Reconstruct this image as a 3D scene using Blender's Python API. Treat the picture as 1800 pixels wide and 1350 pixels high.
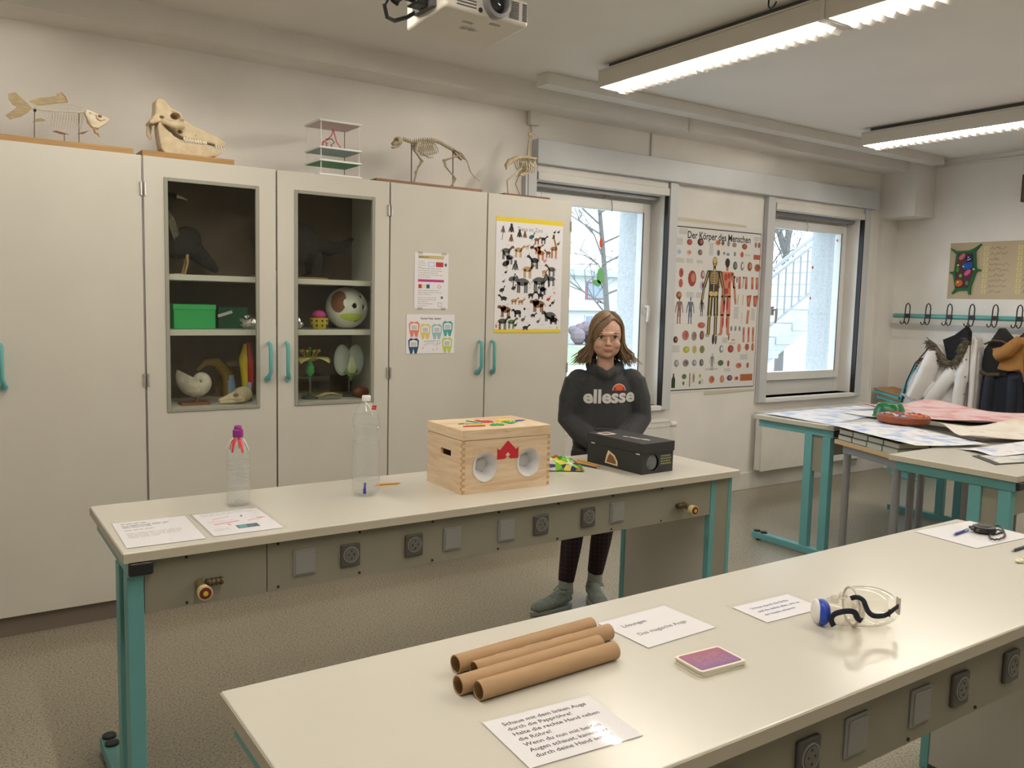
import bpy, bmesh, math, random
from mathutils import Vector, Matrix, Euler
random.seed(7)
PI = math.pi
def R(a): return math.radians(a)
for o in list(bpy.data.objects): bpy.data.objects.remove(o)
SC = bpy.context.scene
COL = SC.collection

# ---------------------------------------------------------------- camera
cam_d = bpy.data.cameras.new('camera'); cam = bpy.data.objects.new('camera', cam_d); COL.objects.link(cam)
CF = Vector((0.559520, 0.823040, -0.097689)); CR = Vector((0.828071, -0.560118, 0.023783)); CU = CR.cross(CF)
cam.matrix_world = Matrix(((CR.x, CU.x, -CF.x, 0), (CR.y, CU.y, -CF.y, 0), (CR.z, CU.z, -CF.z, 1.53736), (0, 0, 0, 1)))
cam_d.sensor_fit = 'HORIZONTAL'; cam_d.sensor_width = 36.0; cam_d.lens = 36.0 * 1480.84 / 1800.0
cam_d.clip_start = 0.05; cam_d.clip_end = 300
SC.camera = cam

# ---------------------------------------------------------------- view, world
SC.view_settings.view_transform = 'Standard'; SC.view_settings.look = 'None'
SC.view_settings.exposure = 0.0; SC.view_settings.gamma = 1.0; SC.view_settings.use_curve_mapping = False
W = bpy.data.worlds.new('overcast_sky'); SC.world = W; W.use_nodes = True
bg = W.node_tree.nodes['Background']; bg.inputs[0].default_value = (0.74, 0.88, 1.0, 1); bg.inputs[1].default_value = 5.2
LAMP_E = 122.0           # emission strength of each fluorescent tube
LAMP_C = (1.0, 0.915, 0.79)
SC.cycles.max_bounces = 8; SC.cycles.transparent_max_bounces = 16
SC.cycles.sample_clamp_indirect = 4.0; SC.cycles.use_denoising = True
SC.cycles.caustics_reflective = False; SC.cycles.caustics_refractive = False

# ---------------------------------------------------------------- materials
MATS = {}
def nodes_of(name):
    m = bpy.data.materials.new(name); m.use_nodes = True
    nt = m.node_tree; return m, nt, nt.nodes['Principled BSDF']
def mat(name, col, rough=0.5, metal=0.0, noise=0.0, nscale=8.0, bump=0.0, bscale=60.0, spec=0.5, coat=0.0, emit=0.0, sheen=0.0, stretch=None, sss=0.0):
    if name in MATS: return MATS[name]
    m, nt, b = nodes_of(name)
    c = (*col, 1.0)
    b.inputs['Base Color'].default_value = c; b.inputs['Roughness'].default_value = rough
    b.inputs['Metallic'].default_value = metal; b.inputs['Specular IOR Level'].default_value = spec
    b.inputs['Coat Weight'].default_value = coat
    if sheen: b.inputs['Sheen Weight'].default_value = sheen
    if sss:
        b.inputs['Subsurface Weight'].default_value = sss; b.inputs['Subsurface Radius'].default_value = (0.008, 0.003, 0.0015); b.inputs['Subsurface Scale'].default_value = 1.0
    if emit:
        b.inputs['Emission Color'].default_value = c; b.inputs['Emission Strength'].default_value = emit
    if noise or bump:
        tc = nt.nodes.new('ShaderNodeTexCoord'); mp = nt.nodes.new('ShaderNodeMapping'); nt.links.new(tc.outputs['Object'], mp.inputs[0])
        if stretch: mp.inputs['Scale'].default_value = stretch
    if noise:
        n = nt.nodes.new('ShaderNodeTexNoise'); n.inputs['Scale'].default_value = nscale; n.inputs['Detail'].default_value = 4
        nt.links.new(mp.outputs[0], n.inputs[0])
        r = nt.nodes.new('ShaderNodeValToRGB')
        r.color_ramp.elements[0].position = 0.3; r.color_ramp.elements[1].position = 0.7
        r.color_ramp.elements[0].color = (*[x * (1 - noise) for x in col], 1); r.color_ramp.elements[1].color = (*[min(1, x * (1 + noise * 0.6)) for x in col], 1)
        nt.links.new(n.outputs[0], r.inputs[0]); nt.links.new(r.outputs[0], b.inputs['Base Color'])
    if bump:
        n2 = nt.nodes.new('ShaderNodeTexNoise'); n2.inputs['Scale'].default_value = bscale; n2.inputs['Detail'].default_value = 3
        nt.links.new(mp.outputs[0], n2.inputs[0])
        bp = nt.nodes.new('ShaderNodeBump'); bp.inputs['Strength'].default_value = bump; bp.inputs['Distance'].default_value = 0.01
        nt.links.new(n2.outputs[0], bp.inputs['Height']); nt.links.new(bp.outputs[0], b.inputs['Normal'])
    MATS[name] = m; return m
def thin_glass(name, tint=(1, 1, 1), gloss=0.08, rough=0.0, haze=0.0, edge=1.45):
    if name in MATS: return MATS[name]
    m, nt, b = nodes_of(name); nt.nodes.remove(b)
    out = nt.nodes['Material Output']; t = nt.nodes.new('ShaderNodeBsdfTransparent'); t.inputs[0].default_value = (*tint, 1)
    g = nt.nodes.new('ShaderNodeBsdfGlossy'); g.inputs['Roughness'].default_value = rough
    f = nt.nodes.new('ShaderNodeLayerWeight'); f.inputs[0].default_value = 0.5
    pw = nt.nodes.new('ShaderNodeMath'); pw.operation = 'POWER'; pw.inputs[1].default_value = 5.2; nt.links.new(f.outputs['Facing'], pw.inputs[0])
    sc_ = nt.nodes.new('ShaderNodeMath'); sc_.operation = 'MULTIPLY'; sc_.inputs[1].default_value = (edge - 1) * 2; nt.links.new(pw.outputs[0], sc_.inputs[0])
    ad = nt.nodes.new('ShaderNodeMath'); ad.operation = 'ADD'; ad.use_clamp = True; ad.inputs[1].default_value = gloss + ((edge - 1) / (edge + 1)) ** 2 * 0.5
    mx = nt.nodes.new('ShaderNodeMixShader'); nt.links.new(sc_.outputs[0], ad.inputs[0]); nt.links.new(ad.outputs[0], mx.inputs[0])
    nt.links.new(t.outputs[0], mx.inputs[1]); nt.links.new(g.outputs[0], mx.inputs[2]); last = mx
    if haze:
        d = nt.nodes.new('ShaderNodeBsdfDiffuse'); d.inputs[0].default_value = (0.85, 0.86, 0.86, 1)
        m2 = nt.nodes.new('ShaderNodeMixShader'); m2.inputs[0].default_value = haze
        nt.links.new(mx.outputs[0], m2.inputs[1]); nt.links.new(d.outputs[0], m2.inputs[2]); last = m2
    nt.links.new(last.outputs[0], out.inputs[0]); MATS[name] = m; return m

# ---------------------------------------------------------------- mesh builder
class MB:
    def __init__(s): s.v = []; s.f = []; s.m = []; s.mi = 0; s.M = None
    def add(s, vs, fs):
        n = len(s.v)
        for p in vs:
            p = Vector(p); s.v.append(tuple(s.M @ p) if s.M is not None else tuple(p))
        for f in fs: s.f.append(tuple(i + n for i in f)); s.m.append(s.mi)
        return s
    def box(s, x0, y0, z0, x1, y1, z1):
        if x0 > x1: x0, x1 = x1, x0
        if y0 > y1: y0, y1 = y1, y0
        if z0 > z1: z0, z1 = z1, z0
        return s.add([(x0,y0,z0),(x1,y0,z0),(x1,y1,z0),(x0,y1,z0),(x0,y0,z1),(x1,y0,z1),(x1,y1,z1),(x0,y1,z1)],
            [(0,3,2,1),(4,5,6,7),(0,1,5,4),(1,2,6,5),(2,3,7,6),(3,0,4,7)])
    def loft(s, rings, cap=True, closed=False):
        n = len(rings[0]); vs = [p for r in rings for p in r]; fs = []
        k = len(rings)
        for i in range(k if closed else k - 1):
            a = i * n; b = ((i + 1) % k) * n
            for j in range(n):
                j2 = (j + 1) % n; fs.append((a + j, a + j2, b + j2, b + j))
        if cap and not closed: fs.append(tuple(range(n))[::-1]); fs.append(tuple(range((k - 1) * n, k * n)))
        return s.add(vs, fs)
    def tube(s, pts, r, n=8, cap=True, closed=False, flat=1.0, up=None):
        pts = [Vector(p) for p in pts]; k = len(pts); rings = []
        rs = r if isinstance(r, (list, tuple)) else [r] * k
        prev = None
        for i, p in enumerate(pts):
            if closed: t = pts[(i + 1) % k] - pts[i - 1]
            else: t = pts[min(i + 1, k - 1)] - pts[max(i - 1, 0)]
            t.normalize()
            if prev is None:
                u = Vector(up) if up else (Vector((0, 0, 1)) if abs(t.z) < 0.9 else Vector((1, 0, 0)))
            else: u = prev
            u = (u - t * u.dot(t)); u.normalize(); prev = u; w = t.cross(u)
            rings.append([tuple(p + (w * math.cos(2 * PI * j / n) + u * math.sin(2 * PI * j / n) * flat) * rs[i]) for j in range(n)])
        return s.loft(rings, cap, closed)
    def cyl(s, p0, p1, r0, r1=None, n=14, cap=True): return s.tube([p0, p1], [r0, r0 if r1 is None else r1], n, cap)
    def ell(s, c, r, nu=14, nv=9, M=None):
        if not isinstance(r, (list, tuple)): r = (r, r, r)
        vs = []; fs = []; c = Vector(c)
        def tr(p):
            p = Vector(p)
            if M is not None: p = M @ p
            return tuple(c + p)
        vs.append(tr((0, 0, -r[2])))
        for i in range(1, nv):
            a = -PI / 2 + PI * i / nv
            for j in range(nu):
                b = 2 * PI * j / nu; vs.append(tr((r[0] * math.cos(a) * math.cos(b), r[1] * math.cos(a) * math.sin(b), r[2] * math.sin(a))))
        vs.append(tr((0, 0, r[2])))
        for j in range(nu): fs.append((0, 1 + (j + 1) % nu, 1 + j))
        for i in range(nv - 2):
            for j in range(nu):
                a = 1 + i * nu; b = a + nu; j2 = (j + 1) % nu; fs.append((a + j, a + j2, b + j2, b + j))
        t = len(vs) - 1; a = 1 + (nv - 2) * nu
        for j in range(nu): fs.append((a + j, a + (j + 1) % nu, t))
        return s.add(vs, fs)
    def lathe(s, prof, c=(0, 0, 0), n=20, cap=True):
        c = Vector(c)
        return s.loft([[tuple(c + Vector((r * math.cos(2 * PI * j / n), r * math.sin(2 * PI * j / n), z))) for j in range(n)] for r, z in prof], cap)
    def prism(s, pts, d):
        """pts: 3d outline, d: extrusion vector"""
        d = Vector(d); n = len(pts); vs = [tuple(Vector(p)) for p in pts] + [tuple(Vector(p) + d) for p in pts]
        fs = [tuple(range(n))[::-1], tuple(range(n, 2 * n))] + [(j, (j + 1) % n, n + (j + 1) % n, n + j) for j in range(n)]
        return s.add(vs, fs)
    def grid(s, P, nu, nv):
        vs = [P(i / nu, j / nv) for i in range(nu + 1) for j in range(nv + 1)]
        fs = [(i * (nv + 1) + j, (i + 1) * (nv + 1) + j, (i + 1) * (nv + 1) + j + 1, i * (nv + 1) + j + 1) for i in range(nu) for j in range(nv)]
        return s.add(vs, fs)
    def build(s, name, mats, parent=None, smooth=False, bevel=0.0, seg=2, remesh=0.0, sm=0, solid=0.0, sub=0, loc=None, rot=None, fix=True):
        me = bpy.data.meshes.new(name); me.from_pydata(s.v, [], s.f); me.validate()
        for m in (mats if isinstance(mats, (list, tuple)) else [mats]): me.materials.append(m)
        if len(me.polygons) == len(s.m): me.polygons.foreach_set('material_index', s.m)
        if fix:
            bm = bmesh.new(); bm.from_mesh(me); bmesh.ops.recalc_face_normals(bm, faces=bm.faces); bm.to_mesh(me); bm.free()
        if smooth or remesh:
            me.polygons.foreach_set('use_smooth', [True] * len(me.polygons))
            if not remesh and not sub: me.set_sharp_from_angle(angle=R(42))
        o = bpy.data.objects.new(name, me); COL.objects.link(o)
        if parent is not None: o.parent = parent
        if loc is not None: o.location = loc
        if rot is not None: o.rotation_euler = rot
        if remesh:
            md = o.modifiers.new('remesh', 'REMESH'); md.mode = 'VOXEL'; md.voxel_size = remesh; md.use_smooth_shade = True
        if sm:
            md = o.modifiers.new('smooth', 'SMOOTH'); md.factor = 0.5; md.iterations = sm
        if solid:
            md = o.modifiers.new('solid', 'SOLIDIFY'); md.thickness = solid; md.offset = 0
        if bevel:
            md = o.modifiers.new('bevel', 'BEVEL'); md.width = bevel; md.segments = seg; md.limit_method = 'ANGLE'; md.angle_limit = R(40)
            if not smooth: me.polygons.foreach_set('use_smooth', [True] * len(me.polygons)); me.set_sharp_from_angle(angle=R(35)) if False else None
            md.harden_normals = True
        if sub:
            md = o.modifiers.new('sub', 'SUBSURF'); md.levels = sub; md.render_levels = sub
        return o
def B(x0, y0, z0, x1, y1, z1): return MB().box(x0, y0, z0, x1, y1, z1)
def tag(o, label, cat, group=None):
    o['label'] = label; o['category'] = cat
    if group: o['group'] = group
    return o
def thing(name, label, cat, loc=(0, 0, 0), rz=0.0, group=None):
    o = bpy.data.objects.new(name, None); o.empty_display_size = 0.05; COL.objects.link(o)
    o.location = loc; o.rotation_euler = (0, 0, rz); return tag(o, label, cat, group)
def struct(o): o['kind'] = 'structure'; return o
def copy_of(o, parent, loc=None, rot=None):
    c = o.copy(); COL.objects.link(c); c.parent = parent
    if loc is not None: c.location = loc
    if rot is not None: c.rotation_euler = rot
    return c
def copy_tree(root, loc, rz=None, label=None):
    r = root.copy(); COL.objects.link(r); r.location = loc
    if rz is not None: r.rotation_euler = (0, 0, rz)
    if label: r['label'] = label
    def rec(a, b):
        for ch in list(a.children):
            c = ch.copy(); COL.objects.link(c); c.parent = b; rec(ch, c)
    rec(root, r); return r

def carve(o, cutters):
    """cut real hollows into a finished mesh; the cutters are removed again"""
    tmp = []
    for c in cutters:
        k = c.build('cutter', []); k.parent = o.parent; tmp.append(k)
        md = o.modifiers.new('cut', 'BOOLEAN'); md.operation = 'DIFFERENCE'; md.solver = 'EXACT'; md.object = k
    bpy.context.view_layer.update()
    me = bpy.data.meshes.new_from_object(o.evaluated_get(bpy.context.evaluated_depsgraph_get())); o.modifiers.clear(); o.data = me
    for k in tmp: bpy.data.objects.remove(k)
    return o
def EL(c, r, n=16, k=10): return MB().ell(c, r, n, k)
def holed(outline, holes, y0, y1, name, m, parent, n=10):
    """plate in the x/z plane with round holes cut through"""
    bm = bmesh.new(); edges = []
    def ring(pts):
        vs = [bm.verts.new((x, y0, z)) for x, z in pts]
        for i in range(len(vs)): edges.append(bm.edges.new((vs[i], vs[(i + 1) % len(vs)])))
    ring(outline)
    for cx, cz, r in holes: ring([(cx + r * math.cos(2 * PI * i / n), cz + r * math.sin(2 * PI * i / n)) for i in range(n)])
    bmesh.ops.triangle_fill(bm, use_beauty=True, edges=edges)
    for f in list(bm.faces):
        c = f.calc_center_median()
        if any((c.x - q[0]) ** 2 + (c.z - q[1]) ** 2 < (q[2] * .9) ** 2 for q in holes): bm.faces.remove(f)
    g = bmesh.ops.extrude_face_region(bm, geom=bm.faces[:]); bmesh.ops.translate(bm, vec=(0, y1 - y0, 0), verts=[v for v in g['geom'] if isinstance(v, bmesh.types.BMVert)])
    bmesh.ops.recalc_face_normals(bm, faces=bm.faces); me = bpy.data.meshes.new(name); bm.to_mesh(me); bm.free(); me.materials.append(m)
    o = bpy.data.objects.new(name, me); COL.objects.link(o); o.parent = parent; return o

# text outlines -> list of (verts, faces)
TXT = {}
def text_geo(s, size=1.0, align='LEFT', bold=0.0, shear=0.0):
    k = (s, align, bold, shear)
    if k not in TXT:
        cu = bpy.data.curves.new('t', 'FONT'); cu.body = s; cu.align_x = align; cu.size = 1.0; cu.offset = bold; cu.shear = shear; cu.resolution_u = 3
        o = bpy.data.objects.new('t', cu); COL.objects.link(o)
        dg = bpy.context.evaluated_depsgraph_get(); me = bpy.data.meshes.new_from_object(o.evaluated_get(dg))
        TXT[k] = ([tuple(v.co) for v in me.vertices], [tuple(p.vertices) for p in me.polygons])
        bpy.data.objects.remove(o); bpy.data.curves.remove(cu); bpy.data.meshes.remove(me)
    return TXT[k]
class Print:
    """flat print on a sheet: sheet plane is x (right) / z (up), seen from -y"""
    def __init__(s, y=-0.0009, step=0.00012): s.b = MB(); s.mats = []; s.y = y; s.step = step
    def _m(s, m):
        if m not in s.mats: s.mats.append(m)
        s.b.mi = s.mats.index(m)
    def poly(s, pts, m, l=0): s._m(m); s.b.add([(x, s.y - s.step * l, z) for x, z in pts], [tuple(range(len(pts)))])
    def rect(s, x0, z0, x1, z1, m, l=0): s.poly([(x0, z0), (x1, z0), (x1, z1), (x0, z1)], m, l)
    def disc(s, x, z, rx, rz, m, l=0, n=12, a=0.0, a0=0.0, a1=2 * PI):
        full = abs(a1 - a0 - 2 * PI) < 1e-6; k = n if full else n + 1; ca, sa = math.cos(a), math.sin(a); pts = []
        for i in range(k):
            t = a0 + (a1 - a0) * i / n; px, pz = rx * math.cos(t), rz * math.sin(t); pts.append((x + px * ca - pz * sa, z + px * sa + pz * ca))
        s.poly(pts, m, l)
    def line(s, x0, z0, x1, z1, w, m, l=0):
        d = Vector((x1 - x0, z1 - z0)); d.normalize(); p = Vector((-d.y, d.x)) * w / 2
        s.poly([(x0 - p.x, z0 - p.y), (x1 - p.x, z1 - p.y), (x1 + p.x, z1 + p.y), (x0 + p.x, z0 + p.y)], m, l)
    def text(s, t, x, z, size, m, l=1, align='LEFT', bold=0.0, sx=1.0, shear=0.0):
        s._m(m); v, f = text_geo(t, 1.0, align, bold, shear)
        s.b.add([(x + p[0] * size * sx, s.y - s.step * l, z + p[1] * size) for p in v], f)
    def para(s, x0, z1, x1, n, pitch, th, m, l=0, rnd=None):
        rnd = rnd or random
        for i in range(n):
            z = z1 - i * pitch; x = x0; xe = x1 - (rnd.random() * (x1 - x0) * 0.25 if i < n - 1 else (x1 - x0) * 0.5)
            while x < xe - 0.002:
                w = (0.012 + rnd.random() * 0.03) * (x1 - x0) * 4; w = min(w, xe - x); s.rect(x, z, x + w, z + th, m, l); x += w + (x1 - x0) * 0.025
    def scrawl(s, x, z, w, h, m, rnd, l=1):
        px, pz = x, z
        while px < x + w:
            nx = px + h * rnd.uniform(.22, .45); nz = z + h * rnd.choice((0, 0, .45, .5, .9)); s.line(px, pz, nx, nz, h * .12, m, l); px, pz = nx, nz
    def done(s, parent, name='print'): return s.b.build(name, s.mats, parent, fix=False)
# ================================================================ shared materials
def floor_mat():
    m, nt, b = nodes_of('speckled_lino'); tc = nt.nodes.new('ShaderNodeTexCoord')
    n1 = nt.nodes.new('ShaderNodeTexNoise'); n1.inputs['Scale'].default_value = 120; n1.inputs['Detail'].default_value = 3
    r1 = nt.nodes.new('ShaderNodeValToRGB'); e = r1.color_ramp.elements
    e[0].position = 0.33; e[0].color = (0.185, 0.167, 0.125, 1); e[1].position = 0.56; e[1].color = (0.365, 0.328, 0.252, 1)
    n2 = nt.nodes.new('ShaderNodeTexNoise'); n2.inputs['Scale'].default_value = 1.3; n2.inputs['Detail'].default_value = 3
    r2 = nt.nodes.new('ShaderNodeValToRGB'); r2.color_ramp.elements[0].color = (0.82, 0.82, 0.82, 1); r2.color_ramp.elements[1].color = (1.1, 1.1, 1.1, 1)
    mx = nt.nodes.new('ShaderNodeMixRGB'); mx.blend_type = 'MULTIPLY'; mx.inputs[0].default_value = 1
    v = nt.nodes.new('ShaderNodeTexVoronoi'); v.inputs['Scale'].default_value = 55
    r3 = nt.nodes.new('ShaderNodeValToRGB'); r3.color_ramp.elements[0].position = 0.10; r3.color_ramp.elements[0].color = (0.45, 0.42, 0.36, 1); r3.color_ramp.elements[1].position = 0.17; r3.color_ramp.elements[1].color = (1, 1, 1, 1)
    mx2 = nt.nodes.new('ShaderNodeMixRGB'); mx2.blend_type = 'MULTIPLY'; mx2.inputs[0].default_value = 0.8
    for a in (n1, n2, v): nt.links.new(tc.outputs['Object'], a.inputs[0])
    nt.links.new(n1.outputs[0], r1.inputs[0]); nt.links.new(n2.outputs[0], r2.inputs[0]); nt.links.new(v.outputs['Distance'], r3.inputs[0])
    nt.links.new(r1.outputs[0], mx.inputs[1]); nt.links.new(r2.outputs[0], mx.inputs[2]); nt.links.new(mx.outputs[0], mx2.inputs[1]); nt.links.new(r3.outputs[0], mx2.inputs[2])
    nt.links.new(mx2.outputs[0], b.inputs['Base Color']); b.inputs['Roughness'].default_value = 0.20
    return m
M_floor = floor_mat()
M_wall = mat('wall_paint', (0.84, 0.815, 0.775), 0.85, noise=0.06, nscale=2.5, bump=0.15, bscale=120)
M_ceil = mat('ceiling_paint', (0.87, 0.855, 0.825), 0.9, noise=0.03, nscale=1.5)
M_trim = mat('white_trim', (0.76, 0.74, 0.70), 0.55, noise=0.05, nscale=5)
M_rail = mat('blue_grey_rail', (0.60, 0.62, 0.64), 0.45, noise=0.04, nscale=6)
M_win = mat('window_plastic', (0.80, 0.80, 0.78), 0.35)
M_pane = thin_glass('window_glass', (0.97, 0.99, 1.0), 0.02)
M_black = mat('black_plastic', (0.012, 0.012, 0.013), 0.45)
M_dark = mat('dark_gap', (0.02, 0.02, 0.02), 0.8)
M_grey = mat('grey_metal', (0.30, 0.30, 0.31), 0.4, metal=0.4)
M_steel = mat('steel', (0.55, 0.54, 0.52), 0.35, metal=0.9)
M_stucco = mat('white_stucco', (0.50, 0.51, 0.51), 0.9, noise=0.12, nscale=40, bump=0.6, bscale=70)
M_cab = mat('cabinet_laminate', (0.61, 0.59, 0.53), 0.5, noise=0.025, nscale=4, bump=0.05, bscale=200)
M_cabin = mat('brown_hardboard', (0.155, 0.112, 0.075), 0.7, noise=0.1, nscale=20)
M_plinth = mat('brown_plinth', (0.20, 0.165, 0.135), 0.6)
M_teal = mat('teal_metal', (0.13, 0.36, 0.37), 0.40, noise=0.05, nscale=10)
M_bluefr = mat('light_blue_metal', (0.13, 0.47, 0.56), 0.42)
M_top = mat('bench_laminate', (0.61, 0.59, 0.525), 0.22, noise=0.015, nscale=3)
M_edge = mat('bench_edge', (0.52, 0.48, 0.39), 0.5)
M_apron = mat('bench_panel', (0.275, 0.262, 0.205), 0.5, noise=0.04, nscale=6)
M_sock = mat('socket_grey', (0.085, 0.08, 0.072), 0.45)
M_blank = mat('cover_grey', (0.27, 0.275, 0.26), 0.45)
M_white = mat('white_paint', (0.78, 0.77, 0.74), 0.5)
M_paper = mat('white_paper', (0.80, 0.79, 0.83), 0.6)
M_ink = mat('black_ink', (0.02, 0.02, 0.025), 0.7)
M_lgrey = mat('grey_ink', (0.42, 0.42, 0.42), 0.7)
M_wood = mat('pine_board', (0.40, 0.23, 0.085), 0.55, noise=0.25, nscale=6, stretch=(1, 12, 12))
M_bone = mat('bone', (0.66, 0.55, 0.37), 0.6, noise=0.15, nscale=25)
C_ = lambda n, c, r=0.6: mat('ink_' + n, c, r)
M_red = C_('red', (0.50, 0.03, 0.03)); M_green = C_('green', (0.05, 0.33, 0.07)); M_blue = C_('blue', (0.04, 0.09, 0.42)); M_yellow = C_('yellow', (0.80, 0.62, 0.03))
M_orange = C_('orange', (0.75, 0.22, 0.04)); M_brown = C_('brown', (0.22, 0.09, 0.035)); M_dgrey = C_('dark_grey', (0.10, 0.10, 0.10)); M_tan = C_('tan', (0.52, 0.32, 0.14)); M_pink = C_('pink', (0.75, 0.25, 0.32)); M_magenta = C_('magenta', (0.50, 0.03, 0.22)); M_purple = C_('purple', (0.22, 0.05, 0.25)); M_teali = C_('teal', (0.05, 0.36, 0.36)); M_lblue = C_('light_blue', (0.35, 0.50, 0.75)); M_navy = C_('navy', (0.01, 0.07, 0.16)); M_lime = C_('lime', (0.50, 0.62, 0.10))

# ================================================================ room shell
XL, XR, YF, YB, ZC = -2.2, 7.62, -3.2, 4.70, 2.91
WIN = [(3.34, 4.54), (5.78, 7.00)]; WZ0, WZ1 = 0.77, 2.35
struct(B(XL - .2, YF - .2, -0.12, XR + .2, YB + .5, 0).build('floor', M_floor))
struct(B(XL - .2, YF - .2, ZC, XR + .2, YB + .5, ZC + .15).build('ceiling', M_ceil))
struct(B(XL - .2, YF, 0, XL, YB, ZC).build('wall_left', M_wall))
struct(B(XR, YF, 0, XR + .2, YB + .5, ZC).build('wall_right', M_wall))
struct(B(XL - .2, YF - .2, 0, XR + .2, YF, ZC).build('wall_front', M_wall))
w = MB()
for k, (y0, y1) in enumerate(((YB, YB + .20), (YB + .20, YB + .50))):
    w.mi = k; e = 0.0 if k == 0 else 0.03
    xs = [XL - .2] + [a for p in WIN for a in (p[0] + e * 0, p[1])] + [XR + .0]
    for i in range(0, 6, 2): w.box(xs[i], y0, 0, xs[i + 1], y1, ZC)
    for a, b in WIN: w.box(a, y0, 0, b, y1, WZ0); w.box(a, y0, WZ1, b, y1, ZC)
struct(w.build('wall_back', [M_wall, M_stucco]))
struct(B(3.3, YB - .018, 0, XR, YB, .142).build('baseboard_back', M_trim, bevel=.003))
struct(B(XR - .018, YF, 0, XR, YB - .018, .142).build('baseboard_right', M_trim, bevel=.003))
# ceiling beam above the cabinets and windows, cable trunk, boxed corner
struct(B(XL, 4.45, 2.79, 7.30, YB, ZC).build('trim_1', M_wall))
t = MB(); t.box(3.06, 4.205, 2.838, 7.46, 4.315, ZC)
struct(t.build('trim_2', M_trim, bevel=.004))
struct(B(4.505, 4.435, 2.78, 4.545, 4.452, 2.90).build('trim_3', M_trim, bevel=.003))
struct(B(4.375, YB - .015, 2.61, 4.40, YB, 2.79).build('trim_4', M_trim, bevel=.003))
struct(B(7.30, 4.36, 2.39, XR, YB, ZC).build('trim_5', M_wall, bevel=.004))
struct(B(7.30, YB - .03, .142, 7.312, YB, 2.39).build('trim_6', M_trim))
struct(B(XR - .02, YF, 2.845, XR, 4.36, 2.86).build('trim_7', M_trim))
# pelmet rail over both windows
struct(B(3.31, 4.625, 2.452, 7.18, YB, 2.612).build('trim_8', M_rail, bevel=.006))

def window(n, x0, x1, right_panel):
    root = struct(MB().box(x0, 4.835, WZ0, x0 + .07, 4.90, WZ1).box(x1 - .07, 4.835, WZ0, x1, 4.90, WZ1).box(x0 + .07, 4.835, WZ1 - .07, x1 - .07, 4.90, WZ1).box(x0 + .07, 4.835, WZ0, x1 - .07, 4.90, WZ0 + .14).build('window_%d' % n, M_win, bevel=.004))
    sx0, sx1, sz0, sz1 = x0 + .055, x1 - .04, WZ0 + .13, WZ1 - .055
    s = MB(); q = .075
    s.box(sx0, 4.80, sz0, sx0 + q, 4.868, sz1); s.box(sx1 - q, 4.80, sz0, sx1, 4.868, sz1); s.box(sx0 + q, 4.80, sz1 - q, sx1 - q, 4.868, sz1); s.box(sx0 + q, 4.80, sz0, sx1 - q, 4.868, sz0 + q)
    s.build('sash', M_win, root, bevel=.006)
    g = MB(); q2 = q - .006
    for a in ((sx0 + q2, sz0 + q2, sx0 + q + .004, sz1 - q2), (sx1 - q - .004, sz0 + q2, sx1 - q2, sz1 - q2)): g.box(a[0], 4.797, a[1], a[2], 4.80, a[3])
    g.build('gasket', M_dgrey, root)
    B(sx0 + q - .01, 4.832, sz0 + q - .01, sx1 - q + .01, 4.838, sz1 - q + .01).build('pane', M_pane, root)
    hx = sx1 - .035 if n == 1 else sx0 + .12
    h = MB(); h.box(hx - .016, 4.785, 1.47, hx + .016, 4.80, 1.545); h.cyl((hx, 4.79, 1.52), (hx, 4.745, 1.52), .011)
    h.tube([(hx, 4.748, 1.525), (hx, 4.745, 1.50), (hx - .003, 4.745, 1.44), (hx - .008, 4.748, 1.405)], [.011, .0115, .0105, .009], 10)
    h.build('window_handle', M_win if n == 1 else M_steel, root, smooth=True)
    B(x0 - .03, 4.64, WZ0 - .035, x1 + .005, 4.836, WZ0).build('window_sill', M_win, root, bevel=.006)
    b = MB(); b.box(x0, 4.655, WZ1, x1 + .01, YB, WZ1 + .055); b.box(x0, 4.67, WZ1 + .055, x1 + .01, YB, 2.452); b.build('blind_box', M_trim, root, bevel=.004)
    B(x0 + .01, 4.75, WZ1 - .035, x1 - .01, 4.78, WZ1).build('blind_roll', M_grey, root, bevel=.008)
    B(x1 + .006, 4.66, WZ0 - .03, x1 + .02, YB + .0, WZ1).build('black_strip', M_black, root)  # black strip filling the gap between opening edge and guide rail
    B(x1 + .02, 4.655, WZ0 - .035, x1 + .105, YB, 2.452).build('guide_rail', M_rail, root, bevel=.004)
    B(x0 - .105, 4.655, WZ0 - .035, x0 - .012, YB, 2.452).build('guide_rail', M_rail, root, bevel=.004)
    return root
W1 = window(1, *WIN[0], True); W2 = window(2, *WIN[1], True)
# wire hung from the top of the left sash
MB().tube([(4.02, 4.79, 2.30), (4.05, 4.78, 2.33), (4.085, 4.775, 2.30), (4.095, 4.775, 2.23), (4.095, 4.785, 2.19)], .003, 6).build('wire', M_grey, W1, smooth=True)
MB().tube([(6.36, 4.79, 2.31), (6.365, 4.78, 2.25), (6.36, 4.79, 2.20)], .003, 6).build('wire', M_grey, W2, smooth=True)
# wall socket-like box with cable high on the wall by the window
sb = tag(B(3.262, YB - .045, 2.70, 3.345, YB, 2.80).build('junction_box', M_trim, bevel=.008), 'small white square junction box high on the wall beside the window', 'junction box')
MB().tube([(3.30, YB - .012, 2.70), (3.30, YB - .012, 2.612)], .006, 6).build('cable', M_trim, sb)

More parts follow.
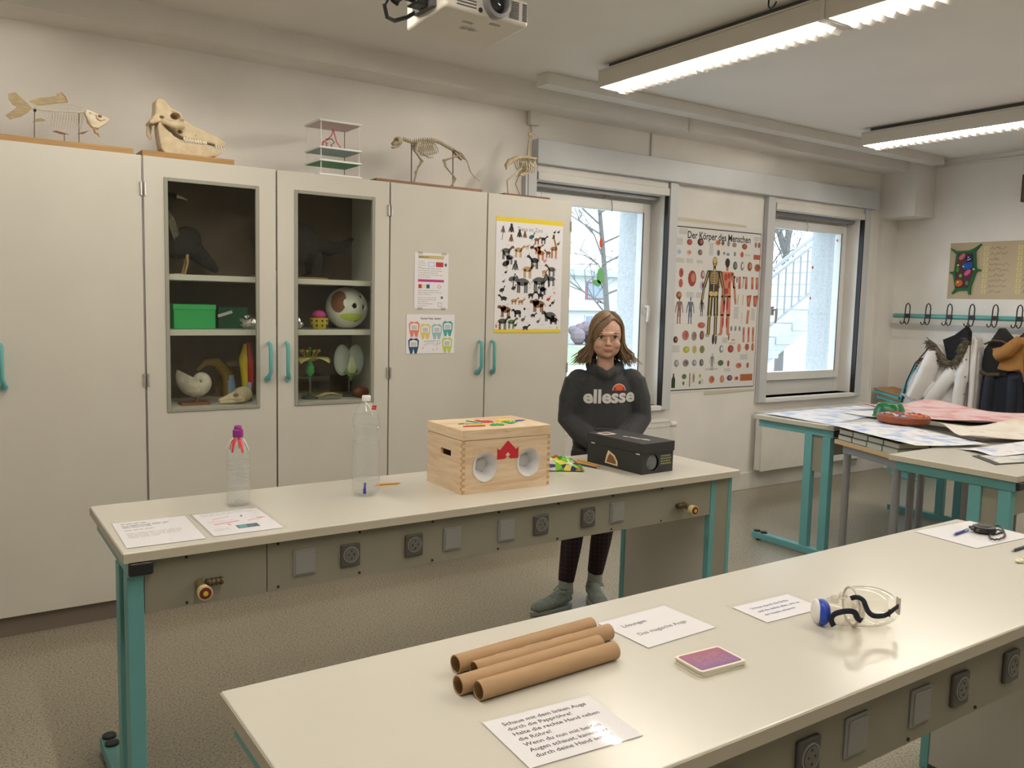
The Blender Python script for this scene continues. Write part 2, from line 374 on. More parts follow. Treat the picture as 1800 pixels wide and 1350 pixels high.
# ---------------------------------------------------------------- radiators
def radiator(x0, x1, label):
    t = thing('radiator', label, 'radiator', (x0, 4.60, 0.16))
    Wd = x1 - x0; z1 = .50
    B(0, -.012, 0, Wd, .0, z1).build('front_panel', M_trim, t, bevel=.006)
    B(0, .05, 0, Wd, .06, z1).build('rear_panel', M_trim, t, bevel=.004)
    g = MB(); g.box(-.004, -.016, z1 - .01, Wd + .004, .065, z1 + .008)
    g.build('top_grille', M_white, t, bevel=.003)
    s = MB()
    for k in range(int(Wd / .028)): s.box(.02 + k * .028, -.017, z1 - .045, .036 + k * .028, -.012, z1 - .037)
    s.build('air_louvres', M_trim, t)
    for xx in (0, Wd - .006): B(xx, 0, .01, xx + .006, .05, z1 - .01).build('side_cover', M_trim, t)
    for xx in (.15, Wd - .15): B(xx, .06, .1, xx + .03, .094, .4).build('bracket', M_trim, t)
    v = MB(); v.cyl((Wd + .002, .02, z1 - .035), (Wd + .035, .02, z1 - .035), .014); v.cyl((Wd + .03, .02, z1 - .035), (Wd + .085, .02, z1 - .035), .020, .024); v.build('valve', M_white, t, smooth=True)
    p = MB(); p.tube([(Wd - .04, .03, .01), (Wd - .04, .03, -.06), (Wd - .04, .085, -.08)], .009, 8); p.build('pipe', M_trim, t, smooth=True)
radiator(5.66, 7.12, 'white panel radiator under the window with the staircase view')
radiator(3.42, 4.585, 'white panel radiator under the window behind the girl')
# ================================================================ ceiling luminaires
M_lampw = mat('lamp_housing_paint', (0.66, 0.63, 0.56), 0.45)
M_blade = mat('louvre_white', (0.85, 0.83, 0.78), 0.4)
M_tubem = mat('lamp_tube', LAMP_C, 0.5, emit=LAMP_E)
def make_lamp(label, loc):
    t = thing('ceiling_lamp', label, 'lamp', loc, group='tube luminaires under the ceiling')
    Lh, Wd, H = 1.50, .20, .10       # runs along y, hangs from z = 0 downwards
    h = MB(); h.box(-Wd / 2, 0, -.012, Wd / 2, Lh, 0); h.box(-Wd / 2, 0, -H, -Wd / 2 + .008, Lh, -.012); h.box(Wd / 2 - .008, 0, -H, Wd / 2, Lh, -.012)
    h.build('housing', M_lampw, t, bevel=.004)
    for y in (0, Lh - .02): B(-Wd / 2 + .004, y, -H - .003, Wd / 2 - .004, y + .02, -.006).build('end_cap', M_lampw, t, bevel=.003)
    B(-.06, .05, 0, .06, Lh - .05, .03).build('ceiling_mount', M_dgrey, t)
    MB().cyl((0, .03, -.094), (0, Lh - .03, -.094), .013, n=10).build('fluorescent_tube', M_tubem, t, smooth=True)
    for s in (-1, 1):
        r = MB(); r.add([(s * .092, .02, -H), (s * .055, .02, -.03), (s * .055, Lh - .02, -.03), (s * .092, Lh - .02, -H), (s * .0915, .02, -.02), (s * .0915, Lh - .02, -.02)], [(0, 1, 2, 3), (1, 4, 5, 2)]); r.build('reflector', M_blade, t)
    tooth = MB(); tooth.add([(.035, -.027, -H), (.035, .027, -H), (.035, 0, -H - .020), (.094, -.027, -H), (.094, .027, -H), (.094, 0, -H - .020)], [(0, 2, 5, 3), (1, 4, 5, 2), (0, 1, 2), (3, 5, 4)])
    for k in range(26):
        y = .045 + (Lh - .09) * k / 25
        tooth = tooth.build('louvre_tooth', M_blade, t, loc=(0, y, 0)) if k == 0 else copy_of(tooth, t, loc=(0, y, 0))
    return t
ZL = ZC - .03
lampA = make_lamp('long white tube luminaire whose end hangs above the cable trunk by the first window', (3.30, 2.40, ZL))
for (x, y, lb) in ((3.30, .88, 'tube luminaire joined to the end of the row above the benches'), (3.30, -.64, 'tube luminaire at the near end of the row above the benches'),
                   (5.96, 2.47, 'tube luminaire nearest the boxed corner, above the poster tables'), (5.96, .95, 'tube luminaire following the one above the poster tables'), (5.96, -.57, 'tube luminaire at the near end of the row over the poster tables'),
                   (.66, 2.40, 'tube luminaire in front of the tall cabinets'), (.66, .88, 'tube luminaire above the left ends of the benches'), (.66, -.64, 'tube luminaire at the near end of the row by the cabinets')):
    q = copy_tree(lampA, (x, y, ZL), 0, lb)
    if (x, y) not in ((3.30, .88), (5.96, 2.47)):
        q.name = 'ceiling_lamp_offscreen'
        for ch in q.children:
            if ch.name.startswith('fluorescent_tube'): ch.name = 'fluorescent_tube_offscreen'
# joint piece between the two lamps of the row, and a hook
jj = tag(B(3.19, 2.378, ZL - .104, 3.41, 2.402, ZL).build('lamp_connector', M_lampw, bevel=.004), 'white joint cover between two tube luminaires', 'connector')
tag(MB().tube([(3.12, 2.62, ZC), (3.12, 2.62, ZC - .03), (3.11, 2.60, ZC - .05), (3.10, 2.57, ZC - .045), (3.10, 2.56, ZC - .03)], .004, 6).build('ceiling_hook', M_black, smooth=True), 'small black wire hook in the ceiling beside a tube luminaire', 'hook')

# ================================================================ projector
def projector():
    px, py, pz = 1.425, 2.40, 2.385
    t = thing('projector', 'white ceiling projector with round lens and black cables', 'projector', (px, py, pz), R(2))
    Mw = mat('projector_white', (0.70, 0.67, 0.61), 0.4)
    b = MB(); b.add([(-.155, -.12, .02), (.155, -.12, .02), (.155, .12, .0), (-.155, .12, .0), (-.155, -.12, .10), (.155, -.12, .10), (.155, .12, .10), (-.155, .12, .10)], [(0, 3, 2, 1), (4, 5, 6, 7), (0, 1, 5, 4), (1, 2, 6, 5), (2, 3, 7, 6), (3, 0, 4, 7)])
    carve(b.build('body', Mw, t, bevel=.012, seg=3), [B(-.05, -.06, .0, -.01, -.045, .024), B(.03, -.09, .0, .07, -.075, .028)])
    l = MB(); l.lathe([(.047, 0), (.047, .03), (.036, .032), (.034, .005)], n=28, cap=False); l.build('lens_ring', mat('lens_grey', (.20, .20, .21), .35), t, smooth=True, loc=(.025, -.112, .066), rot=(R(90), 0, 0))
    l = MB(); l.lathe([(.0, .022), (.02, .019), (.034, .008), (.034, 0)], n=24); l.build('lens', mat('lens_glass', (.01, .01, .015), .08, coat=1), t, smooth=True, loc=(.025, -.112, .066), rot=(R(90), 0, 0))
    for x0, x1, k in ((-.115, -.045, 6), (.08, .115, 10), (.13, .147, 10)):
        v = MB()
        for i in range(k): v.box(x0, -.1225, .035 + i * .055 / k, x1, -.1195, .035 + i * .055 / k + .003)
        v.build('vent', M_dgrey, t)
    MB().cyl((-.03, -.123, .035), (-.03, -.118, .035), .007).build('infrared_window', M_black, t)
    v, f = text_geo('acer', 1, 'CENTER', .01, .2); q = MB(); q.add([(a[0] * .035, a[1] * .035, 0) for a in v], f); q.build('lettering', M_dgrey, t, loc=(-.005, -.005, .0078), rot=(R(184.6), 0, 0), fix=False)
    B(-.172, -.07, .03, -.153, .05, .085).build('port_panel', M_dgrey, t, bevel=.003)
    c = MB(); c.box(-.215, -.05, .035, -.168, .01, .08); c.build('plug', M_black, t, bevel=.006)
    c = MB(); c.tube([(-.21, -.02, .055), (-.25, -.03, .05), (-.28, -.03, .03), (-.265, -.03, .028)], [.012, .01, .012, .01], 8); c.build('plug', M_black, t, smooth=True)
    c = MB(); c.tube([(-.175, -.03, .075), (-.22, -.05, .085), (-.29, -.05, .06), (-.315, -.04, .01), (-.30, -.03, -.02), (-.26, .0, -.015), (-.20, .03, .015), (-.165, .04, .04)], .0065, 8); c.build('cable', M_black, t, smooth=True)
    MB().cyl((0, .02, .10), (0, .02, ZC - pz), .018).build('ceiling_pole', Mw, t, smooth=True)
    B(-.06, -.04, .098, .06, .08, .112).build('mount_plate', Mw, t); B(-.06, -.04, ZC - pz - .012, .06, .08, ZC - pz).build('ceiling_plate', Mw, t)
projector()

# ================================================================ tall cabinets
CY, CH, DW, CX = 4.202, 2.162, .623, .788
def handle(p, x, z, side):
    h = MB(); y = -.002
    h.tube([(x, y - .004, z + .175), (x, y - .030, z + .168), (x, y - .034, z + .14), (x, y - .034, z + .03), (x - side * .006, y - .026, z + .008), (x - side * .008, y - .012, z - .004)], [.0095, .0105, .010, .010, .011, .012], 10)
    h.cyl((x - side * .008, y, z - .006), (x - side * .008, y - .016, z - .006), .0155)
    hd = h.build('handle', mat('handle_teal', (.13, .42, .42), .35), p, smooth=True)
    MB().cyl((x - side * .008, y - .0155, z - .006), (x - side * .008, y - .0175, z - .006), .008).build('lock', M_steel, p, smooth=True)
def cabinet(x0, label, glass):
    t = thing('tall_cabinet', label, 'cabinet', (x0, CY, 0)); Wd = 2 * DW; D = .478; z0 = .098
    b = MB(); s = .018
    b.box(.002, .024, z0, s, D, CH); b.box(Wd - s, .024, z0, Wd - .002, D, CH); b.box(s, .024, CH - s, Wd - s, D, CH); b.box(s, .024, z0, Wd - s, D, z0 + s); b.box(s, D - .008, z0 + s, Wd - s, D, CH - s)
    b.build('body', M_cab if not glass else [M_cab], t)
    B(.01, .035, 0, Wd - .01, D - .02, z0).build('plinth', M_plinth, t)
    if glass:
        B(s, D - .011, z0 + s, Wd - s, D - .0081, CH - s).build('back_panel', M_cabin, t)
        for z in (.955, 1.335, 1.60): B(s + .003, .045, z, Wd - s - .003, D - .012, z + .028).build('shelf', M_cab, t, bevel=.002)
    for k in range(2):
        a = k * DW + .0045; e = a + DW - .009; side = 1 if k == 0 else -1
        d = MB()
        if glass:
            gx0, gx1, gz0, gz1 = k * DW + .105, k * DW + .521, .985, 2.058
            d.box(a, 0, z0, gx0, .020, CH - .002); d.box(gx1, 0, z0, e, .020, CH - .002); d.box(gx0, 0, z0, gx1, .020, gz0); d.box(gx0, 0, gz1, gx1, .020, CH - .002)
        else: d.box(a, 0, z0, e, .020, CH - .002)
        dr = d.build('door', M_cab, t)
        if glass:
            f = MB(); q = .014
            f.box(gx0 - q, -.005, gz0 - q, gx0 + .004, .004, gz1 + q); f.box(gx1 - .004, -.005, gz0 - q, gx1 + q, .004, gz1 + q); f.box(gx0 + .004, -.005, gz0 - q, gx1 - .004, .004, gz0 + .004); f.box(gx0 + .004, -.005, gz1 - .004, gx1 - .004, .004, gz1 + q)
            f.build('glazing_bead', mat('bead_grey', (.30, .30, .25), .5), dr, bevel=.003)
            B(gx0, .008, gz0, gx1, .012, gz1).build('pane', thin_glass('cabinet_glass', (.95, .97, .95), .015, edge=1.35), dr)
        handle(dr, (e - .04) if k == 0 else (a + .04), 1.125, side)
        for z in (.45, 1.10, 1.98):
            xx = a + .004 if k == 0 else e - .004
            MB().cyl((xx, -.003, z), (xx, -.003, z + .06), .006, n=8).build('hinge', M_steel, dr)
    return t
cabinet(CX - 2 * DW, 'tall grey cabinet with plain doors, fish skeleton on top', False)
cabinet(CX, 'tall grey cabinet with two glazed doors showing specimens', True)
cabinet(CX + 2 * DW, 'tall grey cabinet with plain doors carrying posters', False)
# the wall piece of cabinet next to the first one keeps running out of the picture
cabinet(CX - 4 * DW, 'tall grey plain cabinet at the far end of the row away from the windows', False)

# ---------------------------------------------------------------- specimens behind the glass
Z1, Z2, Z3 = .984, 1.364, 1.629
def spec(name, label, cat, x, y, z): return thing(name, label, cat, (x, y, z))
M_feather = mat('dark_feathers', (.018, .016, .014), .8, noise=.4, nscale=40, bump=.5, bscale=90)
M_pale = mat('pale_feathers', (.20, .17, .13), .8, noise=.4, nscale=50)
M_fur = mat('dark_fur', (.03, .028, .024), .9, noise=.4, nscale=60, bump=.6, bscale=150)
t = spec('stuffed_bird', 'stuffed dark bird with pale neck tuft on the upper cabinet shelf', 'stuffed animal', 1.02, 4.46, Z3)
b = MB(); b.ell((.0, 0, .16), (.10, .06, .075), M=Matrix.Rotation(R(-35), 4, 'Y')); b.tube([(-.05, 0, .2), (-.09, 0, .27), (-.08, 0, .34), (-.06, 0, .375)], [.04, .025, .02, .02], 10); b.ell((-.05, 0, .385), (.03, .02, .022)); b.tube([(.06, 0, .12), (.14, 0, .05), (.17, 0, .02)], [.05, .03, .012], 8)
b.build('body', M_feather, t, remesh=.008, sm=3)
MB().tube([(-.03, -.02, .385), (-.005, -.02, .38), (.02, -.02, .37)], [.009, .006, .002], 8).build('beak', M_bone, t, smooth=True)
b = MB()
for i in range(14): a = random.random(); b.tube([(-.085 + .01 * a, -.022, .33 - .004 * i), (-.07 + .03 * a, -.045, .28 - .005 * i), (-.05 + .04 * a, -.045, .20 - .004 * i)], [.003, .004, .001], 5)
b.build('neck_tuft', M_pale, t)
for s in (-1, 1):
    l = MB(); l.tube([(.01, s * .03, .12), (.015, s * .03, .06), (.0, s * .03, .004)], [.01, .005, .005], 6); l.tube([(.0, s * .03, .004), (-.05, s * .03, .003)], .004, 5); l.build('leg', M_tan, t, smooth=True)
t = spec('stuffed_badger', 'dark furry stuffed animal with a bushy tail on the upper cabinet shelf', 'stuffed animal', 1.60, 4.47, Z3)
b = MB(); b.ell((0, 0, .20), (.15, .07, .12)); b.ell((-.06, 0, .24), (.1, .06, .1)); b.tube([(.12, 0, .2), (.2, 0, .17), (.28, -.01, .19), (.33, -.01, .24)], [.05, .04, .03, .01], 8); b.ell((-.16, 0, .17), (.07, .045, .05))
for x in (-.1, .1):
    for s in (-1, 1): b.tube([(x, s * .04, .14), (x + .01, s * .045, .06), (x, s * .045, .012)], [.04, .028, .026], 8); b.ell((x - .015, s * .045, .014), (.035, .025, .014))
b.build('body', M_fur, t, remesh=.009, sm=3)
B(-.22, -.07, 0, .16, .07, .012).build('base_board', M_wood, t)
tag(B(1.445, 4.36, Z3, 1.535, 4.40, Z3 + .038).build('small_box', M_lblue, bevel=.003), 'small light blue box on the upper cabinet shelf', 'box')
# middle shelf
t = spec('green_box', 'bright green cardboard box on the middle cabinet shelf', 'box', .945, 4.34, Z2); Mg = mat('green_card', (.02, .40, .10), .5)
B(0, 0, 0, .20, .20, .118).build('box', Mg, t, bevel=.003); B(-.003, -.003, .095, .203, .203, .121).build('lid', mat('green_card_lid', (.03, .46, .13), .5), t, bevel=.003)
t = spec('document_box', 'dark green document box behind the bright green one', 'box', 1.185, 4.44, Z2); B(0, 0, 0, .15, .18, .11).build('box', mat('dark_green_card', (.01, .12, .05), .5), t, bevel=.003)
B(.01, -.03, .055, .085, -.028, .07).build('label_tab', M_paper, t, rot=(0, R(-18), 0))
def foil(x, y, z, r, label):
    b = MB(); rr = random.Random(int(x * 1000)); b.ell((0, 0, r * .75), (r, r * .8, r * .75), 12, 8); b.v = [(p[0] * (1 + rr.uniform(-.2, .2)), p[1] * (1 + rr.uniform(-.2, .2)), max(0, p[2] * (1 + rr.uniform(-.2, .2)))) for p in b.v]
    tag(b.build('crumpled_foil', mat('foil', (.7, .7, .7), .25, metal=1), loc=(x, y, z)), label, 'foil', 'foil lumps on the middle shelf')
foil(1.315, 4.36, Z2, .045, 'crumpled silver foil beside the dark green document box'); foil(1.575, 4.37, Z2, .035, 'crumpled silver foil beside the yellow spotted cup')
t = spec('spotted_cup', 'yellow cup with dark spots on the middle cabinet shelf', 'cup', 1.695, 4.36, Z2)
MB().lathe([(.034, 0), (.045, .02), (.05, .06), (.046, .06), (.041, .02), (.03, .004)], n=20).build('cup', mat('cup_yellow', (.55, .45, .03), .5), t, smooth=True)
for i in range(10): a = PI * (1 + (i % 5 + .5) / 5); z = .02 + .025 * (i // 5); MB().ell((.0475 * math.cos(a), .0475 * math.sin(a), z), .006, 6, 4).build('spot', M_ink, t)
MB().ell((0, 0, .072), (.04, .035, .03), 10, 6).build('red_lump', M_magenta, t, smooth=True)
t = spec('papier_mache_ball', 'white hollow ball with dark holes and painted patches on the shelf', 'model', 1.872, 4.405, Z2); Mball = mat('ball_white', (.72, .72, .66), .6)
ball = MB().ell((0, 0, .115), .115, 48, 32).build('shell', Mball, t, smooth=True)
def on_ball(name, az, el, rx, rz, m, k=1.008):
    d = Vector((math.sin(az) * math.cos(el), -math.cos(az) * math.cos(el), math.sin(el))); q = Vector((0, -1, 0)).rotation_difference(d).to_matrix().to_4x4()
    b = MB(); n = 16
    vs = [d * .115 * k]; fs = []; K = 5
    for r_ in range(1, K + 1):
        for i in range(n): v_ = d * .115 + q @ Vector((rx * r_ / K * math.cos(2 * PI * i / n), 0, rz * r_ / K * math.sin(2 * PI * i / n))); vs.append(v_.normalized() * .115 * k)
    for i in range(n):
        fs.append((0, 1 + i, 1 + (i + 1) % n))
        for r_ in range(K - 1): a_ = 1 + r_ * n; fs.append((a_ + i, a_ + n + i, a_ + n + (i + 1) % n, a_ + (i + 1) % n))
    b.add([(p.x, p.y, p.z + .115) for p in vs], fs)
    b.build(name, m, t, smooth=True)
carve(ball, [EL((0, 0, .115), .108, 40, 26)] + [EL((.115 * math.sin(az) * math.cos(el), -.115 * math.cos(az) * math.cos(el), .115 + .115 * math.sin(el)), r * 1.15) for az, el, r in ((.0, .12, .014), (.55, .05, .014), (.2, -.62, .014), (.55, .6, .012))])
on_ball('painted_patch', -.85, .35, .05, .075, M_brown); on_ball('painted_patch', -.1, -.45, .075, .025, M_lime); on_ball('painted_patch', -.45, .25, .012, .022, M_paper, 1.01)
# lower shelf: shell, skull, models
t = spec('nautilus_shell', 'cream nautilus shell with ribbed spiral in the glazed cabinet', 'shell', 1.025, 4.37, Z1)
b = MB(); rings = []
for i in range(44):
    th = i / 43 * 2 * PI * 1.28; gr = .014 * math.exp(.205 * th); cr = gr * .95
    cx, cz = .045 + gr * math.cos(-th + 4.4) * .75, .118 + gr * math.sin(-th + 4.4) * .75
    ring = []
    for j in range(14):
        a = 2 * PI * j / 14; ring.append((cx + cr * math.cos(a) * math.cos(-th + 4.4), cr * .8 * math.sin(a), cz + cr * math.cos(a) * math.sin(-th + 4.4)))
    rings.append(ring)
b.loft(rings); b.build('shell', mat('nautilus', (.66, .59, .50), .35, noise=.2, nscale=30), t, smooth=True)
b = MB(); b.box(-.05, -.04, 0, .09, .05, .012); b.cyl((.03, 0, .01), (.03, 0, .06), .006); b.build('stand', M_brown, t)
t = spec('small_skull', 'small rounded mammal skull with long snout on the lower shelf', 'skull', 1.245, 4.335, Z1)
b = MB(); b.ell((.03, 0, .045), (.05, .037, .04), 16, 10); b.tube([(.0, 0, .04), (-.05, 0, .026), (-.09, 0, .018)], [.035, .022, .012], 10, flat=.8); b.tube([(.03, -.03, .02), (-.04, -.02, .010), (-.09, -.006, .008)], [.012, .009, .007], 8); b.tube([(.02, -.034, .03), (-.01, -.036, .026), (-.04, -.02, .03)], .006, 6)
carve(b.build('skull', M_bone, t, remesh=.004, sm=2), [EL((-.012, -.033, .043), (.014, .030, .012))])
t = spec('anatomical_model', 'tall yellow red and blue anatomical model on the lower shelf', 'model', 1.32, 4.42, Z1)
MB().lathe([(.03, 0), (.03, .01), (.006, .014), (.006, .06)], n=14).build('foot', M_dgrey, t)
MB().tube([(0, 0, .05), (0, 0, .15), (-.005, 0, .22), (.0, 0, .30)], [.02, .03, .034, .012], 10).build('yellow_part', M_yellow, t, smooth=True)
MB().tube([(.012, -.02, .06), (.014, -.03, .14), (.01, -.03, .22), (.006, -.02, .31)], [.012, .016, .015, .01], 8).build('red_part', M_red, t, smooth=True)
MB().tube([(.0, -.03, .05), (.004, -.035, .10)], [.014, .012], 8).build('blue_part', M_lblue, t, smooth=True)
t = spec('horn_beak', 'curved yellow and blue beak model lying on the lower shelf', 'model', 1.15, 4.50, Z1)
MB().tube([(-.06, 0, .16), (-.02, 0, .20), (.04, 0, .20), (.09, 0, .14), (.10, 0, .05), (.10, 0, .0)], [.008, .018, .026, .03, .03, .03], 10).build('beak', mat('dull_ochre', (.28, .18, .04), .6), t, smooth=True)
MB().tube([(.10, -.005, .13), (.108, -.01, .06), (.108, -.01, .01)], .026, 10).build('blue_sleeve', M_lblue, t, smooth=True)
t = spec('flower_model', 'large yellow and green flower model on a stand', 'model', 1.655, 4.39, Z1)
MB().lathe([(.045, 0), (.045, .012), (.007, .016), (.006, .13)], n=16).build('stand', M_dgrey, t, smooth=True)
MB().lathe([(.006, .12), (.022, .14), (.024, .17), (.012, .20), (.004, .225), (.004, .27), (.010, .275), (0.001, .28)], n=14).build('ovary', M_green, t, smooth=True)
for k in range(5):
    a = 2 * PI * k / 5 + .35
    def pp(u, v, a=a):
        r = .02 + .12 * u; w_ = .045 * math.sin(PI * min(1, u * .92 + .08)) * (v - .5) * 2; z = .205 + .03 * math.sin(u * 2.4) - .03 * u * u
        return (r * math.cos(a) - w_ * math.sin(a), (r * math.sin(a) + w_ * math.cos(a)) * .6, z)
    MB().grid(pp, 6, 4).build('petal', mat('petal_cream', (.55, .50, .18), .5), t, smooth=True, solid=.002)
for k in range(9):
    a = 2 * PI * k / 9; q = MB(); q.tube([(.01 * math.cos(a), .006 * math.sin(a), .20), (.05 * math.cos(a), .03 * math.sin(a), .255)], .0025, 5); q.ell((.052 * math.cos(a), .032 * math.sin(a), .26), .009, 8, 5); q.build('stamen', mat('stamen_ochre', (.50, .36, .05), .5), t, smooth=True)
t = spec('bulb_model', 'white halved seed bulb model with green core on a stand', 'model', 1.89, 4.41, Z1)
MB().lathe([(.035, 0), (.035, .012), (.005, .015), (.005, .12)], n=14).build('stand', M_dgrey, t)
for s in (-1, 1):
    def pp(u, v, s=s):
        a = -PI / 2 + PI * u; return (s * (.006 + .085 * math.cos(a) * (1 - .0 * v)), -.02 + .05 * v, .205 + .085 * math.sin(a) * (1 if s else 1))
    b = MB(); b.ell((s * .040, 0, .205), (.050, .022, .088), 16, 10); b.build('half_bulb', mat('bulb_white', (.55, .62, .56), .4), t, smooth=True)
for s in (-1, 0, 1): MB().tube([(s * .012, -.03, .12), (s * .014, -.042, .165), (s * .006, -.036, .225)], [.006, .016, .003], 8).build('core_leaf', mat('core_green', (.62, .66, .42), .4), t, smooth=True)
for s in (-1, 1): MB().tube([(s * .03, -.02, .15), (0, -.03, .128), (0, -.02, .09)], [.02, .016, .004], 8).build('green_base', mat('base_green', (.2, .35, .1), .5), t, smooth=True)
tag(MB().ell((0, 0, .032), (.048, .03, .032), 14, 9).build('brown_fruit_model', mat('fruit_red_brown', (.20, .07, .04), .5), loc=(1.925, 4.325, Z1), smooth=True), 'red-brown rounded fruit model in the corner of the lower shelf', 'model')
t = spec('leaf_model', 'pale yellow leaf-shaped petal lying below the flower model', 'model', 1.735, 4.31, Z1)
def pp(u, v): return (-.075 + .15 * u, .03 * math.sin(PI * u) * (v - .5) * 2, .018 + .02 * math.sin(PI * u) - .01 * (v - .5) ** 2)
MB().grid(pp, 8, 4).build('leaf', mat('leaf_ochre', (.55, .42, .14), .5), t, smooth=True, solid=.003)
MB().tube([(-.075, 0, .02), (0, 0, .036), (.075, 0, .018), (.06, 0, .004)], .003, 5).build('midrib', M_tan, t)
# ================================================================ experiment benches
T, BL, BD = .836, 2.456, .601
def bench(label, loc, sockets=True, L=BL, box_end=True, h=T):
    t = thing('experiment_bench', label, 'table', loc); D = BD
    B(0, 0, h - .030, L, D, h).build('tabletop', [M_top], t, bevel=.004)
    e = MB(); e.box(.001, -.0012, h - .028, L - .001, .0, h - .003); e.box(-.0012, .001, h - .028, 0, D - .001, h - .003); e.box(L, .001, h - .028, L + .0012, D - .001, h - .003); e.build('edge_band', M_edge, t)
    # left frame: beam, two posts near the front, long foot
    fx = .035
    B(fx - .02, .012, h - .075, fx + .02, D - .03, h - .031).build('top_beam', M_teal, t, bevel=.003)
    for y in (.055, .185): B(fx - .022, y - .028, .05, fx + .022, y + .028, h - .075).build('leg', M_teal, t, bevel=.004)
    B(fx - .010, .084, h - .30, fx + .010, .156, h - .076).build('leg_panel', M_apron, t)
    B(fx - .026, -.01, .012, fx + .026, D - .02, .055).build('foot', M_teal, t, bevel=.005)
    for y in (.02, D - .10, D - .045):
        MB().lathe([(.022, 0), (.022, .008), (.018, .011)], n=16).build('foot_cap', M_black, t, smooth=True, loc=(fx, y, .054))
    for y in (.03, D - .06): MB().cyl((fx, y, 0), (fx, y, .013), .016).build('glide', M_black, t)
    B(fx - .022, -.004, h - .068, fx + .042, .012, h - .0305).build('beam_cap', M_black, t, bevel=.006)
    # front apron with covers
    x1 = L - .145 if box_end else L - .06
    a0, a1, yf = h - .186, h - .031, .032
    for xa, xb in ((fx + .024, .40), (.403, x1)): B(xa, yf, a0, xb, yf + .018, a1).build('apron_panel', M_apron, t)
    sc = MB()
    for k in range(9):
        x = .17 + k * .265
        if x < x1 - .05:
            for z in (a1 - .012, a0 + .01): sc.cyl((x, yf + .002, z), (x, yf - .003, z), .004, n=8)
    sc.build('screws', M_dark, t)
    if sockets:
        for x, kind in ((.517, 0), (.667, 1), (.893, 1), (1.042, 0), (1.264, 0), (1.415, 1), (1.638, 1), (1.787, 0)):
            z = h - .112
            if kind == 0:
                s = B(x - .036, yf - .006, z - .041, x + .036, yf + .001, z + .041).build('cover_plate', M_blank, t, bevel=.006)
                B(x - .030, yf - .009, z - .034, x + .030, yf - .005, z + .034).build('flap', M_blank, s, bevel=.003)
            else:
                s = B(x - .033, yf - .010, z - .037, x + .033, yf + .001, z + .037).build('socket', M_sock, t, bevel=.005)
                q = MB(); q.lathe([(.026, 0), (.026, .003), (.023, .003), (.022, -.0)], n=22, cap=False); q.build('socket_ring', M_blank, s, smooth=True, loc=(x, yf - .0095, z + .003), rot=(R(90), 0, 0))
                zc = z + .003
                holed([(x + .0215 * math.cos(2 * PI * i / 22), zc + .0215 * math.sin(2 * PI * i / 22)) for i in range(22)], [(x + dx, zc + dz, .0032) for dx, dz in ((-.0095, 0), (.0095, 0), (0, .013), (0, -.013))], yf - .0135, yf - .0098, 'socket_face', mat('socket_face', (.14, .135, .12), .5), s)
        for gx, sgn in ((.205, 1), (2.15, -1)):
            z = h - .135
            g = MB().cyl((gx, yf, z + .012), (gx, yf - .05, z + .004), .013).build('gas_valve', mat('brass', (.42, .32, .16), .35, metal=.8), t, smooth=True)
            w_ = MB(); w_.cyl((gx, yf - .045, z), (gx, yf - .068, z), .019, .0205, n=24); w_.build('valve_wheel', mat('wheel_cream', (.66, .60, .30), .45), g, smooth=True)
            MB().cyl((gx, yf - .0675, z), (gx, yf - .0705, z), .0165, n=22).build('wheel_ring', mat('wheel_red', (.16, .02, .02), .5), g); MB().cyl((gx, yf - .070, z), (gx, yf - .0725, z), .007, n=16).build('wheel_centre', mat('wheel_yellow', (.60, .45, .05), .5), g)
            n_ = MB(); pr = []
            for i in range(9): pr.append((gx + sgn * (.012 + i * .006), yf - .025, z + .016))
            n_.tube(pr, [.0125 if i % 2 else .010 for i in range(9)], 10); n_.build('hose_nozzle', mat('dark_brass', (.12, .085, .05), .4, metal=.7), g, smooth=True)
    if box_end:
        # closed supply box carrying the right end
        bx0, bx1 = L - .143, L - .012; z1 = h - .031
        b = MB(); b.box(bx0 + .004, .034, .02, bx1 - .004, D - .014, z1); b.build('supply_box', mat('box_panel', (.50, .49, .45), .5, noise=.03, nscale=5), t)
        for x in (bx0, bx1 - .022):
            for y, dy in ((.030, .03), (D - .04, .03)): B(x, y, 0, x + (.03 if x == bx0 else .022), y + dy, z1).build('corner_post', M_teal, t, bevel=.003)
        B(bx0 + .03, .0325, .03, bx1 - .022, .0345, z1).build('front_panel', M_apron, t)
    else:
        fx2 = L - .035
        B(fx2 - .02, .012, h - .075, fx2 + .02, D - .03, h - .031).build('top_beam', M_teal, t, bevel=.003)
        for y in (.055, .185): B(fx2 - .022, y - .028, .05, fx2 + .022, y + .028, h - .075).build('leg', M_teal, t, bevel=.004)
        B(fx2 - .026, -.01, .012, fx2 + .026, D - .02, .055).build('foot', M_teal, t, bevel=.005)
        for y in (.03, D - .06): MB().cyl((fx2, y, 0), (fx2, y, .013), .016).build('glide', M_black, t)
    return t
AX, AY, BX, BY = .385, 2.409, .389, .8705
bench('long cream experiment bench standing before the cabinets, wooden box on it', (AX, AY, 0))
bench('long cream experiment bench with cardboard tubes and goggles on it', (BX, BY, 0))
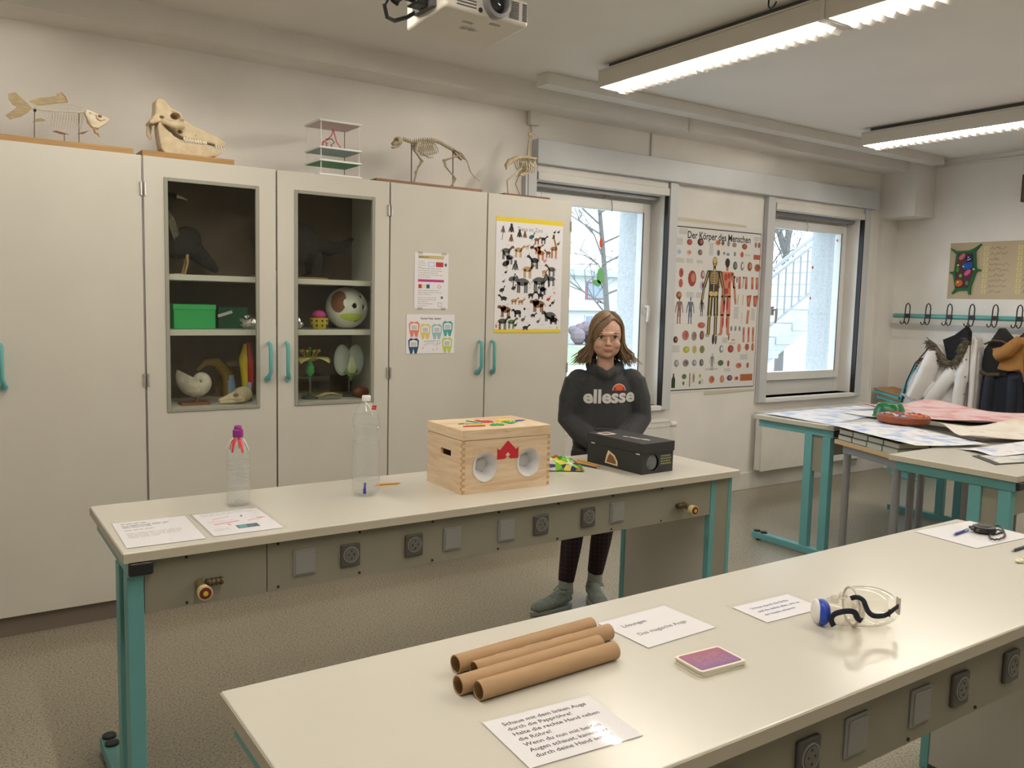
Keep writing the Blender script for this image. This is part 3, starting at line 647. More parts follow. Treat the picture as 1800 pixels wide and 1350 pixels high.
# poster tables at the right
bench('cream table with teal frame by the radiator, posters spread over it', (4.42, 3.055, 0), sockets=False, L=1.63, box_end=False)
bench('cream table with teal frame holding the black-edged picture sheets', (3.835, 1.735, 0), sockets=False, L=1.63, box_end=False)
t = thing('low_table', 'lower grey-legged table with wooden edge between the two poster tables', 'table', (4.40, 3.03, 0), R(-21))
B(0, -.55, .74, .55, 0, .765).build('tabletop', mat('table_grey', (.45, .43, .38), .4), t, bevel=.003)
B(-.003, -.548, .741, .0, -.002, .764).build('edge_band', mat('beech_edge', (.55, .36, .17), .5), t)
f = MB(); f.box(.03, -.52, .69, .06, -.04, .74); f.box(.49, -.52, .69, .52, -.04, .74); f.box(.06, -.07, .69, .49, -.04, .74); f.box(.06, -.52, .69, .49, -.49, .74); f.build('frame', M_grey, t)
for x in (.05, .50):
    for y in (-.06, -.50):
        MB().cyl((x, y, .012), (x, y, .69), .022, n=16).build('leg', M_grey, t, smooth=True); MB().cyl((x, y, 0), (x, y, .014), .024, n=14).build('glide', M_black, t)
MB().cyl((.05, -.50, .12), (.50, -.50, .12), .008, n=8).build('stretcher', M_grey, t)

t = thing('low_table', 'grey-legged table under the pink poster beside the coats', 'table', (5.24, 3.045, 0))
B(0, -.70, T - .026, .80, 0, T).build('tabletop', mat('table_grey', (.45, .43, .38), .4), t, bevel=.003)
f = MB(); f.box(.03, -.66, T - .08, .06, -.04, T - .026); f.box(.74, -.66, T - .08, .77, -.04, T - .026); f.box(.06, -.07, T - .08, .74, -.04, T - .026); f.box(.06, -.66, T - .08, .74, -.63, T - .026); f.build('frame', M_grey, t)
for x in (.05, .75):
    for y in (-.06, -.64):
        MB().cyl((x, y, .012), (x, y, T - .08), .022, n=16).build('leg', M_grey, t, smooth=True); MB().cyl((x, y, 0), (x, y, .014), .024, n=14).build('glide', M_black, t)

# ---------------------------------------------------------------- sheets
def sheet(name, label, cat, w_, h_, loc, rot, m=None, group=None, th=.0008):
    o = B(0, -th, 0, w_, 0, h_).build(name, m or M_paper, loc=loc, rot=rot); return tag(o, label, cat, group)
FLAT = lambda a: (R(-90), 0, R(a))
def sleeve(w_, h_, parent, m=.012):
    q = MB(); q.add([(-m, -.002, -m), (w_ + m, -.002, -m), (w_ + m, -.002, h_ + m), (-m, -.002, h_ + m)], [(0, 1, 2, 3)]); q.build('clear_sleeve', thin_glass('film', (1, 1, 1), .0, .05, haze=.07, edge=1.3), parent)
zt = T + .0012
# bench A: two A4 information sheets
s = sheet('instruction_sheet', 'white printed text sheet at the left end of the cabinet-side bench', 'paper', .21, .29, (.402, 2.452, zt), FLAT(-1.5))
p = Print(); rr = random.Random(3)
p.para(.02, .258, .17, 1, .012, .006, M_dgrey, rnd=rr); p.para(.02, .238, .18, 3, .012, .005, M_dgrey, rnd=rr); p.para(.02, .182, .19, 1, .012, .0045, M_dgrey, rnd=rr); p.para(.02, .145, .19, 5, .012, .0045, M_lgrey, rnd=rr); p.done(s); sleeve(.21, .29, s, .004)
s = sheet('instruction_sheet', 'sleeved sheet with red drawings and a dark photo strip, by the purple-capped bottle', 'paper', .205, .275, (.637, 2.455, zt), FLAT(-.5))
p = Print(); p.para(.02, .262, .19, 4, .010, .003, M_lgrey, rnd=rr)
p.line(.04, .185, .095, .205, .006, M_pink); p.line(.13, .185, .135, .205, .006, M_dgrey); p.line(.03, .125, .11, .140, .010, M_pink); p.line(.135, .13, .185, .145, .006, M_pink); p.line(.17, .155, .195, .150, .006, M_red)
p.para(.02, .16, .12, 2, .009, .003, M_lgrey, rnd=rr); p.rect(.085, .05, .15, .09, M_navy); p.rect(.09, .055, .115, .085, M_teali, 1); p.rect(.12, .06, .135, .085, M_dgrey, 1); p.line(.075, .10, .07, .12, .004, M_red)
p.para(.015, .07, .07, 3, .010, .003, M_lgrey, rnd=rr); p.done(s); sleeve(.205, .275, s, .010)

# bench B sheets
s = sheet('instruction_card', 'white card with seven lines of bold text beside the cardboard tubes', 'paper', .215, .155, (.712, .975, zt), FLAT(-4.5))
p = Print()
for i, l in enumerate(('Schaue mit dem linken Auge', 'durch die Pappröhre!', 'Halte die rechte Hand neben', 'die Röhre!', 'Wenn du nun mit beiden', 'Augen schaust, kannst du', 'durch deine Hand sehen!')): p.text(l, .026, .128 - i * .0178, .0145, M_ink, bold=.012)
p.done(s); sleeve(.215, .155, s, .006)
s = sheet('instruction_card', 'white card reading two lines about the magic eye solutions', 'paper', .205, .155, (1.178, 1.213, zt), FLAT(1.5))
p = Print(); p.text('Lösungen', .03, .105, .0185, M_ink, bold=.006); p.text('Das magische Auge', .03, .055, .0185, M_ink, bold=.006); p.done(s); sleeve(.205, .155, s, .010)
s = sheet('instruction_card', 'card with three lines of small blue text near the goggles', 'paper', .19, .105, (1.505, 1.178, zt), FLAT(-2.5))
p = Print(); Mb = C_('card_blue', (.03, .07, .30))
for i, l in enumerate(('Schaue durch die Brille', 'und du siehst alles, wie es', 'ein Insekt erkennt!')): p.text(l, .03, .072 - i * .021, .0135, Mb, bold=.012)
p.done(s); sleeve(.19, .105, s, .014)
s = sheet('note_sheet', 'blank white sheet under the black stopwatch at the bench end', 'paper', .30, .205, (2.535, 1.245, zt), FLAT(-4))
sleeve(.30, .205, s, .006)

# booklet of cards
t = thing('card_booklet', 'small purple and magenta booklet with rounded corners on the bench', 'booklet', (1.168, 1.058, T), R(-4))
def rrect(x0, y0, x1, y1, r, z, n=5):
    o = []
    for cx, cy, a in ((x1 - r, y0 + r, -90), (x1 - r, y1 - r, 0), (x0 + r, y1 - r, 90), (x0 + r, y0 + r, 180)):
        for i in range(n + 1): q = R(a + 90 * i / n); o.append((cx + r * math.cos(q), cy + r * math.sin(q), z))
    return o
for k in range(4):
    b = MB(); b.M = Matrix.Rotation(R((0, 1.5, -1, 0)[k]), 4, 'Z') @ Matrix.Translation(((0, .003, .001, 0)[k], (0, -.001, .001, 0)[k], 0)); b.prism(rrect(0, 0, .118, .08, .008, .0005 + k * .003), (0, 0, .0027)); b.build('card', mat('card_cream', (.74, .70, .58), .5), t)
def purple():
    m, nt, b = nodes_of('purple_cover'); tc = nt.nodes.new('ShaderNodeTexCoord'); sp = nt.nodes.new('ShaderNodeSeparateXYZ'); r = nt.nodes.new('ShaderNodeValToRGB'); mp = nt.nodes.new('ShaderNodeMath'); mp.operation = 'MULTIPLY'; mp.inputs[1].default_value = 12.5
    nt.links.new(tc.outputs['Object'], sp.inputs[0]); nt.links.new(sp.outputs['Y'], mp.inputs[0]); nt.links.new(mp.outputs[0], r.inputs[0]); nt.links.new(r.outputs[0], b.inputs['Base Color'])
    r.color_ramp.elements[0].color = (.17, .06, .26, 1); r.color_ramp.elements[1].color = (.33, .06, .12, 1); b.inputs['Roughness'].default_value = .35; return m
MB().prism(rrect(.006, .006, .112, .074, .005, .0124), (0, 0, .0004)).build('cover_print', purple(), t)
q = MB()
for i in range(7):
    for j in range(16):
        if random.random() < .7: x = .025 + j * .0045; y = .02 + i * .006; q.box(x, y, .0128, x + .003, y + .0012, .0130)
q.build('lettering', mat('cover_gold', (.55, .36, .18), .5), t)

# cardboard tubes
def ctube(label, p0, p1, r, z=0.0):
    p0 = Vector(p0); p1 = Vector(p1); d = (p1 - p0); L = d.length; n = 28; wl = .0022
    rings = [[(x, rr_ * math.cos(2 * PI * j / n), rr_ * math.sin(2 * PI * j / n)) for j in range(n)] for x, rr_ in ((0, r), (L, r), (L, r - wl), (0, r - wl))]
    b = MB(); b.loft(rings, closed=True)
    o = b.build('cardboard_tube', mat('cardboard', (.42, .265, .14), .75, noise=.12, nscale=9, stretch=(1, 6, 6)), smooth=True, loc=(p0.x, p0.y, T + r + z), rot=(0, 0, math.atan2(d.y, d.x)))
    tag(o, label, 'tube', 'brown cardboard tubes on the bench')
    b = MB()
    for i in range(3 if 'torn' in label else 1):
        x = .05 + .07 * i; a0 = 1.1
        b.grid(lambda u, v: (x + .05 * u, (r + .0004) * math.cos(a0 + .35 * v), (r + .0004) * math.sin(a0 + .35 * v)), 2, 4)
    if 'torn' in label: b.build('torn_patch', mat('torn_paper', (.60, .45, .28), .8), o)
ctube('cardboard tube with torn paper patches, rearmost of the four', (.782, 1.318), (1.128, 1.336), .0175)
ctube('cardboard tube lying between the torn one and the front ones', (.800, 1.280), (1.140, 1.292), .0165)
ctube('cardboard tube second from the text card, with a nicked end', (.742, 1.240), (1.080, 1.253), .0175)
ctube('longest front cardboard tube beside the text card', (.762, 1.2035), (1.085, 1.212), .0175)
# ================================================================ things on the bench before the cabinets
M_water = thin_glass('water', (.985, .99, .99), .01, .02, haze=.03, edge=1.2)
M_pet = thin_glass('pet_plastic', (.98, .985, .98), .04, .08, haze=.10, edge=1.5)
def bottle(label, x, y, prof, ribs, cap, cap_m, ribbon):
    t = thing('water_bottle', label, 'bottle', (x, y, T), group=None)
    b = MB(); b.lathe(prof, n=32, cap=False); b.build('bottle_wall', M_pet, t, smooth=True)
    base = MB(); r0 = prof[0][0]
    for k in range(5): a = 2 * PI * k / 5; base.ell((r0 * .55 * math.cos(a), r0 * .55 * math.sin(a), .008), (r0 * .38, r0 * .38, .008), 10, 6)
    base.build('petal_base', M_pet, t, smooth=True)
    rb = MB()
    for z, r in ribs: rb.tube([(r * math.cos(2 * PI * j / 28), r * math.sin(2 * PI * j / 28), z) for j in range(28)], .0012, 6, closed=True)
    if ribs: rb.build('ribs', M_pet, t, smooth=True)
    wl = [(max(.001, r - .0016), z) for r, z in prof if z < cap[0] * .86]; MB().lathe(wl, n=28).build('water', M_water, t, smooth=True)
    c = MB(); c.lathe(cap[1], n=24); c.build('cap', cap_m, t, smooth=True)
    return t
bt = bottle('slim clear water bottle with purple cap and red ribbon', .807, 2.80, [(.030, .006), (.0365, .016), (.0375, .03), (.0375, .168), (.036, .180), (.030, .197), (.019, .216), (.0135, .226), (.013, .234)],
    [(.05 + .0125 * i, .0376) for i in range(9)], (.234, [(.0165, .231), (.0172, .235), (.0168, .254), (.013, .257), (.0125, .266), (.010, .269), (.0005, .2695)]), mat('purple_cap', (.25, .02, .22), .35), True)
for k in range(7):
    a = 2 * PI * k / 7 + .3; r1 = .036 + .006 * (k % 2)
    def pp(u, v, a=a, r1=r1):
        r = .015 + (r1 - .015) * u; z = .226 - .012 * u - .030 * u * u; w_ = (v - .5) * (.012 - .006 * u); return (r * math.cos(a) - w_ * math.sin(a), r * math.sin(a) + w_ * math.cos(a), z)
    MB().grid(pp, 5, 2).build('ribbon', mat('ribbon_red', (.75, .03, .05), .35) if k % 3 else mat('ribbon_white', (.75, .70, .66), .4), bt, smooth=True, solid=.0006)
bt = bottle('large waisted clear water bottle with white cap and red tag', 1.243, 2.745, [(.040, .006), (.047, .02), (.049, .05), (.049, .178), (.046, .196), (.038, .214), (.039, .226), (.046, .246), (.0475, .265), (.044, .29), (.032, .315), (.018, .332), (.014, .338), (.014, .342)],
    [(.06, .0492), (.19, .0475), (.246, .0462)], (.36, [(.0155, .338), (.0155, .354), (.014, .3565), (.0005, .357)]), mat('white_cap', (.80, .78, .74), .35), False)
b = MB(); b.tube([(-.012, -.016, .335), (-.004, -.030, .322), (.002, -.036, .305)], .002, 6); b.build('string', M_white, bt)
for k in range(4): a = k * PI / 2 + .6; MB().ell((.012 + .006 * math.cos(a), -.040, .318 + .006 * math.sin(a)), (.005, .003, .0045), 8, 6).build('red_tag', M_red, bt, smooth=True)
dv = MB(); dv.cyl((-.022, -.038, .012), (-.021, -.038, .032), .0055, n=10); dv.cyl((-.021, -.038, .032), (-.020, -.038, .052), .0042, n=10); dv.build('blue_diver', mat('marker_blue', (.03, .03, .45), .4), bt, smooth=True)
def pencil(label, p0, p1, m, tip=True, r=.0036, group=None, name='pencil', z0=0):
    p0 = Vector((*p0, 0)); p1 = Vector((*p1, 0)); L = (p1 - p0).length; a = math.atan2(p1.y - p0.y, p1.x - p0.x)
    t = thing(name, label, 'pencil' if name == 'pencil' else 'pen', (p0.x, p0.y, T + r + z0), a, group)
    MB().cyl((0, 0, 0), (L - .016, 0, 0), r, n=6).build('shaft', m, t)
    MB().tube([(L - .016, 0, 0), (L - .004, 0, 0)], [r, .0014], 8).build('wood_tip', M_tan, t); MB().tube([(L - .004, 0, 0), (L, 0, 0)], [.0014, .0003], 6).build('lead', M_ink, t)
    MB().cyl((-.004, 0, 0), (0, 0, 0), r * 1.02, n=10).build('end_cap', M_white, t)
M_pen = mat('pencil_yellow', (.75, .36, .03), .4)
pencil('short yellow pencil lying behind the large water bottle', (1.330, 2.855), (1.428, 2.838), M_pen)
pencil('yellow pencil beside the black shoebox', (2.335, 2.90), (2.33, 2.735), M_pen); pencil('dark blue pencil between the snack bag and shoebox', (2.270, 2.86), (2.297, 2.70), mat('pencil_navy', (.02, .03, .09), .4)); pencil('second yellow pencil next to the snack bag', (2.295, 2.90), (2.315, 2.73), mat('pencil_ochre', (.70, .42, .08), .4))
# ---------------------------------------------------------------- wooden box with arm holes
def pine():
    m, nt, b = nodes_of('pine_wood'); tc = nt.nodes.new('ShaderNodeTexCoord'); mp = nt.nodes.new('ShaderNodeMapping'); mp.inputs['Scale'].default_value = (1.5, 1.5, 14)
    wv = nt.nodes.new('ShaderNodeTexNoise'); wv.inputs['Scale'].default_value = 3.0; wv.inputs['Detail'].default_value = 5; wv.inputs['Distortion'].default_value = 1.2
    r = nt.nodes.new('ShaderNodeValToRGB'); r.color_ramp.elements[0].position = .3; r.color_ramp.elements[0].color = (.60, .42, .26, 1); r.color_ramp.elements[1].position = .62; r.color_ramp.elements[1].color = (.74, .585, .41, 1)
    nt.links.new(tc.outputs['Object'], mp.inputs[0]); nt.links.new(mp.outputs[0], wv.inputs[0]); nt.links.new(wv.outputs[0], r.inputs[0]); nt.links.new(r.outputs[0], b.inputs['Base Color']); b.inputs['Roughness'].default_value = .5; return m
M_pine = pine()
def plate_with_holes(w_, h_, holes, y0, y1, name, m, parent, n=28):
    """front plate (x/z) with elliptical holes, built from a bmesh fill"""
    bm = bmesh.new(); edges = []
    def ring(pts):
        vs = [bm.verts.new((x, y0, z)) for x, z in pts]
        for i in range(len(vs)): edges.append(bm.edges.new((vs[i], vs[(i + 1) % len(vs)])))
    ring([(0, 0), (w_, 0), (w_, h_), (0, h_)])
    for cx, cz, rx, rz in holes: ring([(cx + rx * math.cos(2 * PI * i / n), cz + rz * math.sin(2 * PI * i / n)) for i in range(n)])
    bmesh.ops.triangle_fill(bm, use_beauty=True, edges=edges)
    for f in list(bm.faces):
        c = f.calc_center_median()
        if any(((c.x - q[0]) / q[2]) ** 2 + ((c.z - q[1]) / q[3]) ** 2 < .9 for q in holes): bm.faces.remove(f)
    g = bmesh.ops.extrude_face_region(bm, geom=bm.faces[:]); bmesh.ops.translate(bm, vec=(0, y1 - y0, 0), verts=[v for v in g['geom'] if isinstance(v, bmesh.types.BMVert)])
    bmesh.ops.recalc_face_normals(bm, faces=bm.faces); me = bpy.data.meshes.new(name); bm.to_mesh(me); bm.free(); me.materials.append(m)
    o = bpy.data.objects.new(name, me); COL.objects.link(o); o.parent = parent; return o
t = thing('wooden_box', 'pine box with two arm holes and a red crown on the front', 'box', (1.537, 2.568, T), R(-1.5))
BW, BDp, BH, th = .385, .275, .196, .012
holes = [(.096, .096, .050, .053), (.287, .098, .050, .053)]
fp = plate_with_holes(BW, BH, holes, 0, th, 'front_panel', M_pine, t)
B(0, BDp - th, 0, BW, BDp, BH).build('rear_panel', M_pine, t)
for x in (0, BW - th):
    b = MB(); hy0, hy1, hz0, hz1 = .085, .165, .125, .150
    b.box(x, th, 0, x + th, hy0, BH); b.box(x, hy1, 0, x + th, BDp - th, BH); b.box(x, hy0, 0, x + th, hy1, hz0); b.box(x, hy0, hz1, x + th, hy1, BH); b.build('side_panel', M_pine, t)
B(th, th, 0, BW - th, BDp - th, .008).build('bottom_panel', M_pine, t)
lid = MB(); lid.box(-.001, -.001, BH + .001, BW + .001, BDp + .001, BH + .040); lid = lid.build('lid', M_pine, t, bevel=.003)
fj = MB()
for k in range(9):
    z = .004 + k * .0225
    fj.box(-.0006, -.0006, z, th, .0006, z + .011); fj.box(-.0006, 0, z + .011, .0006, th, z + .0222)
    fj.box(BW - th, -.0006, z, BW + .0006, .0006, z + .011)
fj.build('finger_joints', mat('joint_end_grain', (.52, .32, .16), .6), t)
cl = MB()
for cx, cz, rx, rz in holes:
    def pp(u, v, cx=cx, cz=cz, rx=rx, rz=rz):
        a = 2 * PI * u; k = 1.04 - .55 * v; f = 1 + .10 * math.sin(5 * a + 2) * v; yy = -.002 + .05 * v ** 1.5
        return (cx + .01 * v + rx * k * f * math.cos(a), yy, cz + rz * k * f * math.sin(a))
    q = MB(); q.grid(pp, 40, 6); q.ell((cx + .012, .052, cz), (rx * .6, .006, rz * .6), 14, 6); q.build('cloth_sleeve', mat('sleeve_cloth', (.68, .67, .68), .9, bump=.3, bscale=60), t, smooth=True)
cr = MB(); cr.prism([(x, -.0018, z) for x, z in ((.148, .119), (.180, .119), (.192, .131), (.206, .119), (.240, .119), (.240, .160), (.230, .152), (.193, .187), (.158, .152), (.148, .160))], (0, .0016, 0)); cr.build('red_crown', mat('red_card', (.50, .015, .03), .5), t)
MB().prism([(x, -.0022, z) for x, z in ((.193, .124), (.203, .134), (.193, .144), (.183, .134))], (0, .0004, 0)).build('crown_cutout', M_pine, t)
MB().tube([(.192 - .012, -.002, .226), (.192, -.002, .222), (.204, -.002, .226)], .002, 6).build('lid_notch', M_pine, t)
zl = BH + .0402
def felt(name, pts, m, h_=.003): MB().prism([(x, y, zl) for x, y in pts], (0, 0, h_)).build(name, m, lid)
def bar(x0, y0, x1, y1, w_): d = Vector((x1 - x0, y1 - y0)).normalized(); p_ = Vector((-d.y, d.x)) * w_ / 2; return [(x0 - p_.x, y0 - p_.y), (x1 - p_.x, y1 - p_.y), (x1 + p_.x, y1 + p_.y), (x0 + p_.x, y0 + p_.y)]
felt('red_piece', bar(.045, .075, .13, .062, .010), M_red); felt('yellow_piece', bar(.07, .095, .14, .082, .014), M_yellow); felt('blue_piece', bar(.08, .135, .15, .12, .016), M_lblue); felt('green_piece', bar(.13, .20, .155, .13, .010), M_green)
felt('green_piece', bar(.06, .14, .10, .135, .006), M_green)
q = MB(); v, f = text_geo('b', 1, 'LEFT', .03); q.add([(.165 + a[0] * .11, .135 + a[1] * .10, zl + .0005) for a in v], f); q.build('red_letter', M_red, lid, fix=False, solid=.003)
felt('yellow_piece', [(.235, .16), (.27, .185), (.31, .17), (.30, .145), (.25, .14)], M_yellow)
def hand(cx, cy, a, m):
    b = MB(); b.M = Matrix.Translation((cx, cy, zl + .002)) @ Matrix.Rotation(a, 4, 'Z'); b.ell((0, 0, 0), (.018, .016, .002), 10, 4)
    for k in range(5): an = -1.0 + k * .5; b.tube([(0, 0, 0), (.04 * math.cos(an), .036 * math.sin(an), 0)], .0035, 5, flat=.5)
    b.build('green_hand', m, lid)
hand(.175, .07, .2, M_green); hand(.26, .09, 1.2, mat('felt_green', (.05, .36, .12), .8))
felt('blue_piece', [(.305, .13), (.335, .14), (.345, .125), (.315, .112)], M_blue); felt('yellow_piece', bar(.33, .15, .36, .135, .006), M_yellow)

# ---------------------------------------------------------------- black shoebox
t = thing('shoebox', 'black shoebox with hand hole and animal stickers', 'box', (2.377, 2.528, T), R(2.0)); Mk = mat('black_card', (.020, .021, .022), .55, noise=.1, nscale=20)
BWs, BLs, BHs = .182, .340, .092
fp = plate_with_holes(BWs, BHs, [(.060, .046, .036, .036)], 0, .002, 'front_panel', Mk, t)
b = MB(); b.box(0, .002, 0, .002, BLs, BHs); b.box(BWs - .002, .002, 0, BWs, BLs, BHs); b.box(0, BLs - .002, 0, BWs, BLs, BHs); b.box(0, .002, 0, BWs, BLs, .002); b.build('box', Mk, t)
ld = B(-.004, -.004, BHs - .004, BWs + .004, BLs + .004, BHs + .038).build('lid', Mk, t, bevel=.002)
q = MB(); q.ell((.060, .012, .046), (.038, .010, .038), 16, 8); q.build('fabric_lining', mat('grey_fabric', (.14, .145, .16), .9, noise=.3, nscale=60), t, smooth=True)
s = MB(); s.prism([(-.0006, y, z) for y, z in ((.225, .015), (.145, .012), (.145, .030), (.165, .055), (.19, .066), (.205, .072), (.215, .05))], (-.0008, 0, 0)); s.build('animal_sticker', mat('sticker_cream', (.70, .62, .40), .5), t)
s = MB(); s.prism([(-.0016, y, z) for y, z in ((.215, .020), (.155, .018), (.155, .030), (.172, .050), (.195, .060), (.205, .045))], (-.0004, 0, 0)); s.build('animal_picture', M_brown, t)
s = MB()
for (y, z) in ((.012, .072), (.29, .078)): s.box(-.0048, y, z + .010, -.004, y + .022, z + .014)
s.build('white_marks', M_paper, t)
s = MB(); rr = random.Random(5)
for r_ in range(4):
    x = .108
    while x < .165: w_ = rr.uniform(.004, .012); s.box(x, -.0006, .034 + r_ * .011, x + w_, 0, .034 + r_ * .011 + .006); x += w_ + .003
s.build('label_print', mat('label_olive', (.28, .28, .14), .6), t)
s = MB(); s.box(.02, .25, BHs + .038, .085, .31, BHs + .0385); s.build('top_sticker', M_paper, ld); s = MB(); s.box(.03, .26, BHs + .0385, .075, .30, BHs + .039); s.build('sticker_picture', M_brown, ld)
q = MB(); q.M = Matrix.Translation((.075, .115, BHs + .0386)) @ Matrix.Rotation(R(-80), 4, 'Z'); rr = random.Random(8)
for k in range(9): x = -.07 + k * .0155; q.box(x, rr.uniform(-.004, .002), 0, x + rr.uniform(.008, .014), rr.uniform(.008, .018), .0004)
q.build('lettering', mat('lettering_pale', (.75, .68, .62), .6), ld, fix=False)

# ---------------------------------------------------------------- snack bag
t = thing('snack_bag', 'crumpled green and orange snack bag beside the wooden box', 'snack bag', (2.145, 2.80, T), R(-32))
def pp(u, v, s=1):
    x = (u - .5) * .20; y = (v - .5) * .13; e = max(0, 1 - (2 * abs(u - .5)) ** 2.2) * max(0, 1 - (2 * abs(v - .5)) ** 2.2)
    return (x, y, .004 + (.045 if s > 0 else .0) * e ** .6 + .006 * math.sin(17 * u + 9 * v) * e + .004 * math.sin(31 * v - 11 * u) * e)
def bagmat():
    m, nt, b = nodes_of('bag_print'); tc = nt.nodes.new('ShaderNodeTexCoord'); v = nt.nodes.new('ShaderNodeTexVoronoi'); v.inputs['Scale'].default_value = 42; r = nt.nodes.new('ShaderNodeValToRGB'); r.color_ramp.interpolation = 'CONSTANT'
    e = r.color_ramp.elements; e[0].color = (.16, .42, .03, 1); e[1].position = .30; e[1].color = (.04, .22, .02, 1)
    for p_, c in ((.48, (.30, .09, .02, 1)), (.62, (.62, .55, .08, 1)), (.74, (.02, .03, .10, 1)), (.86, (.55, .50, .5, 1))): q = e.new(p_); q.color = c
    sp = nt.nodes.new('ShaderNodeSeparateColor'); nt.links.new(tc.outputs['Object'], v.inputs[0]); nt.links.new(v.outputs['Color'], sp.inputs[0]); nt.links.new(sp.outputs[0], r.inputs[0]); nt.links.new(r.outputs[0], b.inputs['Base Color']); b.inputs['Roughness'].default_value = .25; return m
MB().grid(pp, 24, 16).build('bag_front', bagmat(), t, smooth=True); MB().grid(lambda u, v: (pp(u, v, 0)[0], pp(u, v, 0)[1], .001), 2, 2).build('bag_back', M_green, t)
q = MB()
for s_ in (-1, 1): q.box(s_ * .10, -.065, .002, s_ * .108, .065, .006)
q.build('sealed_end', mat('seal_green', (.10, .34, .03), .4), t)

# ================================================================ things on the front bench
# safety goggles lying face down
t = thing('safety_goggles', 'clear safety goggles with blue vent cap and dark elastic strap', 'goggles', (1.668, 1.068, T), R(-34))
M_gog = thin_glass('goggle_plastic', (.96, .95, .91), .04, .10, haze=.10, edge=1.6); M_gog2 = thin_glass('goggle_seal', (.95, .93, .88), .05, .12, haze=.15, edge=1.6); M_rim = mat('goggle_rim', (.60, .56, .47), .3)
def part_ell(c, r, x0, x1, m, name):
    b = MB(); n, k = 28, 14
    def P(u, v):
        x = x0 + (x1 - x0) * u; w_ = math.sqrt(max(0, 1 - (x / r[0]) ** 2)); a = 2 * PI * v; return (c[0] + x, c[1] + r[1] * w_ * math.cos(a), max(.001, c[2] + r[2] * w_ * math.sin(a)))
    b.grid(P, k, n); b.build(name, m, t, smooth=True); return [P(0, j / n) for j in range(n)]
rim = part_ell((.022, .010, .040), (.080, .050, .045), -.030, .066, M_gog, 'lens'); MB().tube(rim, .0026, 6, closed=True).build('lens_rim', M_rim, t, smooth=True)
part_ell((-.030, .0, .033), (.052, .036, .033), -.044, .040, M_gog2, 'face_seal')
MB().tube([(.005 + .002 * math.cos(2 * PI * j / 20), .002 + .026 * math.cos(2 * PI * j / 20), .038 + .026 * math.sin(2 * PI * j / 20)) for j in range(20)], .006, 6, closed=True).build('seal_ring', M_gog2, t, smooth=True)
b = MB(); b.ell((-.077, -.003, .030), (.017, .0295, .029), 16, 10); b.build('vent_cap', mat('vent_blue', (.01, .05, .42), .35), t, smooth=True); MB().ell((-.088, .002, .030), (.009, .026, .0265), 16, 10).build('vent_ring', M_white, t, smooth=True)
for x, z in ((-.050, .066), (-.032, .073)): MB().cyl((x, 0, z - .012), (x, -.002, z), .010, .008, n=14).build('vent_knob', M_gog2, t, smooth=True)
for k in range(3): B(-.020 + .006 * k, -.034, .052, -.018 + .006 * k, -.031, .062).build('vent_rib', M_gog2, t)
def strap(pts, w_, name='strap'):
    b = MB(); P_ = [Vector(p_) for p_ in pts]; Q = []
    for i in range(len(P_) - 1):
        p0, p1, p2, p3 = P_[max(i - 1, 0)], P_[i], P_[i + 1], P_[min(i + 2, len(P_) - 1)]
        for k in range(5): u = k / 5; Q.append(.5 * ((2 * p1) + (p2 - p0) * u + (2 * p0 - 5 * p1 + 4 * p2 - p3) * u * u + (3 * p1 - p0 - 3 * p2 + p3) * u ** 3))
    Q.append(P_[-1]); vs = []; fs = []
    for i, q in enumerate(Q):
        d = (Q[min(i + 1, len(Q) - 1)] - Q[max(i - 1, 0)]).normalized(); nrm = Vector((-d.z, 0, d.x)) * w_ / 2; vs += [tuple(q - nrm), tuple(q + nrm)]
    for i in range(len(Q) - 1): fs.append((2 * i, 2 * i + 2, 2 * i + 3, 2 * i + 1))
    b.add(vs, fs); b.build(name, mat('navy_elastic', (.008, .010, .028), .8, bump=.3, bscale=300), t, smooth=True, solid=.0018)
strap([(-.060, -.030, .009), (-.068, -.034, .024), (-.064, -.038, .038), (-.048, -.040, .045), (-.030, -.040, .047), (-.019, -.040, .043), (-.013, -.040, .031), (-.003, -.038, .025)], .012)
strap([(-.027, -.030, .072), (-.016, -.034, .0765), (-.004, -.040, .0725), (.001, -.044, .060), (.008, -.046, .047), (.020, -.047, .040), (.040, -.045, .040), (.054, -.040, .044), (.070, -.030, .050), (.086, -.018, .054)], .011)
b = MB(); b.box(.084, -.022, .034, .088, -.006, .072); b.build('buckle', M_rim, t, bevel=.001); B(.0535, -.043, .037, .0565, -.038, .053).build('strap_slider', M_black, t)

# stopwatch with cord, pens, paper scraps
t = thing('stopwatch', 'black round stopwatch with looped cord on a white sheet', 'stopwatch', (2.735, 1.325, T + .003), R(20))
MB().lathe([(.020, .0), (.033, .004), (.036, .012), (.033, .020), (.022, .0235), (.0005, .024)], n=28).build('case', M_black, t, smooth=True)
MB().lathe([(.022, .0232), (.022, .0245), (.0005, .0248)], n=24).build('dial', mat('watch_dial', (.04, .045, .045), .25), t, smooth=True)
for a in (100, 130, 160): MB().cyl((.033 * math.cos(R(a)), .033 * math.sin(R(a)), .012), (.043 * math.cos(R(a)), .043 * math.sin(R(a)), .012), .005, n=10).build('button', M_sock, t, smooth=True)
cd = []
for i in range(26): a = 2 * PI * i / 25; cd.append((.05 + .055 * math.cos(a) + .012 * math.cos(3 * a), -.028 + .022 * math.sin(a), .003))
b = MB(); b.tube(cd, .0026, 6); cd = [(-.02 + .07 * math.cos(2 * PI * i / 24) * (1 + .2 * math.sin(2 * PI * i / 24)), -.040 + .020 * math.sin(2 * PI * i / 24), .003 + .003 * (i % 2)) for i in range(25)]; b.tube(cd, .0026, 6); b.build('cord', M_black, t, smooth=True)
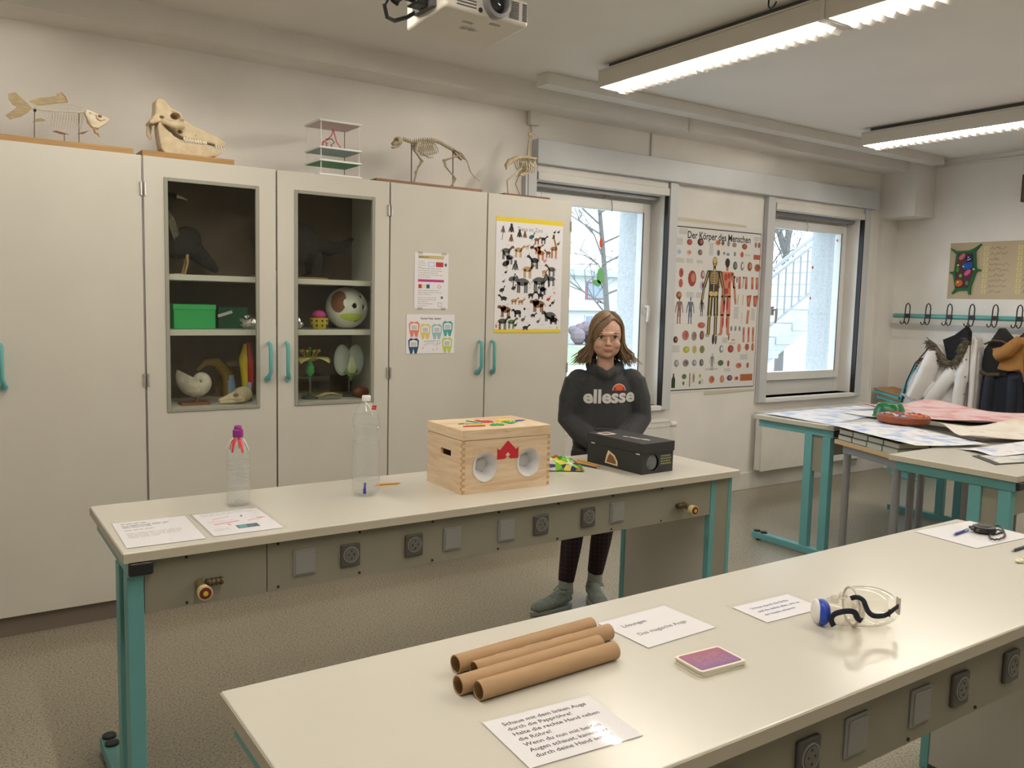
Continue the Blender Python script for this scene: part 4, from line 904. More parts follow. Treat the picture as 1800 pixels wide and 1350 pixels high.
def pen(label, p0, p1, m, zz):
    a = math.atan2(p1[1] - p0[1], p1[0] - p0[0]); L = math.hypot(p1[0] - p0[0], p1[1] - p0[1]); t = thing('ballpoint_pen', label, 'pen', (*p0, T + zz + .0046), a)
    MB().tube([(.012, 0, 0), (.02, 0, 0), (L - .03, 0, 0)], [.003, .0044, .0044], 10).build('barrel', m, t, smooth=True); MB().tube([(0, 0, 0), (.012, 0, 0)], [.0008, .003], 8).build('nib', M_steel, t, smooth=True)
    MB().cyl((L - .03, 0, 0), (L, 0, 0), .0046, n=10).build('cap', M_lblue, t, smooth=True); B(L - .035, -.0012, .0045, L - .004, .0012, .0060).build('clip', M_steel, t)
pen('blue ballpoint pen leaning against the stopwatch', (2.600, 1.352), (2.705, 1.360), mat('pen_blue', (.01, .02, .25), .35), .003)
pen('dark navy pen lying near the end of the front bench', (2.590, 1.172), (2.725, 1.176), mat('pen_navy', (.01, .012, .05), .4), 0)
for k, (x, y) in enumerate(((2.505, 1.110), (2.535, 1.095), (2.56, 1.115))):
    b = MB(); b.ell((0, 0, .006), (.016, .011, .006), 10, 6); rr = random.Random(k); b.v = [(p_[0] * rr.uniform(.8, 1.2), p_[1] * rr.uniform(.8, 1.2), max(0, p_[2] * rr.uniform(.7, 1.2))) for p_ in b.v]
    tag(b.build('paper_scrap', mat('scrap_cream', (.78, .75, .58), .7), loc=(x, y, T)), 'small crumpled cream paper scrap near the dark navy pen', 'paper scrap', 'cream paper scraps on the bench')
# ================================================================ specimens on the cabinets
def XZ(l, y=0.0): return [(x, y, z) for x, z in l]
def board(t, x0, x1, y0, y1, m, h_=.026): return B(x0, y0, 0, x1, y1, h_).build('base_board', m, t, bevel=.002)
def chain(mb, pts, r, n=6): mb.tube(pts, r, n); return mb
M_fin = mat('dry_fin', (.42, .33, .18), .6, noise=.3, nscale=30, stretch=(1, 1, 6))
M_rod = mat('rod_brass', (.14, .11, .08), .4, metal=.5)
CT = CH
# fish skeleton
t = thing('fish_skeleton', 'mounted fish skeleton on a long pine board', 'skeleton', (.5, 4.352, CT))
board(t, -.36, .257, -.13, .10, M_wood)
tail = [(-.219,.219),(-.193,.23),(-.169,.208),(-.145,.186),(-.13,.171),(-.146,.152),(-.172,.131),(-.217,.111),(-.234,.126),(-.211,.146),(-.188,.169),(-.205,.175),(-.22,.198)]
MB().prism(XZ(tail, -.002), (0, .004, 0)).build('tail_fin', M_fin, t, bevel=.001)
dors = [(-.142,.201),(-.1,.221),(-.035,.237),(-.032,.25),(-.016,.257),(.0,.235),(.008,.217),(-.036,.207),(-.112,.187),(-.132,.194)]
d = MB().prism(XZ(dors, -.0015), (0, .003, 0)).build('dorsal_fin', M_fin, t, bevel=.001)
q = MB(); q.tube(XZ([(-.016,.257),(.0,.238),(.008,.217)]), .0022, 5); q.tube(XZ([(.008,.217),(-.036,.207),(-.112,.187)]), .0014, 5); q.build('fin_spine', M_brown, d)
sp = MB(); pts = [(-.13,.171),(-.076,.166),(.003,.173),(.048,.177),(.081,.187)]; sp.tube(XZ(pts), .0035, 6)
for i in range(24): u = i / 23; x = -.128 + .2 * u; z = .169 + .012 * u * u; sp.cyl((x - .003, 0, z), (x + .003, 0, z), .0048, n=6)
sp.build('backbone', mat('pale_bone', (.62, .58, .48), .5), t, smooth=True)
rib0 = None
for i in range(12):
    x = -.05 + i * .011
    if rib0 is None:
        rb = MB()
        for s in (-1, 1): rb.tube([(0, 0, 0), (-.004, s * .018, -.03), (-.012, s * .012, -.072)], [.0012, .0011, .0006], 4)
        rib0 = rb.build('rib', mat('pale_bone', (.62, .58, .48)), t, loc=(x, 0, .168 + .008 * i / 12))
    else: copy_of(rib0, t, loc=(x, 0, .168 + .010 * i / 12))
nv = MB()
for i in range(22): x = -.12 + i * .0088; nv.tube([(x, 0, .170), (x - .008, 0, .19 + .012 * (i / 22))], .0008, 4)
nv.tube(XZ([(-.10,.187),(-.036,.20),(.03,.207),(.073,.202)]), .0012, 5); nv.build('neural_spines', mat('pale_bone', (.62, .58, .48)), t)
head = [(.081,.196),(.111,.19),(.138,.178),(.166,.172),(.18,.161),(.16,.139),(.131,.117),(.104,.117),(.086,.153),(.075,.175)]
hd = MB().prism(XZ(head, -.016), (0, .032, 0)); hd.ell((.112, 0, .150), (.030, .021, .030), 12, 8); hd = hd.build('skull', mat('fish_bone', (.74, .66, .50), .5), t, remesh=.0035, sm=3)
carve(hd, [EL((.137, -.018, .171), (.009, .028, .007)), EL((.097, -.018, .179), (.006, .008, .003))])
q = MB(); q.tube([(.122, -.018, .178), (.124, -.021, .160), (.138, -.019, .152), (.155, -.016, .158), (.17, -.012, .160)], .0022, 6); q.tube([(.083, -.016, .16), (.094, -.018, .128), (.112, -.016, .112), (.13, -.012, .112)], .003, 6); q.build('jaw_line', M_tan, hd, smooth=True)
for nm, l, r in (('pelvic_fin', [(-.132,.111),(-.118,.128),(-.10,.133),(-.08,.128),(-.085,.122)], .003), ('anal_fin', [(-.057,.081),(-.040,.087),(.014,.077),(-.02,.073)], .003), ('pectoral_fin', [(.043,.082),(.06,.092),(.095,.105),(.07,.086)], .003)): MB().prism(XZ(l, -.0015), (0, .003, 0)).build(nm, M_fin if nm == 'pelvic_fin' else M_brown, t)
q = MB(); q.tube(XZ([(.112,.113),(.118,.098),(.128,.092),(.136,.080)], -.004), [.004,.005,.004,.0015], 6); q.tube(XZ([(.122,.098),(.135,.094)], .004), .003, 6); q.build('gill_bone', M_tan, t, smooth=True)
for (a, b_) in (((-.122,.167),(-.127,.026)), ((.053,.175),(.051,.026)), ((-.008,.075),(-.008,.026))): MB().cyl((a[0], 0, a[1]), (b_[0], 0, b_[1]), .0022, n=6).build('support_rod', M_rod, t)
MB().cyl((-.122, -.004, .160), (-.118, .004, .172), .006, n=8).build('clamp', M_black, t)

# pig skull
t = thing('pig_skull', 'large cream pig skull on a pine board', 'skull', (1.0, 4.352, CT))
board(t, -.207, .21, -.13, .11, M_wood)
U = [(-.112,.29),(-.088,.283),(-.052,.245),(-.022,.234),(.008,.2),(.038,.183),(.094,.165),(.16,.144),(.197,.127),(.202,.109),(.188,.094),(.141,.106),(.089,.111),(.042,.115),(-.003,.118),(-.033,.133),(-.043,.147),(-.078,.163),(-.099,.18),(-.132,.166),(-.153,.16),(-.158,.172),(-.131,.209),(-.126,.273)]
Mn = [(-.117,.173),(-.097,.182),(-.083,.152),(-.053,.122),(-.024,.103),(.017,.097),(.089,.098),(.133,.089),(.172,.079),(.194,.080),(.156,.050),(.119,.040),(.016,.032),(-.087,.030),(-.106,.055),(-.114,.105),(-.12,.152)]
def taper(l, w0, w1):
    """extrude an outline sideways, narrower towards the snout"""
    b = MB(); n = len(l); k = lambda x: w0 + (w1 - w0) * max(0, min(1, (x + .16) / .36)); vs = [(x, -k(x), z) for x, z in l] + [(x, k(x), z) for x, z in l]
    b.add(vs, [tuple(range(n))[::-1], tuple(range(n, 2 * n))] + [(j, (j + 1) % n, n + (j + 1) % n, n + j) for j in range(n)]); return b
b = taper(U, .052, .022); b.tube([(-.10, -.052, .178), (-.085, -.066, .172), (-.045, -.068, .165), (-.005, -.050, .172)], [.012, .014, .020, .012], 8); b.tube([(-.05, -.045, .236), (-.02, -.048, .222), (-.01, -.046, .195)], [.010, .009, .010], 8)
b = b.build('cranium', M_bone, t, remesh=.005, sm=3)
carve(b, [EL((-.042, -.058, .211), (.022, .085, .016)), EL((-.020, -.060, .143), (.013, .060, .010)), EL((.052, -.038, .135), (.003, .008, .005)), MB().tube([(.172, -.030, .141), (.198, -.026, .127)], [.003, .004], 8), EL((-.102, -.060, .198), (.012, .040, .008))])
m_ = taper(Mn, .050, .024).build('mandible', M_bone, t, remesh=.005, sm=2)
MB().tube([(-.145, .02, .16), (-.150, .02, .12), (-.14, .02, .10)], [.012, .010, .006], 8).build('neck_process', M_bone, t, smooth=True)
for i in range(9):
    x = .0 + i * .0125
    for zc, sg in ((.117 - .0006 * i, 1), (.101, -1)): MB().ell((x + (.003 if sg < 0 else 0), -.039 + .0013 * i, zc - sg * .004), (.0062, .006, .0078), 8, 6).build('tooth', mat('tooth_white', (.74, .68, .54), .4), t, smooth=True)
for x, z in ((.150, .098), (.162, .094), (.174, .091), (.186, .086)): MB().tube([(x, -.026, z + .008), (x + .004, -.028, z - .010)], [.005, .003], 7).build('incisor', mat('tooth_white', (.74, .68, .54)), t, smooth=True)

# layered acrylic model
t = thing('layered_plate_model', 'model of stacked clear plates with pink and green layers on rods', 'model', (1.772, 4.36, CT))
Mpl = mat('acrylic_white', (.84, .84, .82), .3); Mpk = mat('pink_film', (.66, .52, .53), .5); Mgr = mat('green_film', (.05, .26, .12), .5); Mgb = mat('blue_green_film', (.28, .38, .38), .5)
hw, hd_ = .118, .11
for k, (z, m) in enumerate(((.006, Mpl), (.078, Mgr), (.143, Mgb), (.280, Mpk))):
    b = MB(); b.box(-hw, -hd_, z, hw, hd_, z + .010); o = b.build('plate', Mpl, t, bevel=.001)
    B(-hw + .004, -hd_ + .004, z - .0012, hw - .004, hd_ - .004, z - .0002).build('coloured_film', m, o)
for x in (-hw + .012, hw - .012):
    for y in (-hd_ + .012, hd_ - .012): MB().cyl((x, y, 0), (x, y, .28), .0022, n=8).build('rod', Mpl if y < 0 or x < 0 else M_brown, t)
b = MB(); b.tube([(-.075, 0, .158), (-.06, 0, .19), (-.035, -.01, .205), (-.01, -.01, .235), (.0, 0, .27), (.02, 0, .20), (.05, 0, .165), (.07, 0, .16)], .004, 6); b.tube([(-.06, .02, .158), (-.045, .02, .20), (-.03, .01, .19), (-.04, .0, .16)], .006, 6); b.build('pink_wire', M_pink, t, smooth=True)
MB().tube([(-.05, -.02, .205), (-.02, -.03, .208), (-.005, -.03, .192), (-.025, -.03, .175), (-.01, -.03, .16), (.03, -.03, .158), (.055, -.03, .162)], .003, 6).build('dark_wire', M_brown, t, smooth=True)

# cat skeleton
M_cat = mat('cat_bone', (.50, .43, .30), .6, noise=.2, nscale=30); M_bdark = mat('mahogany_board', (.16, .07, .035), .45, noise=.2, nscale=8, stretch=(1, 10, 10))
t = thing('cat_skeleton', 'standing cat skeleton with long tail on a brown board', 'skeleton', (2.40, 4.402, CT))
board(t, -.42, .255, -.14, .10, mat('brown_board', (.26, .12, .06), .5, noise=.2, nscale=8, stretch=(1, 10, 10)), .022)
def spine_part(name, pts, r0, r1, n, spikes, parent, m):
    P = [Vector((x, 0, z)) for x, z in pts]; b = MB(); b.tube(P, [r0 * .55 + (r1 - r0) * .55 * i / (len(P) - 1) for i in range(len(P))], 6)
    L = [0]
    for i in range(len(P) - 1): L.append(L[-1] + (P[i + 1] - P[i]).length)
    for k in range(n):
        s = L[-1] * k / (n - 1); i = 0
        while i < len(P) - 2 and L[i + 1] < s: i += 1
        f = (s - L[i]) / max(1e-6, L[i + 1] - L[i]); p = P[i].lerp(P[i + 1], f); r = r0 + (r1 - r0) * k / (n - 1); d = (P[i + 1] - P[i]).normalized()
        b.cyl(p - d * r * .6, p + d * r * .6, r, n=7)
        if spikes: b.tube([p, p + Vector((-.004, 0, spikes * r))], [r * .45, r * .2], 4)
    return b.build(name, m, parent, smooth=True)
spine_part('backbone', [(-.187,.271),(-.134,.262),(-.07,.283),(-.004,.291),(.05,.282),(.106,.26),(.143,.249)], .0085, .0088, 25, 2.0, t, M_cat)
spine_part('tail', [(.143,.252),(.194,.239),(.233,.195),(.253,.144),(.286,.11),(.322,.091)], .0062, .0026, 22, 0, t, M_cat)
sk = MB(); sk.ell((-.222, 0, .262), (.030, .023, .022)); sk.tube([(-.235, 0, .252), (-.262, 0, .236)], [.018, .011], 8); s_ = sk.build('skull', M_cat, t, remesh=.004, sm=2); carve(s_, [EL((-.240, -.022, .262), (.009, .026, .008))])
MB().tube([(-.208, -.014, .25), (-.225, -.014, .228), (-.256, -.004, .216), (-.262, .004, .22), (-.225, .014, .228), (-.208, .014, .25)], .0042, 6).build('jaw', M_cat, t, smooth=True)
for i in range(11):
    x = -.115 + i * .0115; dz = .05 + .022 * math.sin(PI * (i + 2) / 13); z = .266 + .017 * min(1, i / 6)
    b = MB()
    for s in (-1, 1): b.tube([(x, 0, z), (x + .004, s * .022, z - .018), (x + .016, s * .026, z - dz * .7), (x + .030, s * .010, z - dz * 1.15)], [.0022, .0024, .0022, .0016], 5)
    b.build('rib', M_cat, t, smooth=True)
MB().tube([(-.10, 0, .222), (-.06, 0, .205), (-.025, 0, .190), (.004, 0, .196)], [.003, .0035, .004, .003], 6).build('breastbone', M_cat, t, smooth=True)
def limb(t, pts, rs, name, m, y):
    b = MB(); P = [(x, y, z) for x, z in pts]
    for i in range(len(P) - 1):
        p, q = Vector(P[i]), Vector(P[i + 1]); b.tube([p, p.lerp(q, .15), p.lerp(q, .5), p.lerp(q, .85), q], [rs * 1.5, rs, rs * .8, rs, rs * 1.5], 6)
    x, z = pts[-1]
    for k in range(4): b.tube([(x, y, z), (x - .02, y + (k - 1.5) * .006, z - .012), (x - .032, y + (k - 1.5) * .008, .024)], [rs * .8, rs * .6, rs * .4], 5)
    b.build(name, m, t, smooth=True)
limb(t, [(-.118,.262),(-.128,.207),(-.08,.161),(-.126,.094),(-.132,.045)], .0042, 'foreleg', M_cat, -.028); limb(t, [(-.111,.25),(-.108,.225),(-.062,.173),(-.08,.135),(-.105,.045)], .0042, 'foreleg', M_cat, .028)
limb(t, [(.17,.225),(.052,.181),(.065,.150),(.128,.094),(.115,.045)], .0045, 'hind_leg', M_cat, -.030); limb(t, [(.18,.225),(.095,.191),(.110,.150),(.172,.093),(.150,.045)], .0045, 'hind_leg', M_cat, .030)
b = MB()
for s in (-1, 1): b.tube([(.135, s * .012, .252), (.165, s * .02, .232), (.203, s * .018, .205)], [.009, .011, .009], 7, flat=.5)
b.build('pelvis', M_cat, t, smooth=True)
b = MB()
for s in (-1, 1): b.prism([(-.13, s * .026, .245), (-.10, s * .026, .27), (-.085, s * .026, .262), (-.118, s * .026, .225)], (0, .003, 0))
b.build('shoulder_blade', M_cat, t)
for a, c in (((-.139, .255), (-.138, .02)), ((.133, .255), (.137, .02))): MB().cyl((a[0], 0, a[1]), (c[0], 0, c[1]), .0032, n=7).build('support_rod', M_rod, t)
# bird skeleton
t = thing('bird_skeleton', 'upright hen skeleton on a dark board at the cabinet end', 'skeleton', (3.03, 4.402, CT)); M_bd = mat('bird_bone', (.62, .52, .34), .6, noise=.2, nscale=30)
board(t, -.20, .142, -.11, .10, M_bdark, .022)
spine_part('neck', [(.057,.405),(.049,.356),(.041,.311),(.043,.27)], .0065, .0085, 12, 0, t, M_bd)
b = MB(); b.ell((.058, 0, .413), (.020, .015, .016)); b.tube([(.07, 0, .412), (.099, 0, .416)], [.009, .0015], 7); b = b.build('skull', M_bd, t, remesh=.0035, sm=1); carve(b, [EL((.060, -.016, .414), (.007, .010, .006))])
b = MB(); b.tube([(.09, 0, .262), (.04, 0, .270), (-.04, 0, .258), (-.095, 0, .230), (-.120, 0, .205), (-.116, 0, .180)], [.018, .014, .022, .026, .015, .005], 10, flat=.7); b.build('pelvis_and_back', M_bd, t, smooth=True)
for i in range(7):
    x = .06 - i * .016; b = MB()
    for s in (-1, 1): b.tube([(x, s * .01, .262), (x + .004, s * .036, .238), (x + .014, s * .036, .205), (x + .022, s * .012, .180)], .0026, 5)
    b.build('rib', M_bd, t, smooth=True)
MB().prism(XZ([(.100,.262),(.104,.238),(.05,.176),(.015,.151),(-.018,.158),(.022,.185),(.07,.22)], -.002), (0, .004, 0)).build('keel', M_bd, t)
for s in (-1, 1): MB().tube([(.085, s * .03, .266), (.02, s * .045, .258), (.012, s * .046, .235), (.06, s * .045, .205), (.02, s * .045, .165), (-.02, s * .043, .15)], [.005, .004, .0045, .004, .003, .0015], 6).build('wing', M_bd, t, smooth=True)
for y, pts in ((-.022, [(-.005,.228),(-.026,.192),(-.123,.11),(-.114,.024)]), (.022, [(.01,.228),(.010,.20),(-.03,.102),(.01,.026)])):
    b = MB(); b.tube([(x, y, z) for x, z in pts], [.007, .007, .0055, .004], 7)
    for k in (-1, 0, 1): b.tube([(pts[-1][0], y, .026), (pts[-1][0] + .05, y + k * .022, .024)], [.004, .002], 5)
    b.build('leg', M_bd, t, smooth=True)
MB().cyl((.045, 0, .27), (.05, 0, .02), .0026, n=7).build('support_rod', M_rod, t)

# ================================================================ posters on the cabinet doors
yP = CY - .0012
def wall_sheet(name, label, x0, z0, x1, z1, cat='poster', m=None): return sheet(name, label, cat, x1 - x0, z1 - z0, (x0, yP, z0), (0, 0, 0), m)
s = wall_sheet('notice_sheet', 'sleeved printed notice with magenta bar on the cabinet door', 2.185, 1.484, 2.400, 1.794)
p = Print(); w_, h_ = .215, .31; rr = random.Random(11)
p.rect(.022, .278, .185, .297, C_('sand', (.60, .50, .25))); p.para(.028, .285, .15, 1, .01, .004, M_dgrey, rnd=rr); p.para(.022, .262, .07, 4, .011, .003, M_lgrey, rnd=rr); p.rect(.085, .235, .125, .262, M_lblue); p.rect(.089, .238, .121, .259, M_paper, 1); p.rect(.134, .235, .182, .262, M_red); p.disc(.197, .248, .008, .010, M_dgrey)
p.para(.022, .222, .185, 5, .012, .0035, M_lgrey, rnd=rr); p.rect(.022, .150, .187, .164, M_magenta); p.rect(.025, .114, .046, .136, M_red); p.rect(.050, .114, .071, .136, C_('pale_yellow', (.75, .70, .45))); p.rect(.075, .114, .096, .136, M_navy); p.disc(.158, .125, .013, .010, M_pink, n=8); p.disc(.158, .125, .009, .006, M_paper, 1, n=8)
p.para(.022, .100, .185, 3, .011, .0035, M_lgrey, rnd=rr); p.para(.022, .060, .15, 3, .011, .0035, M_lgrey, rnd=rr); p.disc(.175, .064, .008, .008, M_dgrey); p.para(.022, .026, .14, 2, .011, .0035, M_lgrey, rnd=rr); p.rect(.15, .012, .176, .036, M_lgrey); p.rect(.153, .015, .173, .033, M_paper, 1); p.done(s)
for x, z in ((.02, .302), (.17, .302), (.02, -.006), (.17, -.006)): B(x, -.0014, z, x + .03, -.0010, z + .014).build('tape', thin_glass('tape', (.95, .93, .85), .03, .2, haze=.15), s)
s = wall_sheet('tooth_chart', 'white chart with coloured teeth outlines below the notice', 2.139, 1.233, 2.446, 1.453)
p = Print(); p.text('Karies? Nein, danke!', .153, .192, .0155, M_ink, align='CENTER', bold=.02)
def tooth(cx, cz, c, sx=1.0):
    k = .034 * sx
    p.poly([(cx - k, cz + k * .8), (cx - k * .6, cz + k * 1.25), (cx, cz + k * 1.1), (cx + k * .6, cz + k * 1.25), (cx + k, cz + k * .8), (cx + k * .9, cz - k * .3), (cx + k * .6, cz - k * 1.35), (cx + k * .2, cz - k * 1.3), (cx, cz - k * .5), (cx - k * .2, cz - k * 1.3), (cx - k * .6, cz - k * 1.35), (cx - k * .9, cz - k * .3)], c, 1)
    p.poly([(cx - k * .72, cz + k * .75), (cx - k * .72, cz - k * .2), (cx + k * .72, cz - k * .2), (cx + k * .72, cz + k * .75), (cx, cz + k * .95)], M_paper, 2); p.rect(cx - k * .5, cz - k * .1, cx + k * .5, cz + k * .6, C_('tooth_grey', (.55, .56, .56)), 3)
for cx, cz, c in ((.048, .138, C_('coral', (.72, .22, .14))), (.118, .125, C_('pale_gold', (.70, .58, .16))), (.192, .125, C_('pale_teal', (.30, .50, .56))), (.262, .142, C_('sea', (.06, .36, .34))), (.045, .045, M_navy), (.260, .048, M_lime)): tooth(cx, cz, c)
for k in range(9): a = PI * k / 8; p.line(.115 + k * .010, .055 + .012 * math.sin(a), .112 + k * .010, .040 + .012 * math.sin(a), .0025, M_lgrey, 1)
p.line(.11, .068, .19, .072, .004, M_lgrey); p.disc(.205, .062, .012, .012, M_lgrey); p.disc(.205, .062, .008, .008, M_paper, 1)
for x, z in ((.105, .03), (.17, .022), (.195, .025)): p.disc(x, z, .004, .004, M_pink)
p.done(s)
# animals poster
s = wall_sheet('animal_poster', 'tall white zoo animal poster with yellow bands on the cabinet door', 2.717, 1.350, 3.209, 2.032)
p = Print(); PW, PH = .492, .682
p.rect(0, PH - .027, PW, PH, M_yellow); p.rect(.0, 0, PW, .020, M_yellow); p.text('Tiere im Zoo', .245, PH - .075, .034, C_('title_grey', (.22, .22, .22)), align='CENTER')
def quad(cx, cz, s, c, neck=.3, na=.8, leg=.5, hump=0, trunk=False, flip=1, horn=False):
    """four-legged animal silhouette, about s wide"""
    p.disc(cx, cz, s * .36, s * .19, c, 1); 
    if hump: p.disc(cx + flip * s * .14, cz + s * .10, s * .19, s * .17, c, 1)
    for dx in (-.27, -.17, .15, .26): p.rect(cx + dx * s - s * .045, cz - s * (.1 + leg), cx + dx * s + s * .045, cz, c, 1)
    hx, hz = cx + flip * s * (.30 + neck * math.cos(na)), cz + s * (.06 + neck * math.sin(na)); p.line(cx + flip * s * .24, cz + s * .04, hx, hz, s * .17, c, 1); p.disc(hx + flip * s * .05, hz, s * .14, s * .095, c, 1, a=-.3 * flip)
    p.line(cx - flip * s * .33, cz + s * .08, cx - flip * s * .46, cz - s * .12, s * .035, c, 1)
    if trunk: p.line(hx + flip * s * .12, hz - s * .02, hx + flip * s * .17, hz - s * .42, s * .06, c, 1); p.disc(hx - flip * s * .03, hz, s * .12, s * .16, M_dgrey, 2)
    if horn: p.line(hx, hz + s * .05, hx - flip * s * .03, hz + s * .26, s * .03, c, 1)
def bird(cx, cz, s, c, flip=1, leg=.4):
    p.disc(cx, cz, s * .34, s * .2, c, 1, a=.35 * flip); p.line(cx + flip * s * .2, cz + s * .08, cx + flip * s * .32, cz + s * .38, s * .1, c, 1); p.disc(cx + flip * s * .34, cz + s * .40, s * .09, s * .08, c, 1); p.line(cx, cz - s * .1, cx, cz - s * (.15 + leg), s * .04, c, 1); p.line(cx + s * .1, cz - s * .1, cx + s * .1, cz - s * (.15 + leg), s * .04, c, 1)
def ape(cx, cz, s, c): p.disc(cx, cz, s * .2, s * .32, c, 1); p.disc(cx, cz + s * .36, s * .14, s * .15, c, 1); p.line(cx - s * .12, cz + s * .2, cx - s * .3, cz - s * .3, s * .1, c, 1); p.line(cx + s * .12, cz + s * .2, cx + s * .26, cz - s * .3, s * .1, c, 1)
Z_ = lambda v: PH - v * PH; X_ = lambda u: u * PW
K, Bn, Tn, Gy = M_ink, M_brown, M_tan, M_dgrey
for u, v, s_, c in ((.10, .115, .05, Gy), (.22, .10, .065, K), (.34, .14, .06, K), (.42, .145, .05, Bn), (.22, .185, .055, Bn), (.29, .42, .075, Gy)): ape(X_(u), Z_(v), s_, c)
p.line(X_(.10), Z_(.13), X_(.085), Z_(.20), .004, Gy, 1)
for u, v, s_, c, kw in ((.60, .175, .05, Bn, {}), (.70, .165, .05, K, {'neck': .35}), (.15, .29, .085, Gy, {}), (.20, .345, .07, Gy, {'flip': -1}), (.33, .275, .075, Tn, {}), (.62, .25, .06, C_('camel', (.5, .17, .05)), {'hump': 1, 'neck': .4}), (.665, .29, .075, C_('camel', (.5, .17, .05)), {'hump': 1, 'neck': .4, 'flip': -1}), (.78, .285, .05, Bn, {'flip': -1, 'horn': True}),
    (.575, .36, .085, K, {'flip': -1, 'horn': True}), (.47, .44, .09, Tn, {}), (.84, .43, .075, Gy, {'flip': -1, 'neck': .35}), (.84, .515, .075, Gy, {'flip': -1, 'neck': .35}), (.73, .455, .05, Tn, {}), (.40, .555, .125, Gy, {'trunk': True, 'flip': -1, 'leg': .42, 'neck': .12}), (.655, .54, .13, Gy, {'trunk': True, 'leg': .42, 'neck': .12}), (.71, .61, .07, K, {'trunk': True, 'leg': .4, 'neck': .1, 'flip': -1}),
    (.53, .665, .055, K, {'leg': .3}), (.68, .665, .06, K, {'leg': .3, 'flip': -1}), (.13, .70, .06, K, {'leg': .15, 'flip': -1}), (.28, .72, .055, C_('fawn', (.55, .28, .12)), {'leg': .3}), (.38, .725, .05, C_('fawn', (.55, .28, .12)), {'leg': .3}), (.65, .745, .12, Bn, {'hump': 1, 'leg': .3, 'neck': .1, 'flip': -1}), (.16, .80, .10, Bn, {'leg': .35, 'neck': .15, 'hump': 1, 'flip': -1}),
    (.34, .82, .075, K, {'leg': .3, 'neck': .15, 'flip': -1}), (.83, .845, .115, Gy, {'leg': .22, 'neck': .12, 'flip': -1}), (.89, .885, .085, K, {'leg': .22, 'neck': .1, 'flip': -1}), (.12, .90, .085, C_('olive_dark', (.07, .09, .05)), {}), (.25, .905, .07, C_('moss', (.10, .16, .05)), {}), (.46, .955, .055, K, {'leg': .2}), (.57, .845, .045, K, {'leg': .2}), (.46, .24, .03, Tn, {'horn': True})): quad(X_(u), Z_(v), s_, c, **kw)
quad(X_(.87), Z_(.245), .07, C_('giraffe', (.42, .17, .04)), neck=1.15, na=1.95, leg=.75)
for u, v, s_, c in ((.52, .155, .06, C_('peacock', (.03, .10, .16))), (.15, .40, .08, K), (.24, .53, .07, Gy), (.27, .61, .05, K), (.10, .63, .055, K), (.87, .10, .03, K), (.93, .095, .03, K), (.93, .20, .035, Gy), (.53, .245, .045, K), (.73, .36, .04, M_pink), (.80, .70, .045, M_red), (.83, .755, .03, K), (.87, .73, .04, K), (.42, .885, .045, Gy), (.65, .90, .04, Gy), (.31, .935, .035, K), (.85, .15, .03, M_green), (.12, .555, .03, Gy), (.15, .475, .03, K)): bird(X_(u), Z_(v), s_, c, leg=.2)
p.disc(X_(.43), Z_(.81), .022, .026, M_paper, 2); p.disc(X_(.43), Z_(.81), .018, .024, K, 1); p.disc(X_(.44), Z_(.79), .008, .008, K, 3)
for u, v in ((.18, .24), (.40, .10), (.75, .12), (.28, .33), (.45, .335), (.68, .40), (.9, .34), (.12, .50), (.52, .60), (.88, .60), (.45, .69), (.2, .75), (.5, .79), (.74, .81), (.1, .855), (.36, .87), (.5, .91), (.72, .93), (.62, .97), (.85, .95)): p.para(X_(u) - .014, Z_(v), X_(u) + .016, 2, .005, .0016, M_lgrey, rnd=rr)
p.disc(X_(.03), Z_(.945), .007, .014, M_orange, 2); p.disc(X_(.95), Z_(.955), .007, .009, M_lime, 1); p.disc(X_(.89), Z_(.64), .010, .003, M_red, 1, a=-.6); p.done(s)
# ================================================================ anatomy poster on the window wall
PX0, PX1, PZ0, PZ1 = 4.655, 5.665, .855, 2.178
s = sheet('anatomy_poster', 'large human body wall chart between the two windows', 'poster', PX1 - PX0, PZ1 - PZ0, (PX0, YB - .002, PZ0), (0, 0, 0), mat('chart_paper', (.74, .73, .71), .5)); PW, PH = PX1 - PX0, PZ1 - PZ0
p = Print(); M_red0 = M_red; M_red = C_('chart_red', (.33, .045, .035)); M_pink0 = M_pink; M_pink = C_('chart_pink', (.45, .17, .17)); rr = random.Random(21); X_ = lambda u: u * PW; Z_ = lambda v: PH - v * PH
for a in ((.012, .030, .985, .030, .008), (.012, .985, .985, .985, .008)): p.line(X_(a[0]), Z_(a[1]), X_(a[2]), Z_(a[3]), a[4], M_ink)
for u in (.012, .985): p.line(X_(u), Z_(.030), X_(u), Z_(.985), .005, M_ink)
p.text('Der Körper des Menschen', X_(.50), Z_(.092), .078, M_ink, align='CENTER', bold=.018, sx=.86)
Mtx = C_('chart_text', (.50, .50, .49)); Mfl = C_('flesh', (.42, .10, .06)); Mfl2 = C_('flesh_pale', (.55, .22, .13)); Msk = C_('skeleton_bone', (.60, .45, .16)); Mgy = C_('grey_body', (.22, .24, .26))
